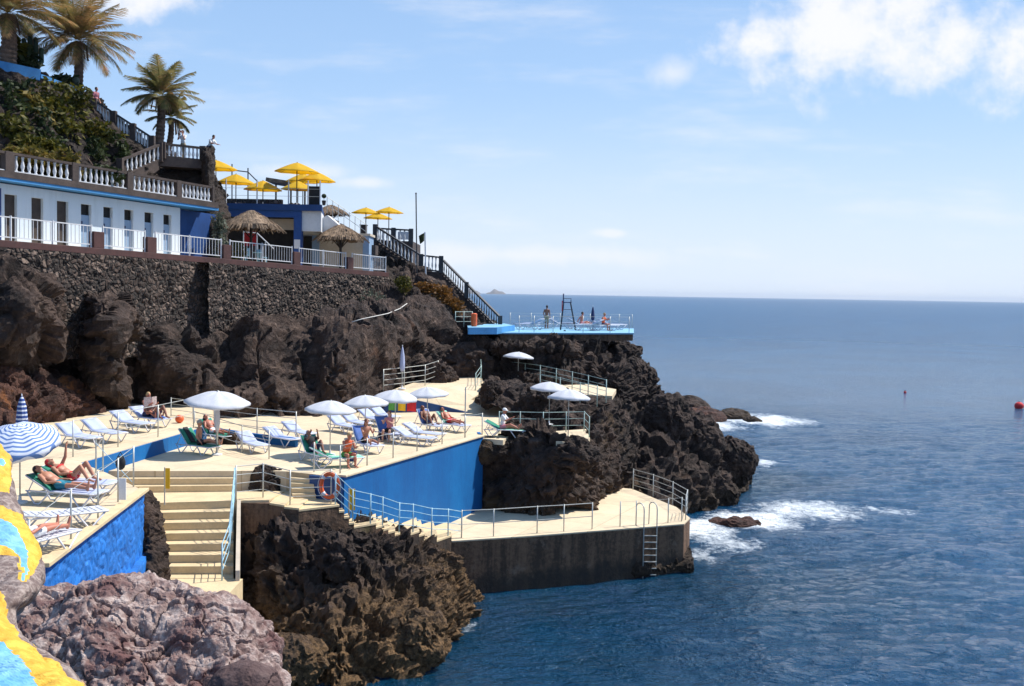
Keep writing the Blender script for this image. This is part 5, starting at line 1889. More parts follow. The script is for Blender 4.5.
LG['M'] = lounger('blue', (280, 421), (318, 435), ZT, 'rightmost of the three pale blue loungers by the back railing')
LG['N'] = lounger('blue', (326, 415), (362, 428), ZT, 'leftmost of the four empty loungers under the row of white umbrellas')
LG['O'] = lounger('blue', (338, 412), (374, 425), ZT, 'second of the four empty loungers under the row of white umbrellas')
LG['P'] = lounger('blue', (356, 409), (392, 421), ZT, 'third of the four empty loungers under the row of white umbrellas')
LG['Q'] = lounger('blue', (366, 406), (403, 418), ZT, 'rightmost of the four empty loungers under the row of white umbrellas')
LG['R'] = lounger('green', (299, 440), (334, 458), ZT, 'green lounger of the person in dark clothes above the life ring')
LG['S'] = lounger('greenflat', (322, 450), (350, 457), ZT, 'green cushioned lounger under the person in orange at the wall edge')
LG['T'] = lounger('navy', (352, 432), (381, 447), ZT, 'blue backed lounger under the brown person near the wall edge')
LG['U'] = lounger('blue', (398, 428), (430, 438), ZT, 'pale blue empty lounger right of the woman in pink')
LG['U2'] = lounger('blue', (407, 424), (440, 434), ZT, 'pale blue empty lounger behind the other one right of the woman in pink')
LG['T2'] = lounger('navy', (373, 422), (404, 436), ZT, 'blue backed lounger under the woman in pink')
LG['V'] = lounger('navy', (415, 415), (446, 427), ZT, 'blue backed lounger under the brown sunbather near the tall post')
LG['W'] = lounger('mint', (437, 415), (468, 426), ZT, 'mint towelled lounger at the right end of the terrace by the tall post')
LG['X'] = lounger('greenflat', (490, 422), (520, 430), ZT - .06, 'green cushioned lounger on the small ledge above the brown outcrop')


def umbrella(name, loc, R, H, mat, label, group, tilt=(0, 0), drop=.32, n=8, pole_r=.022, pole_m=None, sc=.05, val=.10, sag=1.7, cat='umbrella', rot=.2):
    """sunshade with a ribbed canopy; loc on the ground"""
    root = empty(name, loc, label, cat, group)
    N = n * 4
    rings = 7
    mb = MB()
    tm = Matrix.Rotation(rad(tilt[0]), 3, 'X') @ Matrix.Rotation(rad(tilt[1]), 3, 'Y')

    def T_(v):
        return Vector((0, 0, H * .78)) + tm @ (Vector(v) - Vector((0, 0, H * .78)))
    vs, fs = [T_((0, 0, H))], []
    for i in range(1, rings + 1):
        t = i / rings
        for k in range(N):
            a = 2 * math.pi * k / N + rot
            ph = abs(((k / 4) % 1) - .5) * 2            # 1 at ribs, 0 between
            rr_ = R * t * (1 - sc * (1 - ph) * t)
            z = H - drop * t ** sag - .04 * (1 - ph) * math.sin(math.pi * t * .9)
            vs.append(T_((rr_ * math.cos(a), rr_ * math.sin(a), z)))
    for k in range(N):
        a = 2 * math.pi * k / N + rot
        ph = abs(((k / 4) % 1) - .5) * 2
        rr_ = R * (1 - sc * (1 - ph)) * 1.0
        vs.append(T_((rr_ * math.cos(a), rr_ * math.sin(a), H - drop - val * (.75 + .25 * ph))))
    for k in range(N):
        fs.append((0, 1 + k, 1 + (k + 1) % N))
    for i in range(rings):
        for k in range(N):
            a, b = 1 + i * N + k, 1 + i * N + (k + 1) % N
            fs.append((a, a + N, b + N, b))
    cn = mb.add(vs, fs).build('canopy', mat, root, smooth=True)
    sm = cn.modifiers.new('solid', 'SOLIDIFY')
    sm.thickness = .008
    pm = pole_m or M['metal']
    MB().tube([(0, 0, 0), (0, 0, H * .78), T_((0, 0, H + .03))], pole_r, 8).build('pole', pm, root, smooth=True)
    MB().lathe((0, 0, 0), [(.22, 0), (.22, .05), (.05, .08), (.04, .22)], 12).build('base', M['white_wall'], root, smooth=False)
    for k in range(n):
        a = 2 * math.pi * (k + 0.0) / n + rot
        d = (math.cos(a), math.sin(a))
        MB().tube([T_((.05 * d[0], .05 * d[1], H - .05)), T_((R * .5 * d[0], R * .5 * d[1], H - drop * .5 ** sag - .03)), T_((R * .97 * d[0], R * .97 * d[1], H - drop * .97 - .03))], .008, 5).build('rib', pm, root)
    return root


def folded(name, loc, H, r, mat, label, cat='umbrella'):
    root = empty(name, loc, label, cat)
    MB().tube([(0, 0, 0), (0, 0, H)], .022, 8).build('pole', M['metal'], root)
    mb = MB()
    vs, fs = [], []
    prof = [(.6, H * .42), (1.0, H * .5), (.95, H * .62), (.7, H * .8), (.4, H * .93), (.12, H)]
    N = 20
    for q, z in prof:
        for k in range(N):
            a = 2 * math.pi * k / N
            rr_ = r * q * (1 + .22 * math.cos(8 * a + z * 2))
            vs.append((rr_ * math.cos(a), rr_ * math.sin(a), z + .02 * math.cos(4 * a)))
    for i in range(len(prof) - 1):
        for k in range(N):
            fs.append((i * N + k, i * N + (k + 1) % N, (i + 1) * N + (k + 1) % N, (i + 1) * N + k))
    fs += [tuple(range(N))[::-1], tuple((len(prof) - 1) * N + k for k in range(N))]
    mb.add(vs, fs).build('folded_canopy', mat, root, smooth=True)
    MB().lathe((0, 0, H), [(.018, 0), (.03, .05), (.004, .12)], 8).build('finial', M['plastic'], root)
    MB().lathe((0, 0, 0), [(.22, 0), (.22, .05), (.05, .08), (.04, .2)], 12).build('base', M['white_wall'], root)
    return root


GW = 'white umbrellas on the terraces'
U1 = umbrella('beach_umbrella', P(217, 455, ZT), 1.33, 2.62, M['canvas'], 'biggest white umbrella, with a thick pale pole, beside the bare backed man', GW, (5, 4), .42, pole_r=.05)
o = MB().lathe((0, 0, 0), [(.06, .95), (.12, 1.3), (.11, 1.9), (.07, 2.2)], 10).build('pole_cover', M['canvas'], U1, smooth=True)
umbrella('beach_umbrella', P(330, 455, ZT), 1.06, 2.26, M['canvas'], 'leftmost white umbrella of the row of four over the loungers', GW, (2, 3), .36, rot=.1)
umbrella('beach_umbrella', P(365, 446, ZT), 1.04, 2.24, M['canvas'], 'second white umbrella from the left in the row of four', GW, (1, -2), .36, rot=.35)
umbrella('beach_umbrella', P(395, 438, ZT), 1.04, 2.24, M['canvas'], 'third white umbrella of the row of four, in front of the hung towels', GW, (4, 3), .36, rot=.5)
umbrella('beach_umbrella', P(427, 433, ZT), 1.04, 2.22, M['canvas'], 'rightmost white umbrella of the row of four, in front of the dark blue triangle', GW, (2, -3), .34, rot=.2)
umbrella('beach_umbrella', D(518, 382, 70), 1.0, 1.92, M['canvas'], 'farthest white umbrella, standing on the railed upper deck', GW, (-1, 4), .3)
umbrella('beach_umbrella', P(549, 425, ZT), 1.06, 2.25, M['canvas'], 'middle white umbrella half hidden behind the outcrop umbrella', GW, (0, 3), .36, rot=.4)
umbrella('beach_umbrella', P(568, 440, ZT), 1.03, 2.38, M['canvas'], 'white umbrella on the small railed platform over the outcrop', GW, (-2, 2), .38)
folded('folded_umbrella', P(402, 389, 6.88), 2.45, .14, M['sling'], 'tall folded pale blue umbrella beside the climbing path')
umbrella('beach_umbrella', P(20, 503, ZL), 1.1, 2.25, M['stripe_wide'], 'open blue and white striped umbrella over the sunbathing couple', 'striped umbrellas', (20, 2), .42, val=.2)
folded('folded_umbrella', P(22, 449, ZL), 2.0, .20, M['stripe_fold'], 'folded navy and white striped umbrella in front of the lava mound')

# yellow umbrellas of the restaurant
GY = 'yellow umbrellas of the restaurant'
for (u, vt, y, R, lab) in ((297, 162.5, 75.2, 1.5, 'biggest yellow umbrella standing highest on the restaurant roof'),
                           (317, 172, 77.5, 1.3, 'yellow umbrella at the right end, above the black board'),
                           (298, 181, 82.5, 1.25, 'low yellow umbrella behind the biggest yellow one'),
                           (236, 174, 76, 1.32, 'wide yellow umbrella on the left of the restaurant roof'),
                           (263, 180.5, 75.2, 1.28, 'lowest yellow umbrella in the middle of the restaurant roof'),
                           (216, 160, 78.5, 1.5, 'yellow umbrella partly hidden behind the dark rock pillar'),
                           (303, 173.5, 84, 1.3, 'yellow umbrella hidden between the two right ones on the roof')):
    p = D(u, vt, y)
    umbrella('yellow_umbrella', (p.x, y, zt_), R, p.z - zt_, M['yellow_canvas'], lab, GY, (1, 1), .62, pole_r=.035, pole_m=M['wood'], val=.06, sag=1.25, cat='umbrella')
for (u, vt, y, R, lab) in ((366, 207.5, 88, 1.15, 'left yellow umbrella of the distant trio on the upper terrace'),
                           (389, 207, 88.5, 1.17, 'right yellow umbrella of the distant trio on the upper terrace'),
                           (378, 213, 91.5, 1.2, 'lower back yellow umbrella of the distant trio on the upper terrace')):
    p = D(u, vt, y)
    umbrella('yellow_umbrella', (p.x, y, t0.z), R, p.z - t0.z, M['yellow_canvas'], lab, GY, (1, 1), .44, pole_r=.035, pole_m=M['wood'], val=.05, sag=1.25)


def thatch(loc, R, H, label, drop, seed, braces=False):
    root = empty('thatched_umbrella', loc, label, 'umbrella', 'thatched umbrellas on the promenade')
    rnd = random.Random(seed)
    mb = MB()
    N, rings = 40, 7
    vs, fs = [(0, 0, H)], []
    for i in range(1, rings + 1):
        t = i / rings
        for k in range(N):
            a = 2 * math.pi * k / N
            r_ = R * t * (1 + rnd.uniform(-.04, .04)) * (.97 + .05 * math.sin(3 * a + seed))
            z = H - drop * t ** 1.15 + .05 * math.sin(2 * a + seed) * t + rnd.uniform(-.03, .03) + (.045 if i % 2 else -.02)
            vs.append((r_ * math.cos(a), r_ * math.sin(a), z))
    for k in range(N):
        a = 2 * math.pi * k / N
        r_ = R * (.97 + rnd.uniform(-.05, .03))
        vs.append((r_ * math.cos(a), r_ * math.sin(a), H - drop - rnd.uniform(.12, .30)))
    for k in range(N):
        fs.append((0, 1 + k, 1 + (k + 1) % N))
    for i in range(rings):
        for k in range(N):
            a, b = 1 + i * N + k, 1 + i * N + (k + 1) % N
            fs.append((a, a + N, b + N, b))
    # loose straw
    for q in range(520):
        a, t = rnd.uniform(0, 2 * math.pi), math.sqrt(rnd.uniform(.03, 1))
        x, y = math.cos(a), math.sin(a)
        z = H - drop * t ** 1.15 + .05
        L_ = rnd.uniform(.25, .5)
        w_ = .022
        p0 = Vector((x * R * t, y * R * t, z))
        p1 = Vector((x * (R * t + L_), y * (R * t + L_), z - drop * L_ / R * 1.3 - rnd.uniform(.02, .16)))
        s = Vector((-y, x, 0)) * w_ + Vector((0, 0, rnd.uniform(-.02, .02)))
        b = len(vs)
        vs += [p0 - s, p0 + s, p1 + s * .4, p1 - s * .4]
        fs.append((b, b + 1, b + 2, b + 3))
    o = mb.add(vs, fs).build('thatch_roof', M['thatch'], root)
    o.modifiers.new('solid', 'SOLIDIFY').thickness = .02
    MB().tube([(0, 0, 0), (0, 0, H - .05)], .09, 10).build('post', M['wood'], root)
    for k in range(6 if braces else 4):
        a = 2 * math.pi * k / (6 if braces else 4) + .3
        MB().tube([(0, 0, H - drop - .75), (math.cos(a) * R * .55, math.sin(a) * R * .55, H - drop * .55 - .1)], .04, 6).build('brace', M['wood'], root)
    return root


b1, b2 = EP(251, 1.3), EP(340.5, 1.1)
thatch(b1, 1.72, 3.2, 'left thatched straw umbrella in front of the shaded restaurant', 1.0, 4)
thatch(b2, 1.66, 3.1, 'right thatched straw umbrella in front of the cream kiosk', .92, 7, True)
p = D(331, 205, 84)
thatch((p.x, 84, p.z - 2.3), 1.1, 2.3, 'small distant straw umbrella behind the end of the restaurant roof', .55, 9)
# pale blue tables and chairs behind the railing
for (u, lab) in ((246, 'pale blue plastic chair left of the thatched umbrella post'), (262, 'pale blue plastic chair right of the thatched umbrella post')):
    p = EP(u, 2.3)
    ch = empty('plastic_chair', p, lab, 'chair', 'pale blue chairs behind the white railing', rz=random.Random(u).uniform(0, 3))
    MB().box((0, 0, .43), (.46, .46, .04)).build('seat', M['pool_blue'], ch, bevel=.01)
    MB().box((-.22, 0, .68), (.04, .46, .46)).build('backrest', M['pool_blue'], ch, bevel=.01)
    for x in (-.2, .2):
        for y in (-.2, .2):
            MB().box((x, y, .205), (.04, .04, .41)).build('leg', M['pool_blue'], ch)
p = EP(255, 2.6)
tb = empty('plastic_table', p, 'pale blue plastic table beside the thatched umbrella post', 'table')
MB().lathe((0, 0, .70), [(.5, 0), (.5, .04)], 18).build('tabletop', M['pool_blue'], tb)
for a in range(4):
    MB().box((.3 * math.cos(a * 1.57 + .8), .3 * math.sin(a * 1.57 + .8), .35), (.05, .05, .7)).build('leg', M['pool_blue'], tb)


# ================================================================== railings
def railing(label, posts, h=1.1, n=3, mat=None, r=.026, rr_=.014, base=None, close=False, wires=True, name='railing', low=.0):
    """posts: (u, v, z) of the feet"""
    pts = [P(*p) if len(p) == 3 else Vector(p[0]) for p in posts]
    root = empty(name, pts[0], label, 'railing')
    mat = mat or M['metal']
    for p in pts:
        MB().tube([p - Vector((0, 0, .04)), p + Vector((0, 0, h))], r, 8).build('post', mat, root, world=True, smooth=True)
    for k in range(n):
        hh = h * (1 - .98 * k / max(n, 1)) - .03 if n > 1 else h - .03
        MB().tube([p + Vector((0, 0, hh)) for p in pts], rr_ if k else rr_ * 1.25, 6).build('rail', mat, root, world=True, smooth=False)
    return root


railing('thin steel post railing along the edge of the left terrace above the rough blue wall', [(29, 580, ZL), (71, 541, ZL), (98, 519, ZL), (118, 502, ZL), (133.5, 487, ZL)], 1.28, 2, rr_=.008)
railing('steel post railing along the top of the low blue step wall', [(73, 457, ZL), (118, 447, ZL), (158, 437, ZL), (193.5, 427.5, ZL)], 1.35, 2, rr_=.012)
g0, g1, g2 = P(96, 473, ZL), P(103, 471.5, ZL), P(118, 485, ZL)
gt = empty('cross_braced_barrier', g0, 'cross braced steel barrier at the corner of the left terrace by the blue step wall', 'barrier')
for g in (g0, g1):
    MB().tube([g, g + Vector((0, 0, 1.12))], .028, 8).build('post', M['metal'], gt, world=True)
e_ = P(132, 485, ZL)
for a, b in ((g0, e_),):
    for z0_, z1_ in ((.1, 1.0), (1.0, .1)):
        MB().tube([a + Vector((0, 0, z0_)), b + Vector((0, 0, z1_))], .011, 6).build('brace', M['cyan_metal'], gt, world=True)
bg_ = tag(MB().ell((0, 0, 0), (.16, .12, .22), 10, 7).tube([(-.1, 0, .16), (0, 0, .34), (.1, 0, .16)], .015, 6).build('hanging_bag', M['cloth_black'], smooth=True), 'small black bag hung on the cross braced barrier', 'bag')
bg_.location = P(120.5, 463, ZL + .85)
tw = MB().box((0, 0, 0), (.2, .03, .62)).build('hung_towel', M['cloth_white'])
tw.location = P(122.5, 489, ZL + .45)
tag(tw, 'small white towel hung on the left terrace railing', 'towel')

LOWB = ZT + .38
wall_strip('low_wall', [P(168, 421, LOWB), P(212, 427, LOWB), P(257, 433.5, LOWB), P(298, 438, LOWB)], ZT - .1, .18, M['blue_wall'], 'low blue wall under the back railing by the cliff', 'wall')
railing('four railed steel fence on the low blue wall at the foot of the cliff', [(171, 420.5, LOWB), (193, 423.7, LOWB), (214, 426.7, LOWB), (257, 433, LOWB), (296, 437, LOWB)], 1.12, 4)
railing('sloping steel railing between the thick umbrella pole and the middle loungers', [(194.5, 436, ZT), (242, 453, ZT), (269, 459, ZT)], 1.16, 3)
tag(boulder('boulder', P(232, 441, ZT + .1), (.75, .4, .32), M['shore'], 131, .16, .4, 5), 'low black rock showing at the foot of the back wall by the loungers', 'boulder')
railing('thin steel post railing along the top of the tall bright blue wall', [(314, 472, ZT), (340, 475.5, ZT), (367, 467, ZT), (393, 459.5, ZT), (417, 452.5, ZT), (442, 445.5, ZT), (465, 439.5, ZT), (482, 436.5, ZT)], 1.12, 2, rr_=.007)
tp_ = P(464.8, 438.5, ZT)
tag(MB().tube([tp_, tp_ + Vector((0, 0, 2.4))], .03, 8).lathe(tp_, [(.09, 0), (.09, .02)], 8).build('tall_post', M['metal']), 'tall bare steel post near the right end of the blue wall', 'post')
railing('four railed steel fence on the left of the climbing path', [(383.4, 390.4, 6.85), (404, 388, 6.9), (425, 385, 6.97), (438, 380, 7.05)], 1.22, 4)
railing('pale green railing on the right edge of the climbing path', [(475.5, 393, 6.5), (481, 385, 6.88), (480.5, 377, 7.08)], 1.2, 4, M['teal_metal'])
railing('short low rail at the far end of the climbing path', [(460, 372, 7.2), (478, 371.8, 7.2)], .5, 2, M['teal_metal'])
railing('long pale green railing at the back of the upper deck', [(481.5, 376, 7.1), (490, 377, 6.85), (508, 379.5, 6.85), (525, 381.5, 6.85), (540, 384, 6.85), (556, 388, 6.85), (572, 392, 6.85), (588, 396.5, 6.85), (606, 402, 6.85)], 1.2, 4, M['teal_metal'])
railing('short pale green railing at the front of the upper deck', [(540, 392, 6.85), (560, 396, 6.85), (580, 402, 6.85), (597, 405.5, 6.85)], 1.05, 2, M['teal_metal'])
railing('curved steel railing round the umbrella platform on the outcrop', [(499, 432, ZT), (520, 432, ZT), (543, 432.5, ZT), (566, 432, ZT), (584, 431.5, ZT), (589, 437.5, ZT)], 1.02, 3, M['teal_metal'])
railing('pale blue four railed railing stepping down along the bright blue wall', [((edge_at(u, 0)[0], edge_at(u, 0)[1] + .14, z),) for u, z in ((334, 4.85), (352, 4.2), (369.8, 3.98), (382, 3.76), (398.8, 3.38), (412.5, 3.18), (431.3, 2.8), (448, 2.55))] + [(461.4, 537.5, ZLOW)], 1.12, 4, M['cyan_metal'])
railing('steel rail along the front edge of the bathing platform', [(461.6, 538, ZLOW), (493.4, 536.5, ZLOW), (537, 533.2, ZLOW), (563.7, 531.5, ZLOW), (592, 529.3, ZLOW)], 1.18, 2)
railing('row of bare steel posts beside the bathing ladder', [(620, 526.5, ZLOW), (636, 525.5, ZLOW), (668, 523, ZLOW), (681.5, 521.5, ZLOW)], 1.12, 1, rr_=.004)
railing('four railed steel fence at the seaward end of the bathing platform', [(633, 490, ZLOW), (653, 496, ZLOW), (672.5, 504, ZLOW), (687, 513, ZLOW), (685.5, 520, ZLOW)], 1.12, 4)
railing('steel railing on the landing above the dark stepped wall', [(236, 500.5, 5.0), (263, 497.5, 5.0), (290, 505, 4.9), (331, 503.5, 4.85)], 1.25, 4)
railing('pale blue handrail down the right side of the long cream stair', [(234.5, 501.5, 5.0), (232, 530, 4.35), (229, 560, 3.5), (222, 580, 3.18)], 1.2, 4, M['cyan_metal'])


# ---- signs, life ring, ladder, towels, flags, buoys
def sign(loc, h, w_, hh, label, lean=0.0):
    root = empty('sign', loc, label, 'sign')
    MB().tube([(0, 0, -.03), (0, 0, h)], .024, 8).build('post', M['metal'], root)
    MB().box((w_ / 2 + .03, -.02, h - hh / 2 - .02), (w_, .02, hh)).build('panel', M['yellow'], root, bevel=.004)
    return root


sign(P(164.6, 504, 5.0), 1.28, .16, .72, 'narrow yellow sign on a post at the head of the long stair')
s2 = sign(Vector((edge_at(347, 0)[0], edge_at(347, 0)[1] + .35, 4.4)), .95, .2, .78, 'narrow yellow sign on the steps beside the blue wall')
lr = empty('life_ring', D(329.5, 485.5, 39.25), 'orange life ring with white bands hung by the dark blue wall', 'life ring')
MB().tube([(.30 * math.cos(a), 0, .42 * math.sin(a)) for a in [2 * math.pi * k / 28 for k in range(28)]], .075, 10, closed=True).build('ring', M['orange'], lr, smooth=True)
for k in range(4):
    a = math.pi / 4 + k * math.pi / 2
    MB().tube([(.30 * math.cos(b), 0, .42 * math.sin(b)) for b in (a - .16, a, a + .16)], .081, 10).build('band', M['plastic'], lr, smooth=True)
MB().tube([(.41 * math.cos(a), -.03, .53 * math.sin(a)) for a in [2 * math.pi * k / 28 for k in range(28)]], .012, 6, closed=True).build('rope', M['rope'], lr)

lad = empty('bathing_ladder', P(649.5, 526.6, ZLOW), 'steel bathing ladder with two arched grips on the platform front', 'ladder')
lx0, lx1 = P(643.5, 527, ZLOW), P(656.5, 526, ZLOW)
for q in (lx0, lx1):
    pts = [(q.x, q.y - .14, -.6), (q.x, q.y - .14, ZLOW + .75)]
    for k in range(1, 8):
        a = math.pi * k / 8
        pts.append((q.x - .15 * (1 - math.cos(a)), q.y - .14 + .25 * (1 - math.cos(a)), ZLOW + .78 + .26 * math.sin(a)))
    pts.append((q.x - .30, q.y + .36, ZLOW))
    MB().tube(pts, .026, 8).build('rail', M['metal'], lad, world=True, smooth=True)
for k in range(9):
    z = -.4 + k * .29
    MB().box(((lx0.x + lx1.x) / 2, (lx0.y + lx1.y) / 2 - .14, z), (lx1.x - lx0.x, .08, .03)).build('rung', M['metal'], lad, world=True)

for (u0, u1, v0, v1, mt, lab) in ((388.5, 396.5, 401, 410.5, 'green_towel', 'leaf green towel hung on the dark blue wall'),
                                  (398, 405.5, 400.5, 411, 'yellow', 'yellow towel hung on the dark blue wall'),
                                  (407, 416, 400, 411.5, 'red', 'red towel hung on the dark blue wall')):
    dd = P((u0 + u1) / 2, 417, ZT).y - .35
    a, b = D(u0, v0, dd), D(u1, v1, dd)
    mb = MB()
    vs, fs = [], []
    for i in range(9):
        for j in range(5):
            t, s = i / 8, j / 4
            vs.append((a.x + (b.x - a.x) * t, dd + .03 * math.sin(t * 9 + s), a.z + (b.z - a.z) * s + .015 * math.sin(t * 5)))
    for i in range(8):
        for j in range(4):
            fs.append((i * 5 + j, (i + 1) * 5 + j, (i + 1) * 5 + j + 1, i * 5 + j + 1))
    o = mb.add(vs, fs).build('towel', M[mt], smooth=True)
    o.modifiers.new('solid', 'SOLIDIFY').thickness = .015
    tag(o, lab, 'towel', 'towels drying on the dark blue wall')

fp = D(417.5, 278, 81.5)
tag(MB().tube([(fp.x - .02, 81.5, fp.z - 1.0), D(416, 194, 81.5)], .045, 8).lathe(D(416, 194, 81.5), [(.06, 0), (.07, .06), (.01, .12)], 8).build('flagpole', M['dark_metal']), 'tall bare flagpole beside the far stair landing', 'flagpole')
fl = empty('flagpole', D(425.5, 286, 80.5), 'shorter white flagpole with a drooping dark green flag', 'flagpole')
MB().tube([D(426, 292, 80.5), D(425, 232, 80.5)], .05, 8).build('pole', M['white'], fl, world=True)
a = D(424.5, 232, 80.5)
vs, fs = [], []
for i in range(5):
    for j in range(7):
        vs.append((a.x - .02 - .10 * i * (1 - .05 * j), 80.5 + .08 * math.sin(i * 2.2 + j * .4), a.z - .05 - .1 * j - .06 * i))
for i in range(4):
    for j in range(6):
        fs.append((i * 7 + j, (i + 1) * 7 + j, (i + 1) * 7 + j + 1, i * 7 + j + 1))
o = MB().add(vs, fs).build('flag', M['dark_leaf'], fl, world=True, smooth=True)
o.modifiers.new('solid', 'SOLIDIFY').thickness = .01

for (u, v, r, lab) in ((1019, 408.5, .52, 'large red buoy floating at the right edge of the sea'), (905, 393, .18, 'small faint red buoy floating far out on the sea')):
    q = P(u, v, 0)
    bo = empty('buoy', q, lab, 'buoy', 'red buoys on the sea')
    MB().ell((0, 0, r * .55), (r, r, r * .95), 16, 10).build('float', M['red'], bo, smooth=True)
    MB().lathe((0, 0, r * 1.45), [(.07, 0), (.07, .12), (.03, .14)], 8).build('eye', M['dark_metal'], bo)

# ---- the far deck
railing('thin steel posts along the near edge of the far blue deck', [(tuple(D(u, 334.5, 74.5 + (u - 517) * .012) * 1.0),) for u in ()] or
        [((D(u, 334, y).x, y, ZFAR),) for u, y in ((519, 74.2), (534, 74.5), (553, 74.9), (583, 75.5), (610, 76.1), (629, 76.5))], 1.12, 2, rr_=.008)
railing('thin steel posts along the seaward edge of the far blue deck', [((D(u, 328, y).x, y, ZFAR),) for u, y in ((510, 85.5), (531, 85.5), (560, 86), (590, 86), (619, 86.5), (632, 86.5))], 1.12, 2, rr_=.01)
railing('pale green rail on the left of the bridge deck', [((D(u, 331, 74).x, y, 10.26),) for u, y in ((456, 73), (464, 73.5), (472, 74))], 1.0, 3, M['teal_metal'])
lg = empty('lifeguard_chair', (D(568, 329, 80.5).x, 80.5, ZFAR), 'tall dark blue lifeguard chair on the far deck', 'lifeguard chair')
for x in (-.55, .55):
    for y in (-.5, .5):
        MB().tube([(x, y, 0), (x * .45 - .1, y * .6, 2.0)], .035, 7).build('leg', M['dark_metal'], lg)
for z in (.5, 1.0, 1.5):
    k = 1 - .55 * z / 2.0
    MB().tube([(.55 * k - .03, -.5 * k, z), (.55 * k - .03, .5 * k, z)], .02, 6).tube([(-.55 * k - .05, -.5 * k, z), (.55 * k - .03, -.5 * k, z)], .02, 6).build('rung', M['dark_metal'], lg)
MB().box((-.1, 0, 2.02), (.62, .66, .06)).build('seat', M['cloth_navy'], lg, bevel=.01)
MB().box((-.38, 0, 2.35), (.06, .62, .6)).build('backrest', M['cloth_navy'], lg, bevel=.01)
MB().box((-.46, 0, 1.75), (.05, .3, .75)).build('hanging_cloth', M['red'], lg)
for y in (-.33, .33):
    MB().tube([(-.38, y, 2.3), (.18, y, 2.3), (.18, y, 2.03)], .02, 6).build('armrest', M['dark_metal'], lg)
folded('folded_umbrella', (D(592.5, 330, 80).x, 80, ZFAR), 1.75, .12, M['cloth_navy'], 'folded dark umbrella on the far blue deck')
ob = empty('orange_bin', (D(474, 327, 73.5).x, 73.5, 10.26), 'orange bin standing on the bridge deck at the foot of the far stair', 'bin')
MB().lathe((0, 0, 0), [(.17, 0), (.2, .1), (.2, .74), (.18, .78)], 14).build('body', M['orange'], ob, smooth=False)
MB().lathe((0, 0, .78), [(.21, 0), (.21, .05), (.12, .10)], 14).build('lid', M['orange'], ob)
for i, (u, y, rz) in enumerate(((529, 80, 2.6), (538, 83, 2.9), (560, 84, .3), (581, 83, .2), (588, 80, 2.9), (603, 80.5, .2), (611, 83, .3))):
    o = copy_tree(PROTO['blue'])
    o.location = (D(u, 329, y).x, y, ZFAR)
    o.rotation_euler = (0, 0, rz)
    tag(o, ['pale lounger at the left end of the far deck', 'second pale lounger from the left on the far deck', 'pale lounger left of the lifeguard chair legs',
            'pale lounger right of the lifeguard chair', 'pale lounger beside the folded dark umbrella', 'pale lounger under the people on the far deck',
            'pale lounger at the right end of the far deck'][i], 'sun lounger', 'sun loungers on the far deck')

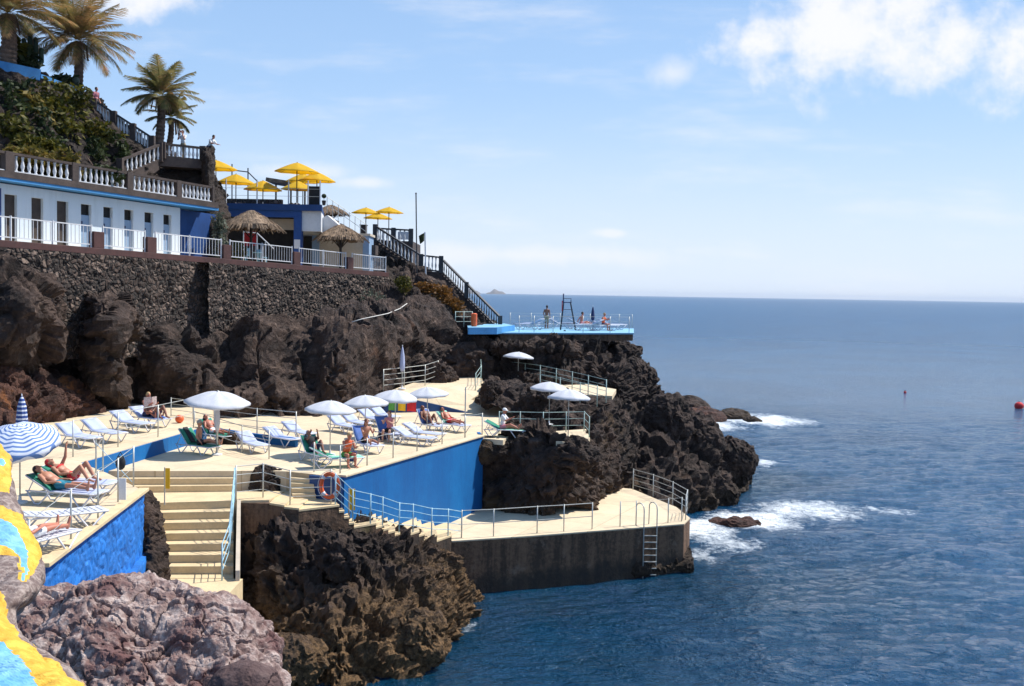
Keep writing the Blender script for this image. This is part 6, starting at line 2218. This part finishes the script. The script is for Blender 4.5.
# ================================================================== people
def person(label, loc, rz, pose, skin='skin', hair='hair_dark', clothes=(), zs=.36, back=30, group=None, long_hair=False, hat=None, arms='side', scale=1.0, lean=.12):
    """one continuous body mesh grown from tapered limbs; local +x is where the feet (lying) or the face (upright) point"""
    root = empty('person', loc, label, 'person', group, rz)
    root.scale = (scale,) * 3
    V3 = Vector
    up = pose in ('stand', 'sit', 'longsit', 'lean')
    if pose == 'stand' or pose == 'lean':
        pel = V3((0, 0, .93))
        tdir = V3((.04 if pose == 'stand' else .55, 0, 1)).normalized()
    elif pose in ('sit', 'longsit'):
        pel = V3((0, 0, zs + .12))
        tdir = V3((lean, 0, 1)).normalized()
    else:
        pel = V3((0, 0, zs + .12))
        tdir = V3((-math.cos(rad(back)), 0, math.sin(rad(back))))
    yv = V3((0, 1, 0))
    front = yv.cross(tdir) if True else None            # out of the chest
    if pose in ('lie', 'knees') and front.z < 0: front = -front
    if up and front.x < 0: front = -front
    waist, chest, neck = pel + tdir * .20, pel + tdir * .38, pel + tdir * .53
    hd = neck + tdir * .17 + front * .02
    legs = []
    for s in (-1, 1):
        hip = pel + yv * .095 * s - tdir * .04
        if pose == 'stand':
            kn = hip + V3((.03 + .05 * s, .01 * s, -.43))
            an = V3((kn.x - .03, kn.y, .07))
        elif pose == 'lean':
            kn = hip + V3((-.02 + .05 * s, .01 * s, -.43))
            an = V3((kn.x - .05, kn.y, .07))
        elif pose == 'sit':
            kn = hip + V3((.43, .05 * s, .04))
            an = V3((kn.x + .04, kn.y, max(.07, kn.z - .44)))
        elif pose == 'longsit':
            kn = hip + V3((.42, .05 * s, .03 if s > 0 else .14))
            an = hip + V3((.80, .07 * s, -.02))
        elif pose == 'knees':
            kn = hip + V3((.27, .04 * s, .34 if s > 0 else .28))
            an = hip + V3((.50, .05 * s, -.04))
        else:
            kn = hip + V3((.43, .03 * s, .03))
            an = hip + V3((.85, .04 * s, -.01))
        if pose in ('lie', 'longsit'):
            toe = an + V3((.04, .02 * s, .17))
        else:
            toe = an + V3((.17, .02 * s, -.04))
        legs.append((hip, kn, an, toe))
    hands = []
    for s in (-1, 1):
        sh = neck - tdir * .05 + yv * .185 * s
        mode = arms if isinstance(arms, str) else arms[0 if s < 0 else 1]
        if mode == 'side':
            el = sh - tdir * .27 + yv * .06 * s - front * .03
            wr = el - tdir * .20 + front * .13 - yv * .02 * s
        elif mode == 'raise':
            el = sh + V3((.10, .03 * s, .25))
            wr = el + V3((.02, 0, .25))
        elif mode == 'fwd':
            el = sh - tdir * .17 + front * .19 + yv * .03 * s
            wr = el + front * .20 + tdir * .12 - yv * .06 * s
        elif mode == 'face':
            el = sh - tdir * .20 + front * .17 + yv * .05 * s
            wr = hd + front * .19 + yv * .07 * s - tdir * .05
        elif mode == 'rail':
            el = sh + V3((.16, .03 * s, -.22))
            wr = el + V3((.22, -.03 * s, -.04))
        elif mode == 'head':
            el = sh + tdir * .12 + yv * .22 * s
            wr = hd + yv * .10 * s - front * .06
        elif mode == 'prop':
            el = sh - tdir * .25 - front * .12 + yv * .08 * s
            wr = el - tdir * .22 - front * .05 + yv * .03 * s
        hands.append((sh, el, wr))
    b = MB()
    m_t = Matrix((front, yv, tdir)).transposed()
    b.ell(pel, (.105, .165, .13), 14, 9, m_t)
    b.ell(waist, (.095, .135, .15), 14, 9, m_t)
    b.ell(chest, (.115, .170, .19), 14, 9, m_t)
    b.ell(neck - tdir * .05, (.075, .17, .07), 12, 8, m_t)
    b.cap(neck - tdir * .03, hd - tdir * .03, .056, .05)
    b.ell(hd + tdir * .02, (.095, .075, .115), 14, 10, m_t)
    b.ell(hd - tdir * .05 + front * .035, (.055, .05, .06), 10, 7, m_t)
    b.cap(hd + front * .088, hd + front * .112 - tdir * .025, .013, .018, 8)         # nose
    b.ell(hd + front * .083 - tdir * .066, (.014, .026, .010), 8, 6, m_t)             # mouth
    b.ell(hd + front * .078 + tdir * .032, (.018, .055, .012), 8, 6, m_t)             # brow
    for s in (-1, 1):
        b.ell(hd + yv * .078 * s - front * .005, (.022, .012, .032), 8, 6, m_t)       # ears
    for (hip, kn, an, toe) in legs:
        b.cap(hip, kn, .088, .056)
        b.cap(kn, kn.lerp(an, .35), .055, .057)
        b.cap(kn.lerp(an, .35), an, .057, .037)
        b.cap(an - (toe - an).normalized() * .04, toe, .040, .026)
    for i, (sh, el, wr) in enumerate(hands):
        b.cap(sh, el, .055, .042)
        b.cap(el, wr, .042, .029)
        t = (wr - el).normalized()
        side = t.cross(front if abs(t.dot(front)) < .9 else tdir).normalized()
        nrm = side.cross(t)
        palm = wr + t * .05
        b.ell(palm, (.05, .040, .018), 10, 7, Matrix((t, side, nrm)).transposed())
        for k, (off, ln) in enumerate(((-.030, .058), (-.010, .070), (.011, .066), (.030, .052))):
            a0 = palm + t * .035 + side * off
            a1 = a0 + t * ln * .55 - nrm * .008
            a2 = a1 + t * ln * .5 - nrm * .022
            b.cap(a0, a1, .011, .010, 6)
            b.cap(a1, a2, .010, .009, 6)
        th0 = palm - t * .015 - side * .035
        b.cap(th0, th0 + t * .03 - side * .03, .012, .011, 6)
        b.cap(th0 + t * .03 - side * .03, th0 + t * .062 - side * .034, .011, .009, 6)
    body = b.build('body', M[skin], root, smooth=True)
    rm = body.modifiers.new('join', 'REMESH')
    rm.mode, rm.voxel_size, rm.use_smooth_shade = 'VOXEL', .0125, True
    sm = body.modifiers.new('smooth', 'SMOOTH')
    sm.factor, sm.iterations = .5, 3
    # eyes
    for s in (-1, 1):
        MB().ell(hd + front * .088 + yv * .032 * s + tdir * .012, (.008, .013, .008), 8, 6, m_t).build('eye', M['hair_dark'], root)
    # hair
    h = MB()
    if hat:
        h.ell(hd + tdir * .06, (.112, .098, .085), 14, 8, m_t)
        h.ell(hd + tdir * .045 + front * .05, (.13, .10, .02), 14, 6, m_t)
        o = h.build('hat', M[hat], root, smooth=True)
    else:
        h.ell(hd + tdir * .042 - front * .018, (.100, .086, .108), 14, 9, m_t)
        if long_hair:
            h.ell(hd - front * .065 - tdir * .07, (.055, .085, .14), 12, 8, m_t)
        o = h.build('hair', M[hair], root, smooth=True)
    rm = o.modifiers.new('join', 'REMESH')
    rm.mode, rm.voxel_size, rm.use_smooth_shade = 'VOXEL', .014, True
    for kind, mat in clothes:
        c = MB()
        if kind in ('trunks', 'shorts', 'trousers', 'bikini'):
            c.ell(pel, (.118, .178, .125), 14, 9, m_t)
            f = {'trunks': .45, 'shorts': .85, 'trousers': 1.0, 'bikini': .08}[kind]
            for (hip, kn, an, toe) in legs:
                c.cap(hip, hip.lerp(kn, f), .099, .099 - .034 * f)
                if kind == 'trousers':
                    c.cap(kn, an, .068, .055)
        elif kind == 'top':
            c.ell(chest + front * .03 + tdir * .02, (.105, .172, .055), 14, 9, m_t)
        elif kind in ('shirt', 'vest'):
            c.ell(waist - tdir * .05, (.112, .155, .16), 14, 9, m_t)
            c.ell(chest, (.130, .184, .195), 14, 9, m_t)
            c.ell(neck - tdir * .055, (.088, .182, .068), 12, 8, m_t)
            if kind == 'shirt':
                for (sh, el, wr) in hands:
                    c.cap(sh, sh.lerp(el, .75), .068, .058)
        o = c.build(kind if kind != 'bikini' else 'swimsuit', M[mat], root, smooth=True)
        rm = o.modifiers.new('join', 'REMESH')
        rm.mode, rm.voxel_size, rm.use_smooth_shade = 'VOXEL', .016, True
    return root


def on(key, along_=0.0, dz=0.0, dy_=0.0, turn=0.0):
    """point on a lounger: metres from its hip line towards the foot"""
    o = LG[key]
    a = o.rotation_euler[2]
    x = (-.18 + along_) * o.scale[0]
    return (o.location.x + math.cos(a) * x - math.sin(a) * dy_, o.location.y + math.sin(a) * x + math.cos(a) * dy_, o.location.z + dz), a + turn


def P_on(key, label, pose, along_=0.0, turn=0.0, dy_=0.0, **kw):
    loc, rz = on(key, along_, 0, dy_, turn)
    kw['scale'] = LG[key].scale[0]
    return person(label, loc, rz, pose, **kw)


P_on('F', 'man in teal trunks lying on his back on the nearer green backed lounger', 'lie', skin='skin', clothes=(('trunks', 'cloth_teal'),), back=26)
P_on('F2', 'woman in red swimwear lying with knees up and one arm raised', 'knees', skin='skin', hair='red', clothes=(('bikini', 'red'), ('top', 'red')), back=24, arms=('side', 'raise'), long_hair=True)
P_on('H', 'person whose bare legs show beside the yellow painted stones', 'lie', along_=.1, skin='skin_red', clothes=(('trunks', 'cloth_white'),), back=20)
P_on('D', 'person sitting up reading a newspaper in front of the dark cliff', 'longsit', skin='skin_red', hair='hair_blond', clothes=(('trunks', 'cloth_navy'), ('vest', 'cloth_pink')), arms='fwd')
P_on('D', 'deep tanned person reclining beside the newspaper reader', 'knees', along_=.55, dy_=.0, turn=0, skin='skin_dark', hair='hair_red', clothes=(('trunks', 'cloth_navy'),), back=30)
P_on('I', 'bare backed man in a grey hat sitting on the green lounger', 'longsit', along_=.3, turn=.55, skin='skin', hat='hair_grey', clothes=(('trunks', 'cloth_black'),), arms=('side', 'prop'), lean=-.05)
P_on('J', 'sunburnt person lying on the green lounger behind the bare backed man', 'lie', skin='skin_red', clothes=(('trunks', 'cloth_white'),), back=44)
P_on('R', 'person in dark clothes reclining on the green lounger above the life ring', 'knees', skin='skin_dark', hair='hair_grey', clothes=(('shirt', 'cloth_black'), ('shorts', 'cloth_navy')), back=46, long_hair=True, arms='fwd')
P_on('S', 'person in an orange top sitting sideways at the edge of the blue wall', 'sit', along_=.55, turn=-1.35, skin='skin_red', hair='hair_blond', clothes=(('vest', 'orange'), ('trunks', 'green_towel')), arms='fwd', lean=.35)
P_on('T', 'brown skinned person sitting on the blue backed lounger near the wall edge', 'longsit', along_=.1, skin='skin', hair='hair_red', clothes=(('trunks', 'cloth_black'),), arms='fwd', long_hair=True)
P_on('T2', 'woman in pink sitting upright with a dark bag behind her', 'sit', along_=.35, turn=-.9, skin='skin_pale', hair='hair_red', clothes=(('vest', 'cloth_pink'), ('shorts', 'cloth_black')), long_hair=True, arms='fwd')
P_on('V', 'deep tanned sunbather reclining near the mint towel', 'knees', skin='skin_dark', hair='hair_red', clothes=(('trunks', 'cloth_navy'),), back=50, arms='side')
P_on('W', 'sunburnt person in red lying at the right end of the terrace', 'lie', skin='skin_red', hair='hair_dark', clothes=(('trunks', 'red'),), back=38)
P_on('X', 'person in a white shirt sitting on the ledge lounger above the outcrop', 'longsit', along_=.05, skin='skin_red', hair='hair_grey', hat='cloth_white', clothes=(('shirt', 'cloth_white'), ('trunks', 'cloth_pink')), arms='fwd')
person('standing person in patterned shorts by the sea rail of the far deck', (D(546.5, 327, 82.5).x, 82.5, ZFAR), 1.2, 'stand', skin='skin_dark', clothes=(('shorts', 'cloth_khaki'),))
person('person sitting with an orange top on the right of the far deck', (D(603, 329, 80.5).x, 80.5, ZFAR), -.6, 'sit', skin='skin_red', hair='hair_blond', clothes=(('vest', 'orange'), ('trunks', 'cloth_navy')), arms='fwd')
person('sunburnt person sitting left of the folded dark umbrella on the far deck', (D(581, 329, 83).x, 83, ZFAR), .4, 'longsit', skin='skin_red', hair='hair_dark', clothes=(('trunks', 'cloth_pink'),), arms='prop')
q = la.lerp(lb, .43)
person('person in a white shirt photographing from the landing by the palms', (q.x, q.y + .55, q.z), -1.9, 'stand', skin='skin', clothes=(('shirt', 'cloth_white'), ('trousers', 'cloth_khaki')), arms='face', scale=1.03)
q = la.lerp(lb, 1.06)
person('person in a white shirt leaning over the railing above the rock pillar', (q.x + .1, q.y + .5, q.z), -.5, 'lean', skin='skin', hair='hair_dark', clothes=(('shirt', 'cloth_white'), ('trousers', 'cloth_navy')), arms='rail')
q = ua.lerp(ub, .22)
person('person in a light top walking down the hillside stair', (q.x, q.y + .6, q.z - .05), -.4, 'stand', skin='skin', clothes=(('shirt', 'cloth_pink'), ('shorts', 'cloth_navy')))
# newspaper, bags
loc, rz = on('D', .32)
np_ = empty('newspaper', (loc[0], loc[1] - .1, loc[2] + 1.1), 'open pinkish newspaper held up by the reader', 'newspaper', rz=rz)
for s in (-1, 1):
    MB().box((.0, .17 * s, 0), (.012, .34, .46), m=Matrix.Rotation(.35 * s, 3, 'Z')).build('page', M['paper'], np_)
p = P(384, 439, ZT)
tag(MB().box((0, 0, .22), (.5, .28, .42)).tube([(-.15, 0, .42), (0, 0, .62), (.15, 0, .42)], .016, 6).build('beach_bag', M['cloth_navy'], bevel=.05), 'dark beach bag standing beside the woman in pink', 'bag').location = p
p = P(352, 461, ZT)
tag(MB().box((0, 0, .2), (.36, .26, .38)).tube([(-.1, 0, .38), (0, 0, .52), (.1, 0, .38)], .015, 6).build('backpack', M['cloth_navy'], bevel=.06), 'dark blue backpack on the terrace beside the person in orange', 'bag').location = p
p = P(178, 427, ZL)
tag(MB().ell((0, 0, .19), (.2, .2, .19), 14, 10).build('beach_ball', M['orange'], smooth=True), 'orange ball on the upper terrace near the foot of the reader', 'ball').location = P(179.5, 423, ZL)
p, rz = on('D', .75, .40)
tag(MB().box((0, 0, 0), (.6, .5, .05)).ell((.1, .05, .04), (.2, .16, .06), 10, 6).build('blue_towel', M['sling_blue'], bevel=.02), 'crumpled blue towel on the lounger beside the newspaper reader', 'towel').location = p

# ================================================================== plants and the painted stones
def leaf_cloud(name, parent, mat, blobs, n, size, seed, flat=.6, world=True, droop=0.0):
    """leaf-sized faces spread through ellipsoids (centre, radii)"""
    rnd = np.random.default_rng(seed)
    vol = np.array([b[1][0] * b[1][1] * b[1][2] for b in blobs])
    cnt = np.maximum(6, (n * vol / vol.sum()).astype(int))
    Vs = []
    for (c, r), k in zip(blobs, cnt):
        d = rnd.normal(size=(k, 3))
        d /= np.linalg.norm(d, axis=1, keepdims=True)
        t = rnd.uniform(.35, 1, (k, 1)) ** .5
        pc = np.array(c) + d * t * np.array(r)
        a = rnd.normal(size=(k, 3))
        a[:, 2] = a[:, 2] * flat - droop
        a /= np.linalg.norm(a, axis=1, keepdims=True)
        b = np.cross(a, rnd.normal(size=(k, 3)))
        b /= np.linalg.norm(b, axis=1, keepdims=True)
        s = size * rnd.uniform(.6, 1.4, (k, 1))
        Vs.append(np.stack([pc, pc + a * s * .5 + b * s * .26, pc + a * s, pc + a * s * .5 - b * s * .26], 1))
    V = np.concatenate(Vs).reshape(-1, 3)
    if parent is not None and world:
        V = V - np.array(root_loc(parent))
    F = np.arange(len(V)).reshape(-1, 4)
    return np_mesh(name, V, F, mat, False, parent)


def shrub(name, label, centers, r, mat, n, size, seed, cat='shrub', droop=0.0, group=None):
    c0_ = Vector(centers[0])
    root = empty(name, c0_ - Vector((0, 0, r[2])), label, cat, group)
    rnd = random.Random(seed)
    blobs = []
    for c in centers:
        for k in range(4):
            q = rnd.uniform(.45, .8)
            blobs.append(((c[0] + rnd.uniform(-.6, .6) * r[0], c[1] + rnd.uniform(-.6, .6) * r[1], c[2] + rnd.uniform(-.6, .6) * r[2]), (r[0] * q, r[1] * q, r[2] * q)))
    leaf_cloud('foliage', root, mat, blobs, n, size, seed, droop=droop)
    mb = MB()
    for k in range(5):
        c = blobs[rnd.randrange(len(blobs))][0]
        mb.tube([c0_ - Vector((0, 0, r[2])), (Vector(c) + c0_) / 2 - Vector((0, 0, r[2] * .4)), Vector(c)], [.05, .035, .012], 5)
    mb.build('stems', M['wood'], root, world=True)
    return root


def palm(base, crown, R, n, label, mat, seed, tr=.26, up=1.0):
    root = empty('palm_tree', base, label, 'palm tree', 'palm trees above the cliff')
    base, crown = Vector(base), Vector(crown)
    rnd = random.Random(seed)
    pts, rs = [], []
    H_ = (crown - base).length
    N = max(8, int(H_ / .12))
    for i in range(N + 1):
        t = i / N
        p = base.lerp(crown, t) + Vector((.12 * math.sin(t * 3), 0, 0))
        pts.append(p)
        rs.append(tr * (1.15 - .3 * t) * (1.09 if i % 2 else .95) * (1 + .35 * max(0, t - .8) * 5 * .5))
    MB().tube(pts, rs, 12).build('trunk', M['trunk'], root, world=True)
    V, F = [], []

    def frond(az, el, L, curve, wob):
        """curved midrib with leaflets both sides"""
        d = Vector((math.cos(az) * math.cos(el), math.sin(az) * math.cos(el), math.sin(el)))
        p = crown + Vector((0, 0, .1)) + d * .1
        m = 26
        sidev = Vector((-math.sin(az), math.cos(az), 0))
        prev = None
        for i in range(m):
            t = i / (m - 1)
            e2 = el - curve * t ** 1.3
            d = Vector((math.cos(az + wob * t) * math.cos(e2), math.sin(az + wob * t) * math.cos(e2), math.sin(e2)))
            q = p + d * (L / m)
            w_ = .035 * (1 - t) + .008
            b = len(V)
            V.extend([p - sidev * w_, p + sidev * w_, q + sidev * w_ * .9, q - sidev * w_ * .9])
            F.append((b, b + 1, b + 2, b + 3))
            if t > .1:
                ll_ = L * .30 * (math.sin(math.pi * min(1, t * .92 + .08)) ** .6) * rnd.uniform(.85, 1.1)
                nrm = sidev.cross(d)
                for s in (-1, 1):
                    for hh in (0, .5):
                        st = p.lerp(q, hh)
                        ld = (d * .75 + sidev * s * .75 + Vector((0, 0, -.18)) + nrm * rnd.uniform(-.1, .15)).normalized()
                        e_ = st + ld * ll_ + Vector((0, 0, -.06 * ll_ - .08 * ll_ * t))
                        mid = st.lerp(e_, .5) + Vector((0, 0, .03))
                        wv = d * .028
                        b = len(V)
                        V.extend([st - wv, st + wv, mid + wv, mid - wv, e_])
                        F.append((b, b + 1, b + 2, b + 3))
                        F.append((b + 3, b + 2, b + 4, b + 4))
            p = q
    for k in range(n):
        t = (k + .5) / n
        el = rad(84) - rad(98) * t ** .8 * up + rnd.uniform(-.08, .08)
        frond(k * 2.39996 + rnd.uniform(-.2, .2), el, R * (1.0 if t < .8 else .85) * rnd.uniform(.9, 1.06), rad(34) + rad(26) * t, rnd.uniform(-.2, .2))
    o0 = root.location
    mesh_f = [f if f[2] != f[3] else f[:3] for f in F]
    MB().add(V, mesh_f).build('crown', mat, root, world=True)
    # dead skirt and fruit stalks under the crown
    mb = MB()
    for k in range(9):
        a = rnd.uniform(0, 6.28)
        q = crown + Vector((math.cos(a) * .22, math.sin(a) * .22, 0))
        mb.tube([crown + Vector((0, 0, .05)), q + Vector((math.cos(a) * .25, math.sin(a) * .25, -.12)), q + Vector((math.cos(a) * .4, math.sin(a) * .4, -.75 - rnd.uniform(0, .4)))], [.03, .022, .05], 5)
    mb.build('fruit_stalks', M['trunk'], root, world=True)
    return root


palm(D(76, 92, 68) - Vector((0, 0, .6)), D(77.5, 42, 68), 3.7, 46, 'biggest palm, dusty brown fronds, at the head of the hillside stair', M['palm_leaf'], 3, .27)
palm(D(6, 66, 63) - Vector((0, 0, .6)), D(8, 15, 63), 3.8, 46, 'brown leaning palm cut by the left edge of the picture', M['palm_leaf'], 5, .42)
palm(D(157, 147, 71.5) - Vector((0, 0, .5)), D(161, 97, 71.5), 2.7, 34, 'medium green palm on its own beside the landing', M['palm_green'], 8, .27)
palm(D(167, 146, 76) - Vector((0, 0, .5)), D(171, 119, 76), 1.9, 26, 'smallest palm just behind the medium palm', M['palm_green'], 11, .2, .95)

# creepers hanging on the hillside wall
cre = ((20, 92, 62, 1.2, 'dark_leaf', 'dark green creeper at the left of the hillside'), (48, 98, 62.2, 1.35, 'ivy', 'yellow green creeper spilling over the hillside below the cactus'),
       (68, 104, 64, 1.25, 'ivy', 'bright yellow creeper below the biggest palm'), (60, 122, 61.5, 1.3, 'ivy', 'yellow green creeper in the middle of the hillside'),
       (82, 124, 64, 1.2, 'dark_leaf', 'dark bush under the hillside stair railing'), (36, 124, 60, 1.2, 'dark_leaf', 'dark green bush low on the hillside'),
       (102, 138, 65, 1.1, 'dark_leaf', 'dark bush lower under the hillside stair'), (88, 148, 62.5, 1.1, 'dark_leaf', 'dark bush above the second balustrade panel'), (112, 142, 66.4, .75, 'ivy', 'yellow green bush just left of the climbing balustrade'), (40, 106, 61, 1.2, 'grassy', 'dry straw coloured creeper in the upper middle of the hillside'), (4, 98, 60, 1.3, 'dark_leaf', 'dark creeper below the blue wall at the picture edge'), (8, 132, 57.5, 1.2, 'ivy', 'yellow green creeper low on the hillside at the picture edge'), (24, 138, 58, 1.0, 'dark_leaf', 'dark green bush behind the second pier of the roof balustrade'), (14, 118, 59.5, 1.2, 'hill', ''))
for i, (u, v, d, r, mt, lab) in enumerate(cre[:-1]):
    c = D(u, v, d - .2)
    c2 = c + Vector((random.Random(i).uniform(-1.2, 1.2), -.3, -.9))
    shrub('creeper', lab, (c, c2), (r, .6, r * .85), M[mt], 900, .34, 200 + i, 'creeper', droop=.6, group='creepers on the hillside')
for i, (u, v, d, mt, lab) in enumerate(((22, 158, 55.3, 'grassy', 'yellow grass bush behind the roof balustrade at the left'), (48, 162, 56.3, 'grassy', 'yellow grass bush behind the second roof balustrade panel'),
                                        (72, 168, 57.4, 'grassy', 'yellow green grass bush behind the third roof balustrade panel'), (100, 176, 58.6, 'dark_leaf', 'small green bush by the foot of the climbing balustrade'),
                                        (36, 150, 57.0, 'ivy', 'yellow green bush above the roof balustrade'))):
    shrub('grass_bush', lab, (D(u, v, d),), (1.2, .6, .55), M[mt], 800, .3, 230 + i, 'bush', group='bushes behind the roof balustrade')
for i, (u, v, d, lab) in enumerate(((10, 52, 64, 'green spiky plant on the blue wall under the left palm'), (22, 58, 64.5, 'green agave beside the cactus on the blue wall'), (66, 84, 66.5, 'small green plant at the top of the hillside stair'))):
    shrub('spiky_plant', lab, (D(u, v, d),), (.75, .6, .5), M['dark_leaf'] if i else M['ivy'], 320, .5, 260 + i, 'plant', group='plants along the hilltop wall')
cp = D(30, 66, 65)
cac = empty('cactus', cp, 'tall dark columnar cactus between the left palms', 'cactus')
for k, (dx_, h_) in enumerate(((-.35, 1.6), (0, 2.1), (.3, 1.7), (.6, 1.1))):
    MB().tube([cp + Vector((dx_ * .4, 0, -.4)), cp + Vector((dx_, .05 * k, .3)), cp + Vector((dx_, .05 * k, h_ - .08)), cp + Vector((dx_, .05 * k, h_))], [.13, .15, .14, .05], 8).build('stem', M['cactus'], cac, world=True)
# dry branches
dbp = D(94, 170, 60)
tag(MB().tube([dbp + Vector((0, 0, -.6)), dbp + Vector((-.05, 0, .2)), dbp + Vector((-.4, 0, .75))], [.06, .05, .02], 6).tube([dbp + Vector((-.05, 0, .1)), dbp + Vector((.5, 0, .6))], [.04, .015], 6).tube([dbp + Vector((0, 0, -.1)), dbp + Vector((.9, 0, .55))], [.03, .012], 6).build('dead_branch', M['trunk']),
    'bare forked dead branch behind the cabin roof balustrade', 'branch')
# lamp on the stair post
lp_ = D(76, 92, 66)
lmp = empty('globe_lamp', lp_, 'pale globe lamp on a post beside the trunk of the biggest palm', 'lamp')
MB().tube([lp_ + Vector((0, 0, -.6)), lp_ + Vector((0, 0, .45))], .05, 8).build('post', M['dark_metal'], lmp, world=True)
MB().ell(lp_ + Vector((0, 0, .65)), (.22, .22, .24), 14, 10).build('globe', M['grey_leaf'], lmp, world=True, smooth=True)

# plants by the rock pillar, the far railing and the flagpole
shrub('dry_shrub', 'dry grey straw shrub hanging at the foot of the rock pillar', (D(218, 228, 65.6), D(221, 245, 65.2)), (.5, .5, 1.0), M['grey_leaf'], 600, .25, 280, 'shrub', droop=.8)
shrub('green_bush', 'bright green bush behind the white railing beside the rock pillar', (EP(237, 1.2) + Vector((0, 0, .55)),), (.55, .55, .65), M['ivy'], 500, .22, 281, 'bush')
shrub('yellow_bush', 'yellow green bush at the far end of the promenade railing', (D(400, 284, 77.5),), (.65, .6, .55), M['ivy'], 500, .22, 282, 'bush')
shrub('grey_bush', 'grey green bush growing out of the rubble wall near its far end', (D(371, 303, 71.5), D(378, 308, 71)), (1.0, .6, .8), M['grey_leaf'], 700, .22, 283, 'bush')
for i, (u, v, d, lab) in enumerate(((430, 288, 78.6, 'orange brown succulent clump below the white flagpole'), (439, 297, 77.4, 'orange brown succulent clump in the middle of the slope'), (447, 308, 76.4, 'lowest orange brown succulent clump on the slope'))):
    shrub('succulent_bush', lab, (D(u, v, d),), (.95, .7, .75), M['rust_leaf'], 700, .24, 290 + i, 'bush', group='orange succulents on the slope')
# pale hose over the rock
hs_ = []
for (u, v) in ((352, 322), (362, 319), (374, 316.5), (388, 313.5), (400, 308.5), (407, 303.5)):
    hs_.append((u, v))
dg = bpy.context.evaluated_depsgraph_get()


def hit(u, v):
    ok, loc, nrm, idx_, ob_, mt_ = SC.ray_cast(dg, Vector((0, 0, CAM_H)), ray(u, v).normalized())
    return loc, nrm


dg.update()
pts = [hit(u, v)[0] - ray(u, v).normalized() * .3 for u, v in hs_]
tag(MB().tube(pts, .028, 7).build('hose', M['rope'], smooth=True), 'pale hose lying across the dark rock below the far railing', 'hose')


# ---- painted lava stones of the near wall at the left edge
rowsm = ((436, -12), (448, 2), (455, 8), (465, 11), (474, 9), (486, 14), (500, 18), (514, 22), (526, 29), (540, 36), (555, 42), (572, 45), (588, 42), (600, 30), (612, 16), (630, 21), (645, 30), (662, 57), (686, 85), (730, 116), (790, 150))
DV = lambda v: 10.6 - (v - 440) * .0182
UV = [[(-120, v), (-60, v), (u - 30, v), (u - 8, v), (u, v), (u - 8, v + 8), (u - 26, v + 24)] for v, u in rowsm]
DO = (-.1, -.1, -.1, .05, .35, 1.1, 1.5)
cols_ = [[D(uu, vv, DV(row[0][1]) + o_) for (uu, vv), o_ in zip(row, DO)] for row in UV]
C = np.array([[tuple(p) for p in c] for c in cols_])
nu, nv = 320, 170
G = cr(C, nu)
G = np.swapaxes(cr(np.swapaxes(G, 0, 1), nv), 0, 1)
W = np.array([[(a_[0] / 100, a_[1] / 100, 0) for a_ in row] for row in UV])
G1 = cr(C, nu)
W = np.swapaxes(cr(np.swapaxes(cr(W, nu, C), 0, 1), nv, np.swapaxes(G1, 0, 1)), 0, 1).reshape(-1, 3) * 100
du, dv = np.gradient(G, axis=0), np.gradient(G, axis=1)
Nn = np.cross(du, dv)
Nn /= np.linalg.norm(Nn, axis=2, keepdims=True) + 1e-9
if (Nn[:, :60] * (np.array((0, 0, CAM_H)) - G[:, :60])).sum() < 0: Nn = -Nn
p = G.reshape(-1, 3)
f1, f2, cid = worley(p / .16, 5)
dsp = .010 * (np.clip((f2 - f1) * 3, 0, 1) - .5) + .008 * (cid - .5) + .035 * fbm(p / .35, 3, 8) + .010 * (0.5 - worley(p / .07, 31)[0])
mur = np_mesh('painted_stone_wall', p + Nn.reshape(-1, 3) * dsp[:, None], grid_faces(nu, nv), M['mural'])
tag(mur, 'near lava stone wall painted yellow with pale blue curves at the left edge', 'wall')
# paint zones in the plane of the wall (metres right of and above its lower corner)
mx, mz = W[:, 0], W[:, 1]          # the sheet's own coordinates, across and down
wob = 7 * fbm(p / .3, 3, 21)
coat = np.zeros(len(p))
top = (mz < 492 + wob * .4) & (mx < 10 + wob * .2)
coat[top] = 1
coat[np.hypot(mx, mz - 464) < 4] = 2
# arc: yellow outside, blue inside, yellow and bare stone in the middle (right-hand limits per level)
lv = np.array([500, 506, 515, 525, 540, 555, 570, 582, 600])
outer = np.interp(mz, lv, [-20, 2, 21, 29, 37, 43, 36, 27, 10])
blue_o = np.interp(mz, lv, [-40, -30, -4, 12, 23, 28, 29, 24, -20])
blue_i = np.interp(mz, lv, [-60, -60, -50, -30, -8, 19, 25, 22, -20])
ring = (mz > 500) & (mz < 584)
coat[ring & (mx < outer + wob * .25)] = 1
coat[ring & (mx < blue_o + wob * .25)] = 2
coat[ring & (mx < blue_i + wob * .25)] = 1
coat[(mz > 556) & (mz < 600) & (mx < 20 + wob) & (mx > -6 + wob)] = 0
ly = np.interp(mz, [584, 590, 612, 641, 662, 686, 730], [-9, 0, 8, 22, 54, 82, 112])
lb_ = np.interp(mz, [630, 641, 662, 686, 730], [-20, 0, 27, 38, 55])
low_ = mz > 584
coat[low_ & (mx < ly + wob * .5)] = 1
coat[low_ & (mx < lb_ + wob * .5)] = 2
mur.data.attributes.new('coat', 'FLOAT', 'POINT').data.foreach_set('value', coat.astype(np.float32))
